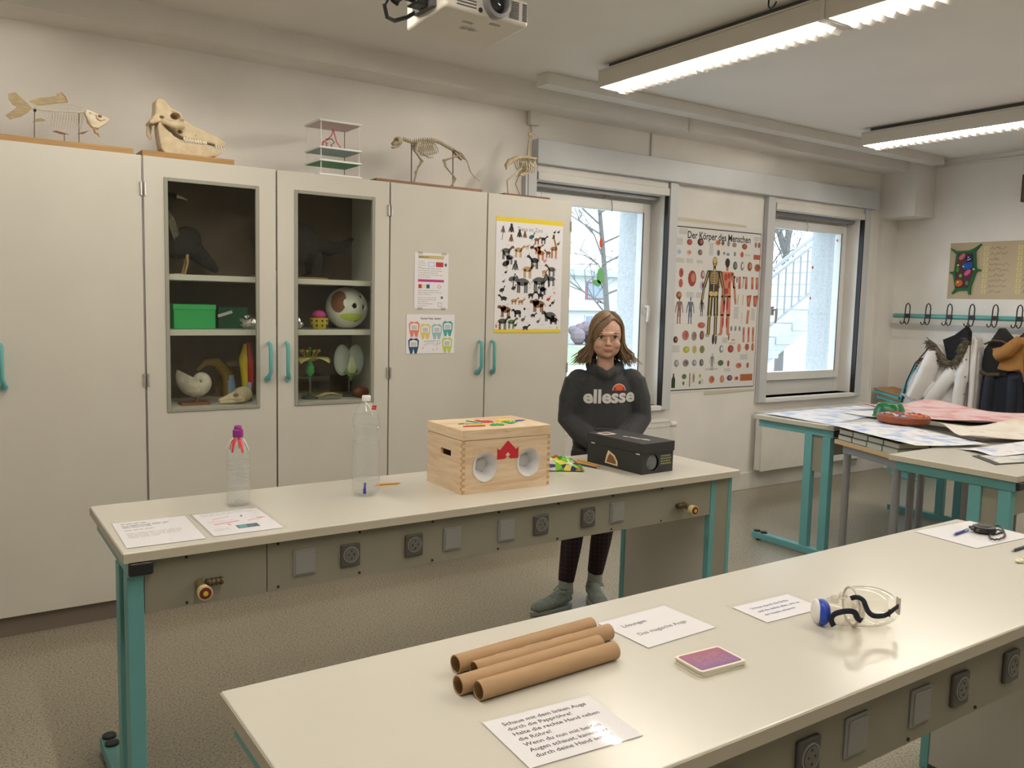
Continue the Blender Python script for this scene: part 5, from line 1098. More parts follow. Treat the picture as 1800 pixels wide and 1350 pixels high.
def fig(cx, ztop, h_, c, arm=.16, bones=None, l=1, turned=0):
    k = h_
    p.disc(cx, ztop - k * .06, k * .042, k * .06, c, l); p.rect(cx - k * .022, ztop - k * .16, cx + k * .022, ztop - k * .10, c, l)
    p.poly([(cx - k * .115, ztop - k * .17), (cx + k * .115, ztop - k * .17), (cx + k * .085, ztop - k * .34), (cx + k * .09, ztop - k * .50), (cx - k * .09, ztop - k * .50), (cx - k * .085, ztop - k * .34)], c, l)
    for s_ in (-1, 1):
        p.line(cx + s_ * k * .105, ztop - k * .18, cx + s_ * k * arm, ztop - k * .38, k * .05, c, l); p.line(cx + s_ * k * arm, ztop - k * .36, cx + s_ * k * (arm + .03), ztop - k * .54, k * .04, c, l); p.disc(cx + s_ * k * (arm + .035), ztop - k * .56, k * .02, k * .035, c, l)
        p.line(cx + s_ * k * .048, ztop - k * .48, cx + s_ * k * .058, ztop - k * .74, k * .082, c, l); p.line(cx + s_ * k * .058, ztop - k * .72, cx + s_ * k * .062, ztop - k * .97, k * .055, c, l); p.disc(cx + s_ * k * .078, ztop - k * .98, k * .035, k * .018, c, l)
    if bones:
        b = bones; q = l + 1; p.disc(cx, ztop - k * .05, k * .034, k * .042, b, q); p.disc(cx, ztop - k * .095, k * .018, k * .018, b, q); p.line(cx, ztop - k * .14, cx, ztop - k * .48, k * .014, b, q)
        for i in range(8):
            z = ztop - k * (.185 + .020 * i); w_ = k * (.05 + .028 * math.sin(PI * (i + 1) / 9))
            for s_ in (-1, 1): p.line(cx, z, cx + s_ * w_, z - k * .010, k * .009, b, q); 
        for s_ in (-1, 1):
            p.disc(cx + s_ * k * .04, ztop - k * .46, k * .04, k * .032, b, q, a=.5 * s_); p.line(cx + s_ * k * .105, ztop - k * .19, cx + s_ * k * arm, ztop - k * .37, k * .013, b, q); p.line(cx + s_ * k * arm, ztop - k * .37, cx + s_ * k * (arm + .03), ztop - k * .54, k * .011, b, q)
            p.line(cx + s_ * k * .05, ztop - k * .50, cx + s_ * k * .058, ztop - k * .73, k * .020, b, q); p.disc(cx + s_ * k * .058, ztop - k * .735, k * .022, k * .02, b, q); p.line(cx + s_ * k * .058, ztop - k * .74, cx + s_ * k * .062, ztop - k * .965, k * .016, b, q); p.disc(cx + s_ * k * .08, ztop - k * .98, k * .03, k * .012, b, q)
fig(X_(.60), Z_(.195), .62, Mfl2, arm=.15, l=1); 
for i, (dx, dz, rx, rz) in enumerate(((.04, .22, .03, .04), (-.02, .24, .03, .05), (.05, .34, .02, .05), (.03, .58, .022, .10), (-.03, .60, .022, .10), (.035, .82, .016, .08), (-.035, .82, .016, .08), (.0, .42, .04, .04))): p.disc(X_(.60) + dx * .62, Z_(.195) - dz * .62, rx * .62, rz * .62, C_('muscle', (.45, .04, .03)), 3)
p.disc(X_(.60), Z_(.22), .028, .036, M_ink, 3)
fig(X_(.455), Z_(.190), .635, C_('body_dark', (.035, .03, .022)), arm=.17, bones=Msk, l=4)
for u, v, h_, c in ((.085, .435, .21, C_('veins', (.28, .14, .14))), (.205, .435, .21, C_('nerves', (.12, .16, .24))), (.33, .445, .135, C_('dark_body', (.03, .03, .05))), (.475, .77, .14, Mgy)): fig(X_(u), Z_(v), h_, c, l=1)
R_ = lambda u, v, w_, h_, c, l=1: p.rect(X_(u), Z_(v), X_(u + w_), Z_(v + h_), c, l)
def org(u, v, ru, rv, c, c2=None, a=0):
    p.disc(X_(u), Z_(v), ru * PW, rv * PH, c, 1, a=a)
    if c2: p.disc(X_(u) + ru * PW * .25, Z_(v) + rv * PH * .1, ru * PW * .5, rv * PH * .55, c2, 2, a=a)
for u, v, ru, rv, c, c2 in ((.165, .115, .03, .018, M_red, Mfl), (.285, .11, .035, .022, M_ink, Mfl), (.06, .175, .02, .014, M_lblue, None), (.165, .175, .026, .015, C_('pale_flesh', (.60, .42, .33)), Mfl2), (.285, .17, .025, .017, M_dgrey, Mfl2),
    (.48, .105, .03, .016, Mfl2, Mfl), (.535, .105, .018, .014, M_brown, None), (.60, .105, .015, .018, Mgy, None), (.67, .11, .026, .014, Mgy, Mfl2), (.79, .115, .032, .018, M_brown, Mfl), (.925, .10, .016, .018, Mgy, None), (.985 - .02, .10, .016, .018, Mfl, None), (.49, .165, .017, .018, M_dgrey, None), (.555, .165, .012, .01, Mgy, None), (.60, .17, .018, .009, Mgy, None), (.68, .165, .014, .014, Mgy, None), (.765, .165, .02, .018, Mfl, None),
    (.69, .235, .026, .026, M_dgrey, Mgy), (.775, .235, .022, .028, Mgy, M_paper), (.865, .235, .028, .028, M_brown, Mfl2), (.96, .24, .038, .024, Mfl, M_brown), (.09, .295, .024, .028, Mfl, M_red), (.09, .355, .022, .026, Mfl, None), (.21, .325, .045, .048, M_red, Mfl2), (.325, .30, .024, .026, Mfl, M_lblue), (.325, .365, .026, .028, M_lblue, M_red), (.075, .43 - .005, .03, .022, M_brown, Mfl2),
    (.335, .60, .042, .018, Mfl, M_pink), (.06, .685, .025, .02, M_ink, Mfl), (.165, .66, .038, .030, M_pink, Mfl), (.26, .665, .03, .028, Mgy, Mfl), (.345, .66, .026, .028, M_dgrey, Mfl), (.475, .685, .014, .032, M_ink, None), (.505, .685, .014, .032, M_dgrey, None), (.18, .745, .036, .020, C_('brain', (.42, .38, .08)), M_lime), (.27, .745, .024, .024, C_('brain2', (.50, .44, .14)), None), (.355, .745, .028, .024, C_('brain3', (.20, .20, .09)), None),
    (.08, .825, .026, .022, Mgy, Mtx), (.18, .825, .034, .022, Mgy, M_brown), (.275, .825, .026, .020, Mgy, M_lblue), (.355, .825, .024, .022, M_dgrey, Mgy), (.575, .745, .024, .024, Mgy, M_paper), (.575, .83, .034, .018, C_('frog', (.08, .14, .07)), None), (.685, .745, .036, .024, M_red, Mfl), (.785, .74, .022, .028, Mfl2, None), (.88, .735, .026, .022, Mfl, None), (.95, .735, .016, .026, Mfl, Mfl2), (.665, .835, .013, .020, M_red, None), (.79, .85, .036, .018, Mfl2, Mfl), (.90, .85, .016, .018, Mfl, None),
    (.17, .905, .026, .016, C_('fern', (.08, .16, .05)), None), (.165, .945, .012, .012, C_('fern', (.08, .16, .05)), None), (.275, .915, .012, .030, Mfl2, M_green), (.345, .905, .014, .014, M_lime, Mfl2), (.345, .945, .012, .012, M_green, M_red), (.48, .93, .034, .024, Mfl2, Mfl), (.60, .93, .026, .024, Mfl2, M_tan), (.69, .925, .034, .018, C_('violet', (.10, .06, .25)), M_pink), (.77, .93, .026, .013, M_orange, M_purple), (.72, .32, .01, .02, Mgy, None)): org(u, v, ru, rv, c, c2)
for u in (.75, .83, .905, .96): p.line(X_(u), Z_(.30), X_(u + .004), Z_(.375), .028, Mfl, 1); p.disc(X_(u + .002), Z_(.325), .011, .028, Mfl2, 2)
for u in (.69, .80): p.line(X_(u), Z_(.30), X_(u - .01), Z_(.37), .009, Mgy, 1); p.disc(X_(u), Z_(.305), .012, .01, M_dgrey, 1)
for u in (.875, .955): p.poly([(X_(u - .03), Z_(.415)), (X_(u + .03), Z_(.41)), (X_(u + .022), Z_(.45)), (X_(u + .012), Z_(.485)), (X_(u - .02), Z_(.48))], Mfl, 1); p.disc(X_(u), Z_(.445), .012, .03, Mfl2, 2)
for u in (.745, .805): p.line(X_(u), Z_(.41), X_(u - .005), Z_(.475), .010, Msk, 1)
p.line(X_(.875), Z_(.505), X_(.865), Z_(.59), .030, Mfl2, 1); p.line(X_(.80), Z_(.52), X_(.80), Z_(.59), .008, Mtx, 1)
for u in (.83, .89, .945): p.line(X_(u), Z_(.61), X_(u + .004), Z_(.705), .024, Mfl2, 1); p.disc(X_(u), Z_(.64), .010, .03, Mfl, 2)
for u in (.68, .73, .78): p.disc(X_(u), Z_(.62), .012, .022, Mgy, 1)
p.disc(X_(.71), Z_(.69), .024, .008, C_('foot_bone', (.50, .36, .16)), 1); p.disc(X_(.655), Z_(.675), .008, .024, M_brown, 1)
p.poly([(X_(.035), Z_(.97)), (X_(.075), Z_(.97)), (X_(.075), Z_(.92)), (X_(.062), Z_(.90)), (X_(.062), Z_(.885)), (X_(.048), Z_(.885)), (X_(.048), Z_(.90)), (X_(.035), Z_(.92))], C_('bottle', (.02, .04, .015)), 1); p.line(X_(.232), Z_(.885), X_(.232), Z_(.968), .010, M_brown, 1)
R_(.815, .905, .15, .042, C_('flesh_panel', (.38, .12, .04))); R_(.905, .16, .085, .03, Mfl); R_(.82, .932, .145, .012, Mfl, 2)
for u, v, w_, h_ in ((.03, .10, .07, .045), (.385, .115, .05, .08), (.03, .215, .09, .03), (.14, .215, .08, .03), (.25, .22, .07, .025), (.155, .41, .09, .04), (.26, .41, .08, .04), (.03, .725, .08, .045), (.58, .68, .07, .04), (.70, .49, .06, .08), (.91, .50, .05, .08), (.80, .165, .07, .02), (.62, .87, .08, .025), (.40, .865, .16, .02), (.35, .93, .04, .03), (.80, .785, .10, .035), (.66, .71, .08, .015), (.90, .055, .07, .03), (.05, .045, .10, .035)):
    for i in range(int(h_ * PH / .009)): p.rect(X_(u), Z_(v) - i * .009, X_(u) + w_ * PW * rr.uniform(.82, 1), Z_(v) - i * .009 + .006, Mtx)
p.done(s)
MB().add([(-.006, -.0016, PH + .0), (PW * .8, -.0016, PH), (PW * .8, -.0016, PH + .018), (-.006, -.0016, PH + .03)], [(0, 1, 2, 3)]).build('tape', mat('old_tape', (.62, .57, .44), .5), s, solid=.0006); MB().add([(PW * .4, -.0016, -.03), (PW * 1.0, -.0016, -.016), (PW * 1.0, -.0016, 0), (PW * .4, -.0016, 0)], [(0, 1, 2, 3)]).build('tape', mat('old_tape', (.62, .57, .44)), s, solid=.0006)

M_red = M_red0; M_pink = M_pink0
# ---------------------------------------------------------------- window stickers
yS = 4.829
def sticker(name, label, pts, m, x, z, cat='window sticker'): return tag(MB().prism([(a, 0, c) for a, c in pts], (0, .0008, 0)).build(name, m, loc=(x, yS, z)), label, cat)
Mst = lambda n, c: mat('sticker_' + n, c, .5)
def leafshape(L, w_, a): return [((math.cos(a) * x - math.sin(a) * y), (math.sin(a) * x + math.cos(a) * y)) for x, y in [(L * (1 - math.cos(t)) / 2, w_ * math.sin(t) * (1 + .25 * math.cos(t))) for t in [2 * PI * i / 16 for i in range(16)]]]
sticker('leaf_sticker', 'red leaf sticker on the first window pane', leafshape(.075, .016, R(92)), Mst('red', (.85, .10, .03)), 4.045, 1.945)
o = sticker('leaf_sticker', 'green leaf pair sticker on the first window pane', leafshape(.12, .036, R(95)), Mst('green', (.20, .62, .22)), 4.055, 1.68); MB().prism([(a, 0, c) for a, c in leafshape(.085, .024, R(170))], (0, .0008, 0)).build('second_leaf', Mst('green', (.20, .62, .22)), o); MB().tube([(0, 0, 0), (.02, 0, -.03)], .003, 5).build('stalk', M_brown, o)
for k in range(2): sticker('dot_sticker', 'small black dot sticker under the green leaf', [(.008 * math.cos(2 * PI * i / 10), .006 * math.sin(2 * PI * i / 10)) for i in range(10)], M_ink, 4.035 + k * .022, 1.545)['group'] = 'black dots on the first window'
for k, (x, z, lb) in enumerate(((6.865, 2.165, 'high at the frame'), (6.528, 1.905, 'amid the railing'), (6.52, 1.63, 'above the stair edge'))): sticker('flower_sticker', 'tiny red flower sticker on the second window, ' + lb, [((.012 + .006 * math.cos(5 * t)) * math.cos(t), (.012 + .006 * math.cos(5 * t)) * math.sin(t)) for t in [2 * PI * i / 20 for i in range(20)]], Mst('red', (.85, .10, .03)), x, z)

# ================================================================ right wall: poster, cell model, rail, speaker
RW = R(-90)
s = sheet('word_poster', 'beige handwritten word poster above the coat rail', 'poster', 1.30, .50, (XR - .001, 4.18, 1.655), (0, 0, RW), mat('craft_paper', (.52, .42, .28), .7, noise=.06, nscale=3))
My = C_('pale_note', (.62, .55, .26)); Mh = C_('brown_hand', (.20, .12, .06))
rw = random.Random(17)
for c in (.345, .63):
    p = Print()
    for i in range(9): z = .432 - i * .047; p.rect(c - .045, z - .008, c - .005, z + .028, My); p.line(c - .026, z, c - .022, z + .02, .003, Mh, 1); p.scrawl(c + .010, z, rw.uniform(.08, .17), .024, Mh, rw)
    p.done(s, 'word_column')
t = thing('felt_cell_model', 'green felt plant cell model with coloured organelles on the poster', 'model', (XR - .004, 4.18, 1.655), RW)
out = [(.01, .455), (.055, .43), (.10, .425), (.18, .43), (.225, .45), (.275, .485), (.283, .478), (.235, .42), (.25, .28), (.262, .265), (.295, .255), (.295, .247), (.255, .245), (.215, .10), (.218, .04), (.20, .04), (.19, .075), (.10, .075), (.055, .042), (.045, .052), (.075, .09), (.05, .22), (.015, .232), (.015, .24), (.055, .245), (.065, .40), (.012, .447)]
def felt3(name, pts, m, y0, y1, parent=t): return MB().prism([(x, -y0, z) for x, z in pts], (0, -(y1 - y0), 0)).build(name, m, parent, bevel=.002)
felt3('cell_wall', out, mat('felt_dark_green', (.02, .15, .05), .95, bump=.4, bscale=200), 0, .016)
cx, cz = .155, .25; felt3('cell_body', [(.085, .405), (.215, .41), (.235, .26), (.195, .10), (.09, .10), (.07, .235)], mat('felt_violet', (.10, .035, .05), .95), .016, .020)
def blob(name, x, z, rx, rz, m, y0=.020, h_=.010, n=14, a=0): return felt3(name, [(x + rx * math.cos(2 * PI * i / n) * math.cos(a) - rz * math.sin(2 * PI * i / n) * math.sin(a), z + rx * math.cos(2 * PI * i / n) * math.sin(a) + rz * math.sin(2 * PI * i / n) * math.cos(a)) for i in range(n)], m, y0, y0 + h_)
for x, z, a, m in ((.128, .375, .8, mat('felt_rose', (.45, .13, .13), .9)), (.185, .232, .8, mat('felt_pink', (.55, .09, .22), .9))):
    q = blob('mitochondrion', x, z, .036, .022, m, a=a)
    for k in range(4): dx = (k - 1.5) * .013; felt3('fold', [(x + dx * .7 - .008, z + dx * .7 + .010), (x + dx * .7 + .008, z + dx * .7 - .010), (x + dx * .7 + .012, z + dx * .7 - .008), (x + dx * .7 - .004, z + dx * .7 + .012)], M_pink, .030, .033, q)
felt3('nucleus', [(.135, .295), (.15, .315), (.225, .325), (.228, .275), (.19, .262), (.15, .262)], mat('felt_blue', (.01, .09, .35), .9), .020, .030); blob('nucleolus', .147, .287, .010, .008, M_lblue, .030, .004)
blob('vacuole', .19, .36, .030, .034, mat('felt_navy', (.02, .02, .10), .9))
for x, z in ((.185, .368), (.20, .352), (.185, .345)): blob('bead', x, z, .006, .006, M_paper, .030, .005, 8)
blob('chloroplast', .095, .262, .013, .026, mat('felt_mid_green', (.06, .25, .08), .9)); blob('chloroplast', .125, .205, .014, .018, mat('felt_light_green', (.15, .38, .08), .9)); blob('chloroplast', .185, .14, .014, .02, mat('felt_mid_green', (.06, .25, .08)))
blob('golgi_body', .115, .14, .034, .032, mat('felt_orange', (.50, .13, .03), .9)); blob('yellow_bead', .108, .148, .009, .009, M_yellow, .030, .005, 8); blob('yellow_bead', .095, .30, .009, .009, M_yellow, .020, .008, 8); blob('yellow_bead', .235, .262, .011, .011, mat('felt_cream', (.60, .58, .30), .9), .020, .008, 4)
t = thing('wall_speaker', 'brown wooden box high on the wall at the picture edge', 'speaker', (XR, 3.565, 2.465), RW)
B(0, -.10, 0, .30, 0, .225).build('cabinet', mat('dark_walnut', (.085, .042, .028), .5), t, bevel=.004); B(.02, -.103, .02, .28, -.100, .205).build('grille_cloth', M_dgrey, t)

# coat rail with hooks
t = thing('coat_rail', 'long teal coat rail with black double hooks', 'coat rail', (XR - .12, 4.62, 1.49), RW)
MB().tube([(0, 0, 0), (.006, 0, 0), (.02, 0, 0), (2.3, 0, 0)], [.012, .019, .0215, .0215], 16).build('rail', mat('rail_teal', (.11, .36, .34), .35), t, smooth=True)
for x in (.10, 1.1, 2.1): MB().cyl((x, 0, 0), (x, .12, 0), .010, n=10).build('bracket', M_teal, t)
hk = None
for i in range(10):
    x = .155 + i * .198
    if hk is None:
        b = MB(); b.tube([(-.022, -.026, .0), (-.022, -.022, .075), (-.015, -.022, .105), (0, -.022, .118), (.015, -.022, .105), (.022, -.022, .075), (.022, -.026, .0)], .0055, 7)
        for s_ in (-1, 1): b.tube([(s_ * .022, -.026, 0), (s_ * .022, -.030, -.04), (s_ * .022 - .006, -.034, -.068), (s_ * .022 - .018, -.040, -.076), (s_ * .022 - .028, -.044, -.066), (s_ * .022 - .029, -.044, -.05)], .0055, 7)
        b.box(-.026, -.030, -.02, .026, -.018, .02); hk = b.build('hook', M_black, t, smooth=True, loc=(x, 0, 0))
    else: copy_of(hk, t, loc=(x, 0, 0))

# ---------------------------------------------------------------- coats
M_down = mat('white_down', (.74, .72, .72), .6, bump=.35, bscale=22); M_furt = mat('fur_trim', (.17, .14, .10), .95, noise=.5, nscale=40)
CXW = 7.44
def coat(name, label, cat='jacket'): return thing(name, label, cat, (CXW, 3.95, 0), RW)
t = coat('white_parka', 'white quilted parka with grey-brown fur collar hanging over a chair back')
b = MB(); b.prism([(x, -.03, z) for x, z in ((-.20, 1.25), (-.30, 1.08), (-.38, .90), (-.43, .68), (-.30, .64), (-.05, .62), (.13, .62), (.20, .62), (.21, .90), (.20, 1.15), (.165, 1.32), (.10, 1.34), (.0, 1.12), (-.1, 1.20))], (0, .12, 0))
b.tube([(-.17, -.05, 1.18), (-.16, -.07, 1.05), (-.20, -.085, .90), (-.27, -.09, .76)], [.07, .085, .085, .075], 12, flat=.8); b.tube([(.05, -.06, 1.10), (-.02, -.085, .95), (-.10, -.10, .80), (-.18, -.10, .64)], [.06, .075, .07, .06], 12, flat=.8); b.tube([(.13, -.04, 1.25), (.10, -.075, 1.0), (.085, -.085, .80), (.08, -.085, .64)], [.05, .07, .07, .065], 12, flat=.7)
b.tube([(.18, -.05, 1.30), (.185, -.085, 1.05), (.19, -.09, .85), (.19, -.09, .63)], [.02, .028, .028, .026], 8)
b.v = [((x if x > -.1 else -.1 + (x + .1) * .82), y - .16 * max(0, min(1, (-.02 - x) / .25)) * max(0, min(1, (1.32 - z) / .25)), z) for x, y, z in b.v]; b.build('shell', M_down, t, remesh=.010, sm=4)
b = MB(); rr = random.Random(4)
arc = [(-.22, 1.27), (-.17, 1.23), (-.11, 1.15), (-.05, 1.09), (.02, 1.07), (.07, 1.12), (.10, 1.20), (.125, 1.29)]
for i in range(330):
    u = rr.random() * (len(arc) - 1.001); k = int(u); f = u - k; x = arc[k][0] + (arc[k + 1][0] - arc[k][0]) * f; z = arc[k][1] + (arc[k + 1][1] - arc[k][1]) * f
    a = rr.uniform(0, 2 * PI); e = rr.uniform(.02, .055); x0 = x + rr.uniform(-.018, .018); z0 = z + rr.uniform(-.02, .02); y0 = -.105 - rr.uniform(0, .025)
    b.tube([(x0, y0 + .02, z0), (x0 + e * .5 * math.cos(a), y0 - .018, z0 + e * .5 * math.sin(a)), (x0 + e * math.cos(a), y0 - .012, z0 + e * math.sin(a) - .012)], [.006, .0045, .0008], 4)
b.tube([(x, -.100, z) for x, z in arc], [.02, .030, .034, .034, .034, .030, .028, .022], 10); b.build('fur_collar', M_furt, t, smooth=True)
b = MB(); b.prism([(x, -.085, z) for x, z in ((-.10, 1.29), (.0, 1.335), (.085, 1.405), (.10, 1.42), (.13, 1.37), (.135, 1.25), (.09, 1.12), (.02, 1.09), (-.05, 1.12))], (0, .06, 0)); b.build('hood_lining', mat('black_lining', (.006, .006, .007), .9), t, remesh=.010, sm=3)
MB().tube([(.165, -.112, 1.29), (.172, -.118, 1.1), (.178, -.120, .9), (.175, -.118, .64)], .004, 6).build('zip', mat('zip_brown', (.10, .06, .035), .5), t); MB().tube([(-.195, -.10, 1.23), (-.272, -.20, 1.06), (-.335, -.20, .90), (-.375, -.20, .70)], .006, 6).build('zip', M_black, t)
for x, z in ((.14, 1.13), (.142, .98), (.145, .83), (.145, .70), (-.24, 1.13)): MB().ell((x, -.115 if x > 0 else -.17, z), (.007, .005, .007), 8, 6).build('snap', M_dgrey, t, smooth=True)
b = MB(); b.prism([(x, -.31, z) for x, z in ((-.31, .80), (-.18, .74), (-.185, .728), (-.315, .785))], (0, .02, 0)); b.build('pocket_edge', M_lgrey, t)
MB().tube([(.095, -.03, 1.42), (.10, -.045, 1.435), (.105, -.03, 1.42)], .004, 6).build('hanging_loop', M_black, t)
t = coat('dark_jacket', 'black jacket with brown yoke hanging over dark jeans')
b = MB(); b.prism([(x, -.03, z) for x, z in ((.235, 1.22), (.30, 1.33), (.345, 1.41), (.36, 1.41), (.44, 1.32), (.46, 1.20), (.45, 1.0), (.25, .98), (.225, 1.08))], (0, .11, 0)); b.build('shell', mat('black_cloth', (.012, .012, .012), .9), t, remesh=.011, sm=4)
MB().tube([(.255, -.055, 1.27), (.33, -.062, 1.305), (.40, -.062, 1.30), (.445, -.055, 1.28)], .016, 8, flat=.5).build('brown_yoke', mat('dark_tan', (.12, .07, .035), .9), t, smooth=True); MB().tube([(.235, -.05, 1.03), (.30, -.06, 1.01), (.40, -.06, 1.02)], .017, 8).build('waistband', mat('umber', (.06, .035, .02), .9), t, smooth=True)
t = coat('dark_jeans', 'dark navy jeans hanging below the brown jacket', 'trousers')
b = MB(); b.prism([(x, -.02, z) for x, z in ((.235, 1.00), (.46, 1.04), (.58, 1.05), (.585, .62), (.44, .62), (.425, .85), (.41, .62), (.215, .62))], (0, .09, 0)); b.tube([(.32, -.03, 1.0), (.30, -.035, .62)], .075, 12, flat=.6); b.tube([(.50, -.03, 1.0), (.515, -.035, .62)], .07, 12, flat=.6); b.build('denim', mat('navy_denim', (.010, .014, .026), .85), t, remesh=.011, sm=3)
t = coat('brown_jacket', 'tan brown jacket with open hood hanging on the coat rail')
M_tanj = mat('tan_cloth', (.36, .17, .045), .85, noise=.15, nscale=12)
b = MB(); b.prism([(x, -.06, z) for x, z in ((.315, 1.235), (.34, 1.17), (.39, 1.13), (.365, 1.06), (.47, 1.05), (.56, 1.07), (.575, 1.03), (.62, .92), (.68, .62), (.80, .62), (.80, 1.25), (.66, 1.35), (.55, 1.345), (.46, 1.27))], (0, .10, 0)); b.tube([(.56, -.08, 1.32), (.46, -.09, 1.22), (.37, -.09, 1.17)], [.05, .06, .05], 10); b.build('shell', M_tanj, t, remesh=.011, sm=4)
b = MB(); b.prism([(x, -.02, z) for x, z in ((.50, 1.34), (.56, 1.40), (.60, 1.42), (.68, 1.38), (.72, 1.30), (.60, 1.28))], (0, .06, 0)); b.build('collar', mat('black_cloth', (.012, .012, .012)), t, remesh=.011, sm=3)
MB().tube([(.59, -.10, 1.27), (.60, -.105, 1.15), (.615, -.10, .98)], .005, 6).build('seam', M_brown, t)

# ---------------------------------------------------------------- stacked chairs
def chair(label):
    t = thing('stacking_chair', label, 'chair', (7.285, 4.33, 0), R(-90), 'stacked chairs beside the coats')
    dy = .31; w_ = .012
    for y in (w_, dy):
        def pr(name, l): MB().prism([(x, y - w_, z) for x, z in l], (0, 2 * w_, 0)).build(name, M_bluefr, t, bevel=.003)
        pr('seat_rail', [(-.235, .690), (.04, .640), (.04, .608), (-.235, .660)]); pr('back_upright', [(.01, .62), (.045, .62), (.185, .985), (.155, .985)])
        pr('runner', [(-.085, .034), (.24, .022), (.24, .0), (-.085, .010)]); pr('leg', [(.012, .62), (.042, .62), (.080, .02), (.050, .02)])
    b = MB(); b.prism([(-.24, -.005, .702), (.03, -.005, .656), (.03, -.005, .645), (-.24, -.005, .691)], (0, dy + .02, 0)); b.build('seat', mat('chair_ply', (.45, .25, .11), .5, noise=.15, nscale=8), t, bevel=.003)
    b = MB(); b.prism([(.125, .0, .865), (.135, .0, .861), (.20, .0, 1.01), (.19, .0, 1.014)], (0, dy + .01, 0)); b.build('backrest', mat('chair_back', (.16, .06, .03), .5), t, bevel=.003)
    return t
c = chair('light blue framed chair at the bottom of the stack')
copy_tree(c, (7.285, 4.365, .052), R(-90), 'light blue framed chair in the middle of the stack'); copy_tree(c, (7.285, 4.40, .104), R(-90), 'light blue framed chair on top of the stack, seat visible')

# ================================================================ poster tables: books, sheets, models
bk = [(.015, 'white-paged book pair left end'), ]
Mcv = [mat('cover_black', (.02, .02, .022), .5), mat('cover_brown', (.10, .055, .04), .5), mat('cover_red', (.14, .03, .035), .5), mat('cover_mint', (.30, .42, .36), .5)]; Mpg = mat('book_pages', (.60, .57, .48), .8)
ang = R(-21)
def book(label, k, lvl, m):
    lx = .012 + (.006 if lvl else 0); ly = -.008 - .135 * k - .128; z = .765 + lvl * .033
    q = Matrix.Rotation(ang, 3, 'Z') @ Vector((lx, ly, 0)); t = thing('book', label, 'book', (4.40 + q.x, 3.03 + q.y, z), ang, 'books propping up the posters')
    B(0.004, .003, .003, .19, .125, .029).build('pages', Mpg, t); B(0, 0, 0, .195, .128, .003).build('cover', m, t); B(0, 0, .029, .195, .128, .032).build('cover', m, t); B(0.19, 0, .003, .195, .128, .029).build('spine', m, t)
cols = ['black', 'brown', 'dark red', 'mint']
for k in range(4):
    for lvl in range(2):
        m = (k + 2 * lvl) % 4 if not (lvl == 0 and k == 2) else 3
        book(('%s covered book, %s of the pair %s' % (cols[m], 'lower' if lvl == 0 else 'upper', ('next to the table by the radiator', 'second from the radiator table', 'third from the radiator table', 'beside the table with the picture sheets')[k])), k, lvl, Mcv[m])
def paper_mat(name, base, tint, tint2, sc):
    m, nt, b = nodes_of(name); tc = nt.nodes.new('ShaderNodeTexCoord'); n = nt.nodes.new('ShaderNodeTexNoise'); n.inputs['Scale'].default_value = sc; n.inputs['Detail'].default_value = 2; r = nt.nodes.new('ShaderNodeValToRGB'); e = r.color_ramp.elements
    e[0].position = .36; e[0].color = (*tint, 1); e[1].position = .52; e[1].color = (*base, 1); q = e.new(.43); q.color = (*[(a + c) / 2 for a, c in zip(base, tint)], 1); q = e.new(.64); q.color = (*base, 1); q = e.new(.70); q.color = (*tint2, 1)
    nt.links.new(tc.outputs['Object'], n.inputs[0]); nt.links.new(n.outputs[0], r.inputs[0]); nt.links.new(r.outputs[0], b.inputs['Base Color']); b.inputs['Roughness'].default_value = .55; return m
Mp1 = paper_mat('poster_blue', (.74, .75, .80), (.36, .46, .70), (.72, .50, .52), 7); Mp2 = paper_mat('poster_pink', (.72, .52, .52), (.60, .26, .27), (.74, .66, .62), 6); Mp3 = paper_mat('poster_cream', (.76, .72, .66), (.70, .60, .48), (.55, .25, .18), 5)
def pdrape(name, label, quadp, m, z0, seed, amp=.006, curl=.0):
    """unrolled poster lying on the tables, a slightly wavy thin sheet; quadp = corner points"""
    a, b_, c, d = [Vector(q) for q in quadp]; r = random.Random(seed); ph = [r.uniform(0, 6) for _ in range(4)]; o = (a + b_ + c + d) / 4
    def P(u, v):
        q = a.lerp(b_, u).lerp(d.lerp(c, u), v); e = min(u, 1 - u, v, 1 - v); z = z0 + amp * (1 + math.sin(5 * u + ph[0]) * math.sin(4 * v + ph[1])) + curl * max(0, .12 - e) * 3 * (.5 + .5 * math.sin(6 * (u + v) + ph[2]))
        return (q.x - o.x, q.y - o.y, z - z0)
    ob = MB().grid(P, 22, 16).build(name, m, smooth=True, solid=.0006, loc=(o.x, o.y, z0)); return tag(ob, label, 'poster')
zt2 = T + .001
pdrape('unrolled_poster', 'blue and white poster covering the table corner by the radiator', [(4.45, 3.13), (5.55, 3.28), (5.50, 3.64), (4.47, 3.62)], Mp1, zt2, 1, .004)
pdrape('unrolled_poster', 'blue and white poster lying along the row of books', [(4.115, 2.36), (4.52, 2.20), (4.88, 3.00), (4.40, 3.10)], paper_mat('poster_blue_red', (.74, .75, .79), (.34, .44, .68), (.70, .40, .40), 9), zt2 + .010, 2, .004)
pdrape('unrolled_poster', 'pink poster at the far side of the tables by the coats', [(5.22, 2.58), (6.02, 2.52), (6.04, 3.40), (5.28, 3.50)], Mp2, zt2 + .012, 3, .006, .10)
pdrape('unrolled_poster', 'cream poster beside the round red-brown model', [(4.52, 2.28), (5.40, 2.02), (5.52, 2.48), (4.85, 2.66)], Mp3, zt2 + .014, 4, .005, .10)
pdrape('unrolled_poster', 'pale poster with blue patches on the near table edge', [(4.22, 2.02), (5.2, 1.84), (5.30, 2.10), (4.30, 2.24)], paper_mat('poster_pale', (.75, .74, .76), (.40, .48, .70), (.72, .40, .40), 8), zt2, 5, .003, .03)
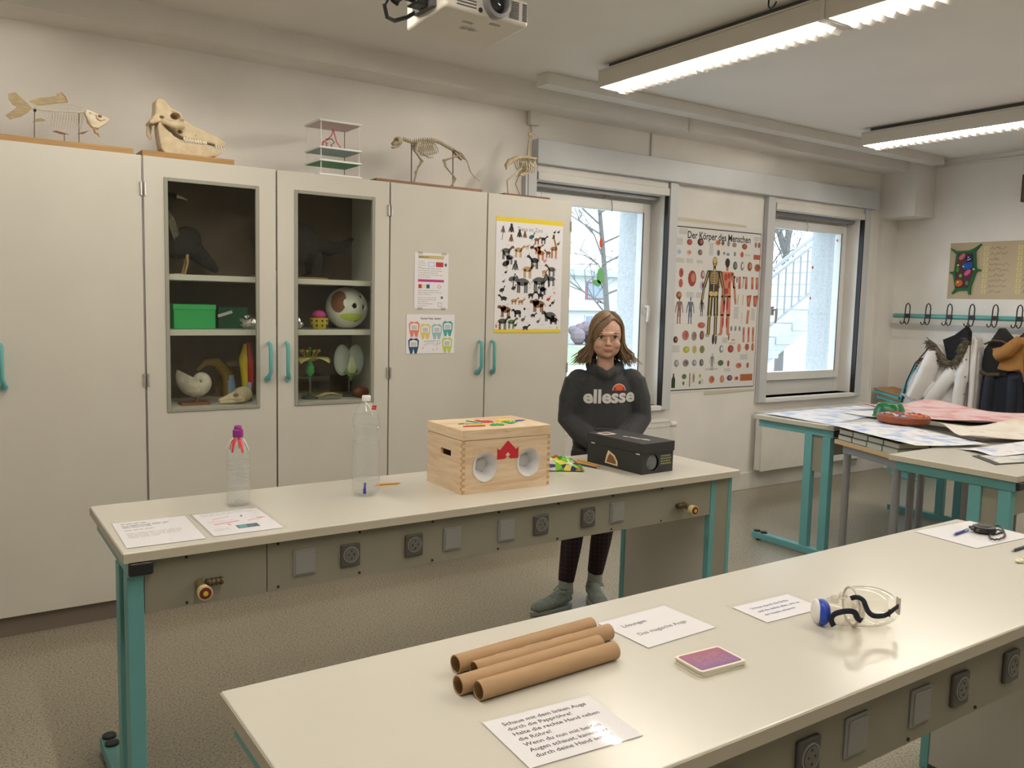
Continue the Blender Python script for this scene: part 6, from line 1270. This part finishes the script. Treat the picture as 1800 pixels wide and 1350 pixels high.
t = pdrape('unrolled_poster', 'white poster under the green dome at the back of the tables', [(4.95, 3.05), (5.55, 2.95), (5.62, 3.34), (5.0, 3.40)], paper_mat('poster_white', (.78, .78, .80), (.66, .68, .74), (.72, .62, .60), 4), zt2 + .009, 6, .003)
# filler: the middle of the low table carries a flat grey pad so the posters do not hang free
q = Matrix.Rotation(ang, 3, 'Z') @ Vector((.24, -.52, 0))
tag(B(0, 0, 0, .29, .48, .070).build('cork_mat', mat('grey_board', (.36, .34, .30), .8), loc=(4.40 + q.x, 3.03 + q.y, .765), rot=(0, 0, ang), bevel=.003), 'thick grey pad levelling the low table under the posters', 'pad')
t = thing('round_cell_model', 'flat round red-brown clay model with colourful top', 'model', (4.865, 2.885, T + .021))
Mcl = mat('terracotta', (.26, .065, .025), .55, noise=.25, nscale=20)
MB().lathe([(.140, .0), (.150, .008), (.151, .038), (.144, .046), (.001, .047)], n=36).build('disc', Mcl, t, smooth=True)
rr = random.Random(9)
for i in range(34):
    a = rr.uniform(0, 2 * PI); r_ = .128 * math.sqrt(rr.random()); MB().ell((r_ * math.cos(a), r_ * math.sin(a), .048), (rr.uniform(.010, .022), rr.uniform(.007, .013), .007), 8, 5, Matrix.Rotation(rr.uniform(0, 3), 4, 'Z')).build('organelle', rr.choice([M_blue, M_red, M_pink, M_orange, M_lblue, M_brown]), t, smooth=True)
t = thing('green_dome', 'glossy dark green flat-topped dome behind the round model', 'model', (5.055, 3.095, T + .019))
MB().lathe([(.098, .0), (.100, .02), (.090, .055), (.076, .082), (.068, .088), (.001, .089)], n=10).build('dome', mat('green_paint', (.005, .14, .04), .3, noise=.2, nscale=12), t, smooth=True); MB().lathe([(.102, 0), (.102, .006), (.09, .006)], n=20).build('rim', M_green, t)
for k, (quadp, lb) in enumerate((([(4.02, 1.92), (4.60, 1.78), (4.72, 2.0), (4.16, 2.10)], 'black-edged picture sheet lying at the near table corner'), ([(4.62, 1.775), (5.15, 1.76), (5.2, 1.84), (4.70, 1.86)], 'second black-edged picture sheet further along the near table'))):
    a, b_, c, d = [Vector((*q, 0)) for q in quadp]; o = (a + b_ + c + d) / 4; t = thing('picture_sheet', lb, 'picture', (o.x, o.y, T)); MB().prism([(*(q - o).xy, .0005) for q in (a, b_, c, d)], (0, 0, .003)).build('black_card', M_black, t)
    MB().prism([(*((q - o) * .86).xy, .0036) for q in (a, b_, c, d)], (0, 0, .0006)).build('print', paper_mat('grey_print', (.60, .60, .58), (.35, .36, .36), (.5, .5, .5), 12), t)

# ================================================================ outside
M_grass = mat('lawn', (.22, .36, .16), .9, noise=.3, nscale=3)
struct(B(-30, YB + .55, -.45, 90, 90, -.25).build('ground', mat('pale_paving', (.42, .42, .41), .9, noise=.08, nscale=2)))
struct(B(10, 19, -.25, 21.5, 29.9, -.235).build('lawn_strip', M_grass))
def tree(name, label, x, y, h_, seed, lean=0.0, spread=.5):
    t = thing(name, label, 'tree', (x, y, -.25), 0, 'bare trees outside the windows'); r = random.Random(seed); tr = MB(); br = MB(); Mk = mat('bark', (.12, .11, .10), .9)
    top = Vector((lean, 0, h_)); tr.tube([(0, 0, 0), (lean * .3, .05, h_ * .4), (lean * .7, 0, h_ * .75), top], [.10, .08, .05, .02], 8)
    def grow(p, d, L, rad, lev):
        pts = [p]; q = p
        for i in range(3): d = (d + Vector((r.uniform(-.3, .3), r.uniform(-.3, .3), r.uniform(-.12, .2)))).normalized(); q = q + d * L / 3; pts.append(q)
        br.tube(pts, [rad, rad * .8, rad * .6, rad * .4], 5)
        if lev:
            for k in range(4): f = pts[1 + k % 3]; grow(f, (d + Vector((r.uniform(-1, 1), r.uniform(-1, 1), r.uniform(-.4, .7)))).normalized(), L * .62, rad * .5, lev - 1)
    for k in range(20):
        u = .18 + .78 * k / 20; p_ = Vector((lean * u, 0, h_ * u)); a = r.uniform(0, 2 * PI); grow(p_, Vector((math.cos(a), math.sin(a), spread)).normalized(), h_ * .33, .035, 3)
    tr.build('trunk', Mk, t, smooth=True); br.build('branches', Mk, t)
tree('bare_tree', 'bare leafless tree seen through the first window', 17.7, 20.5, 8.0, 3, -1.2); tree('bare_tree', 'bare tree behind the outside staircase', 14.6, 11.5, 5.5, 8, .2, .9)
t = thing('house', 'pale house with flat eaves and two rows of windows outside', 'building', (26.0, 30.0, -.25)); Mhw = mat('house_wall', (.55, .55, .53), .8)
B(-9, 0, 0, 9, 8, 3.3).build('wall', Mhw, t); B(-9.6, -.5, 3.0, 9.6, 8.5, 3.25).build('roof', mat('house_roof', (.36, .42, .50), .7), t); B(-9.3, -.25, 1.45, 9.3, 0, 1.62).build('balcony_band', mat('band_grey', (.46, .47, .48), .7), t)
for k in range(8):
    x = -8 + k * 2.1; f = B(x, -.06, 1.95, x + 1.1, -.0, 2.75).build('window', mat('house_red', (.30, .10, .12), .6), t); B(x + .08, -.09, 2.02, x + 1.02, -.06, 2.68).build('pane', mat('house_pane', (.20, .24, .30), .2), f)
    f = B(x, -.06, .75, x + 1.2, -.0, 1.25).build('window', Mhw, t); B(x + .06, -.09, .8, x + 1.14, -.06, 1.2).build('pane', mat('house_pane', (.20, .24, .30)), f)
for k, (x, lb) in enumerate(((23.2, 'round hedge bush before the pale house, left one'), (26.6, 'low hedge bush before the pale house, right one'))):
    b = MB(); rr = random.Random(k)
    for i in range(26): b.ell((rr.uniform(-1, 1), rr.uniform(-.5, .5), rr.uniform(.1, .7)), rr.uniform(.15, .35), 7, 5)
    tag(b.build('hedge_bush', mat('hedge_twigs', (.16, .12, .13), .9), loc=(x, 28.2, -.25)), ('brown hedge bush outside near the end of the pale house', 'brown hedge bush outside in the middle of the pale house')[k], 'bush')
# concrete staircase with railing outside the second window
t = thing('outdoor_staircase', 'grey concrete staircase with metal railing outside the second window', 'staircase', (7.6, 6.5, -.25)); Mco = mat('concrete', (.34, .34, .33), .9, noise=.1, nscale=5)
rise, run = .165, .29
for k in range(14):
    x = .0 + (k - 2) * run; z = (k - 2) * rise + 1.02
    B(x, .0, z, x + run + .06, 1.3, z + .10).build('step', Mco, t, bevel=.006)
MB().prism([(-.6, .01, .76), (3.5, .01, 3.09), (3.5, .01, 2.85), (-.6, .01, .52)], (0, 1.28, 0)).build('stringer', Mco, t)
B(3.52, 0, 2.9, 5.2, 1.3, 3.1).build('landing', Mco, t); B(4.9, .3, 0, 5.15, 1.0, 2.9).build('pillar', Mco, t); B(-1.6, .0, 0, -.62, 1.3, .60).build('base_block', Mco, t)
slope = rise / run; Mrl = mat('railing_grey', (.20, .205, .21), .5)
def rz(x, h_): return 1.23 + x * slope + h_
for h_, r_ in ((.76, .024), (.66, .014), (.10, .016)): MB().tube([(-.55, -.02, rz(-.55, h_)), (3.4, -.02, rz(3.4, h_))], r_, 8).build('rail', Mrl, t)
bal = None
for k in range(30):
    x = -.5 + k * .13
    if bal is None: bal = MB().cyl((0, -.02, .10), (0, -.02, .66), .011, n=6).build('baluster', Mrl, t, loc=(x, 0, rz(x, 0)))
    else: copy_of(bal, t, loc=(x, 0, rz(x, 0)))
# ================================================================ the girl behind the bench
t = thing('person', 'girl with shoulder-length hair in a dark grey hoodie standing behind the bench', 'person', (2.743, 3.224, 0), R(-34.2))
M_skin = mat('skin', (.56, .34, .25), .5, noise=.05, nscale=14, sss=.08); M_hood = mat('hoodie_fleece', (.029, .031, .034), .9, noise=.15, nscale=60, bump=.25, bscale=30, sheen=.08)
def plaid():
    m, nt, b = nodes_of('plaid_trousers'); tc = nt.nodes.new('ShaderNodeTexCoord'); r = None; outs = []
    for ax in ('X', 'Z'):
        w_ = nt.nodes.new('ShaderNodeTexWave'); w_.wave_type = 'BANDS'; w_.bands_direction = ax; w_.inputs['Scale'].default_value = 14; rp = nt.nodes.new('ShaderNodeValToRGB'); rp.color_ramp.elements[0].position = .86; rp.color_ramp.elements[0].color = (.008, .006, .008, 1); rp.color_ramp.elements[1].position = .97; rp.color_ramp.elements[1].color = (.05, .012, .014, 1)
        nt.links.new(tc.outputs['Object'], w_.inputs[0]); nt.links.new(w_.outputs['Fac'], rp.inputs[0]); outs.append(rp)
    mx = nt.nodes.new('ShaderNodeMixRGB'); mx.blend_type = 'LIGHTEN'; mx.inputs[0].default_value = 1; nt.links.new(outs[0].outputs[0], mx.inputs[1]); nt.links.new(outs[1].outputs[0], mx.inputs[2]); nt.links.new(mx.outputs[0], b.inputs['Base Color']); b.inputs['Roughness'].default_value = .9; return m
M_plaid = plaid()
FB = (0, 1, 0)
HX = .010
SHL, ELL, WRL = (-.130, .02, 1.150), (-.168, .005, .955), (-.055, -.125, .868)
SHR, ELR, WRR = (.155, .02, 1.158), (.196, .005, .968), (.092, -.125, .872)
HIL, KNL, ANL = (-.070, .02, .77), (-.120, -.025, .45), (-.160, -.070, .075)
HIR, KNR, ANR = (.080, .03, .77), (.040, .045, .45), (-.002, .045, .085)
b = MB()
b.ell((HX, .004, 1.388), (.074, .086, .098), 20, 14); b.ell((HX, -.024, 1.325), (.066, .058, .058), 16, 10); b.ell((HX, -.060, 1.289), (.022, .020, .019), 10, 8); b.ell((HX, -.040, 1.305), (.047, .036, .036), 12, 8)
b.tube([(HX, -.078, 1.376), (HX, -.090, 1.356), (HX, -.098, 1.342)], [.007, .0085, .0095], 8); b.ell((HX, -.095, 1.340), (.0125, .011, .0085), 10, 6); b.ell((HX, -.082, 1.388), (.044, .010, .010), 10, 6)
for s_ in (-1, 1):
    b.ell((HX + s_ * .037, -.056, 1.338), (.028, .024, .025), 10, 8); b.ell((HX + s_ * .012, -.088, 1.338), (.006, .007, .006), 8, 6); b.ell((HX + s_ * .076, .012, 1.362), (.008, .020, .030), 8, 8)
b.ell((HX, -.079, 1.311), (.024, .009, .0075), 10, 6)
b.tube([(HX, .01, 1.32), (HX, .015, 1.25), (HX, .02, 1.19)], [.046, .043, .055], 14)
b.tube([(HX, .02, 1.19), (.01, .02, 1.10), (0, .02, .95), (0, .02, .80)], [.10, .115, .10, .11], 16, flat=.65, up=FB)
for S, E_, Wr, sg in ((SHL, ELL, WRL, 1), (SHR, ELR, WRR, -1)):
    b.tube([S, E_, Wr], [.040, .033, .022], 10)
    pc = Vector(Wr) + Vector((sg * .035, -.015, -.012)); b.ell(pc, (.034, .014, .026), 10, 6)
    for k in range(4): b.tube([pc + Vector((sg * .02, 0, .018 - .012 * k)), pc + Vector((sg * .055, .002, .014 - .012 * k)), pc + Vector((sg * .070, .014, .010 - .012 * k))], [.0085, .008, .0065], 6)
    b.tube([pc + Vector((0, -.004, .018)), pc + Vector((sg * .022, -.012, .034)), pc + Vector((sg * .040, -.010, .036))], [.010, .009, .007], 6)
for H, K_, A in ((HIL, KNL, ANL), (HIR, KNR, ANR)): b.tube([H, K_, A], [.065, .044, .030], 12)
b.build('body', M_skin, t, remesh=.0042, sm=3)
# eyes, brows, mouth
def surf(x, z, y): return (x, y, z)
for s_, ez in ((-1, 1.3715), (1, 1.3745)):
    ex = HX + s_ * .0335
    e = MB().ell((ex, -.0705, ez), (.0155, .0090, .0068), 14, 8).build('eye', mat('eye_white', (.62, .58, .54), .3), t, smooth=True)
    MB().ell((ex, -.0775, ez - .0002), (.0068, .0032, .0064), 12, 8).build('iris', mat('iris', (.035, .028, .024), .2), e, smooth=True)
    MB().tube([(ex - .0165, -.0715, ez - .001), (ex - .008, -.0790, ez + .0058), (ex + .001, -.0805, ez + .0068), (ex + .009, -.0785, ez + .0055), (ex + .0165, -.0715, ez - .001)], [.0016, .0028, .0031, .0028, .0016], 6).build('eyelid', mat('lash_line', (.055, .030, .022), .6), e, smooth=True)
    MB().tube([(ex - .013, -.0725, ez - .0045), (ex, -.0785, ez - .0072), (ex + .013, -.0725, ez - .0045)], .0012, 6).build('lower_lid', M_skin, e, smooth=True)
    MB().tube([(ex - s_ * .018, -.0835, ez + .0155), (ex, -.0865, ez + .0195), (ex + s_ * .020, -.074, ez + .0155)], [.0030, .0036, .0016], 6, flat=.8).build('eyebrow', mat('brow', (.12, .07, .042), .8), t, smooth=True)
Mlip = mat('lips', (.44, .15, .13), .45)
MB().tube([(HX - .027, -.0805, 1.3155), (HX - .013, -.0880, 1.3142), (HX, -.0895, 1.3135), (HX + .013, -.0880, 1.3142), (HX + .027, -.0805, 1.3160)], [.0010, .0026, .0028, .0026, .0010], 8).build('upper_lip', Mlip, t, smooth=True)
MB().tube([(HX - .024, -.0810, 1.3130), (HX - .012, -.0878, 1.3085), (HX, -.0898, 1.3075), (HX + .012, -.0878, 1.3085), (HX + .024, -.0810, 1.3135)], [.0010, .0030, .0034, .0030, .0010], 8).build('lower_lip', Mlip, t, smooth=True)
# hair: scalp cap plus combed strands
M_hair = mat('brown_hair', (.17, .105, .055), .5, noise=.35, nscale=30, stretch=(40, 40, 2)); M_hair2 = mat('light_brown_hair', (.27, .175, .09), .5, noise=.3, nscale=30, stretch=(40, 40, 2))
b = MB(); b.ell((HX, .012, 1.396), (.080, .088, .101), 56, 34); b.v = [v for v in b.v]
keep = MB()
for f in b.f:
    c = sum((Vector(b.v[i]) for i in f), Vector()) / len(f)
    if not (c.y < -.004 and c.z < 1.455 - 18 * (c.x - HX - .028) ** 2): keep.f.append(f); keep.m.append(0)
keep.v = b.v; keep.build('hair_cap', M_hair, t, smooth=True, solid=.006)
rr = random.Random(12); ha = MB(); hb = MB()
C0 = Vector((HX, .010, 1.394)); RX, RY, RZ = .0825, .092, .1035
def on_head(az, el, k=1.0): return Vector((C0.x + RX * k * math.cos(el) * math.sin(az), C0.y - RY * k * math.cos(el) * math.cos(az), C0.z + RZ * k * math.sin(el)))
for i in range(300):
    side = -1 if rr.random() < .55 else 1
    az = side * (1.22 + 1.7 * rr.random() ** 1.1); k = rr.uniform(1.0, 1.035)
    front = abs(az) < 1.6
    az0 = .25 + rr.uniform(-.08, .08) + (0 if front else side * .5)     # parting right of the middle
    pts = []
    for j in range(6):
        u = j / 5; el = 1.45 - 1.50 * u; a = az0 + (az - az0) * min(1, .25 + u * 1.05); pts.append(on_head(a, el, k))
    e = pts[-1]; out = Vector((math.sin(az), -math.cos(az) * .8, 0)); fl = rr.uniform(-.035, .022) * (1.25 if abs(az) < 1.9 else .6); dz = rr.uniform(.07, .118)
    pts.append(e + out * fl * .25 + Vector((0, .004, -.045))); pts.append(e + out * fl * .65 + Vector((side * .006, .0, -.045 - dz * .35))); pts.append(e + out * (fl + .012) + Vector((side * .020, -.012 if front else .005, -.045 - dz * .68))); pts.append(e + out * (fl + .03) + Vector((side * rr.uniform(-.01, .05), -.02 if front else .01, -.05 - dz)))
    w_ = rr.uniform(.0045, .0075); (ha if rr.random() < .62 else hb).tube(pts, [w_ * .5, w_, w_, w_, w_, w_, w_ * .95, w_ * .85, w_ * .6, w_ * .15], 5)
for i in range(64):                                                      # hair combed from the parting to both temples
    u = (i % 32) / 31; side = -1 if i < 40 else 1
    pa = [(.35, 1.30), (.15, .98), (-.35, .70), (-.80, .40), (-1.08, .08), (-1.22, -.25), (-1.32, -.50)] if side < 0 else [(.42, 1.30), (.64, .98), (.98, .66), (1.24, .30), (1.34, -.05), (1.38, -.35), (1.40, -.55)]
    pts = [on_head(a + side * .30 * u, el + .20 * u * (1 - .5 * j / 6), 1.025 + .01 * rr.random()) for j, (a, el) in enumerate(pa)]
    (ha if i % 3 else hb).tube(pts, [.004, .0055, .006, .006, .006, .005, .003], 5)
ha.build('hair', M_hair, t, smooth=True); hb.build('lighter_strands', M_hair2, t, smooth=True)
# hoodie
b = MB()
b.tube([(.012, .022, 1.205), (.012, .022, 1.165), (.012, .022, 1.10), (.012, .022, .98), (.012, .022, .88), (.010, .022, .80)], [.085, .135, .150, .152, .158, .150], 20, flat=.72, up=FB)
for S, E_, Wr, sg in ((SHL, ELL, WRL, 1), (SHR, ELR, WRR, -1)):
    S2 = Vector(S); E2 = Vector(E_); W2 = Vector(Wr); b.ell(S2 + Vector((sg * .012, 0, .0)), (.062, .062, .058), 12, 8); b.tube([S2, S2.lerp(E2, .5) + Vector((-sg * .010, 0, 0)), E2, E2.lerp(W2, .5) + Vector((0, 0, -.012)), W2, W2 + Vector((sg * .05, -.012, -.012))], [.062, .060, .057, .056, .050, .040], 12)
b.tube([(HX - .062, -.018, 1.212), (HX - .075, .03, 1.225), (HX - .05, .085, 1.232), (HX, .105, 1.228), (HX + .05, .085, 1.232), (HX + .075, .03, 1.225), (HX + .062, -.018, 1.212), (HX + .03, -.062, 1.200), (HX, -.082, 1.184), (HX - .03, -.062, 1.200)], .025, 10, closed=True)
b.tube([(HX, .10, 1.215), (HX, .125, 1.16), (HX, .12, 1.09)], [.06, .065, .045], 12)
hood = b.build('hoodie', M_hood, t, remesh=.0065, sm=4)
b = MB(); b.tube([(.012, .022, .81), (.012, .022, .772)], .152, 24, flat=.74, up=FB, cap=False); b.build('hem_band', mat('hoodie_rib', (.03, .032, .034), .95, bump=.5, bscale=120), t, smooth=True, solid=.006)
b = MB(); b.prism([(-.085, -.118, .79), (.105, -.118, .79), (.105, -.118, .84), (.070, -.118, .93), (-.050, -.118, .93), (-.085, -.118, .84)], (0, -.008, 0)); pk = b.build('pouch_pocket', M_hood, t, bevel=.004)
# chest print, wrapped onto the hoodie
def wrap(o, off):
    md = o.modifiers.new('wrap', 'SHRINKWRAP'); md.target = hood; md.wrap_method = 'PROJECT'; md.use_project_y = True; md.use_positive_direction = True; md.use_negative_direction = True; md.offset = off; md.wrap_mode = 'ABOVE_SURFACE'
v, f = text_geo('ellesse', 1, 'LEFT', .035); sx = .255 / max(a[0] for a in v)
bm = bmesh.new()
for a in v: bm.verts.new((-.100 + a[0] * sx, -.30, 1.046 + .030 * (a[0] * sx) / .255 * .4 + a[1] * .092))
bm.verts.ensure_lookup_table()
for q in f:
    try: bm.faces.new([bm.verts[i] for i in q])
    except ValueError: pass
bmesh.ops.triangulate(bm, faces=bm.faces[:]); bmesh.ops.subdivide_edges(bm, edges=[e for e in bm.edges if e.calc_length() > .012], cuts=2, use_grid_fill=False); bmesh.ops.triangulate(bm, faces=bm.faces[:])
me = bpy.data.meshes.new('chest_lettering'); bm.to_mesh(me); bm.free(); me.materials.append(mat('print_white', (.62, .62, .60), .7)); lo = bpy.data.objects.new('chest_lettering', me); COL.objects.link(lo); lo.parent = t; wrap(lo, .0022)
def half(name, cx, cz, r0, r1, a0, a1, m, off):
    n = 20; b = MB(); vs = []
    for i in range(n + 1):
        a = a0 + (a1 - a0) * i / n
        for k in range(5): r = r0 + (r1 - r0) * k / 4; vs.append((cx + r * math.cos(a), -.30, cz + r * math.sin(a)))
    b.add(vs, [(i * 5 + k, i * 5 + k + 1, i * 5 + 5 + k + 1, i * 5 + 5 + k) for i in range(n) for k in range(4)]); o = b.build(name, m, t, fix=False); wrap(o, off)
half('chest_emblem', .072, 1.112, .0, .031, 0, PI, mat('emblem_orange', (.62, .10, .02), .7), .0020)
half('emblem_side', .072, 1.112, .016, .030, .02, .62, mat('emblem_red', (.38, .015, .015), .7), .0030); half('emblem_side', .072, 1.112, .016, .030, PI - .62, PI - .02, mat('emblem_red', (.38, .015, .015), .7), .0030); half('emblem_edge', .072, 1.112, .0305, .0335, 0, PI, mat('emblem_white', (.62, .55, .50), .7), .0024)
# trousers, socks, shoes
b = MB(); b.tube([(.005, .025, .84), (.005, .025, .76)], [.125, .13], 18, flat=.75, up=FB)
for H, K_, A in ((HIL, KNL, ANL), (HIR, KNR, ANR)):
    A2 = Vector(A) + Vector((0, 0, .06)); H2, K2 = Vector(H), Vector(K_); b.tube([H2 + Vector((0, 0, .02)), H2.lerp(K2, .5), K2, K2.lerp(A2, .45), A2], [.078, .070, .058, .054, .041], 14)
b.build('trousers', M_plaid, t, remesh=.007, sm=3)
M_shoe = mat('grey_green_shoe', (.25, .29, .27), .75, noise=.2, nscale=40, bump=.3, bscale=120); M_sole = mat('shoe_sole', (.34, .36, .34), .7); M_sock3 = mat('sock_knit', (.33, .36, .31), .95, bump=.5, bscale=150)
for A, heel, toe in ((ANL, (-.128, -.056), (-.335, -.197)), (ANR, (-.020, .085), (.030, -.155))):
    dx, dy = toe[0] - heel[0], toe[1] - heel[1]; L = math.hypot(dx, dy); M_ = Matrix.Translation((heel[0], heel[1], 0)) @ Matrix.Rotation(math.atan2(dy, dx), 4, 'Z')
    c = MB(); c.tube([Vector(A) + Vector((0, 0, .085)), Vector(A) + Vector((0, 0, .0))], [.036, .040], 14); c.build('sock', M_sock3, t, smooth=True)
    b = MB(); b.M = M_; k = L / .25
    b.tube([(.012 * k, 0, .055), (.05 * k, 0, .058), (.11 * k, 0, .050), (.17 * k, 0, .042), (.225 * k, 0, .034), (.245 * k, 0, .030)], [.026, .038, .040, .040, .034, .016], 14, flat=.80); b.tube([(.05 * k, 0, .05), (.048 * k, 0, .10)], [.040, .037], 14); b.tube([(.07 * k, 0, .08), (.13 * k, 0, .06)], [.032, .026], 12); sh = b.build('shoe', M_shoe, t, remesh=.006, sm=3)
    b = MB(); b.M = M_; n = 24; pl = []
    for i in range(n): a = 2 * PI * i / n; pl.append((.128 * k + .128 * k * math.cos(a), (.042 - .004 * math.cos(a)) * math.sin(a), .0))
    b.prism(pl, (0, 0, .024)); b.build('sole', M_sole, sh, bevel=.006)
    b = MB(); b.M = M_
    for j in range(5):
        x = (.085 + .020 * j) * k; z = .098 - .008 * j - .008; b.tube([(x, -.026, z - .012), (x + .004, 0, z + .004), (x, .026, z - .012)], .0028, 6)
    for s_ in (-1, 1): b.tube([(.075 * k, 0, .104), (.06 * k, s_ * .035, .110), (.075 * k, s_ * .05, .085), (.09 * k, s_ * .012, .095)], .0024, 6)
    b.build('laces', mat('lace_dark_green', (.10, .16, .14), .8), sh, smooth=True)
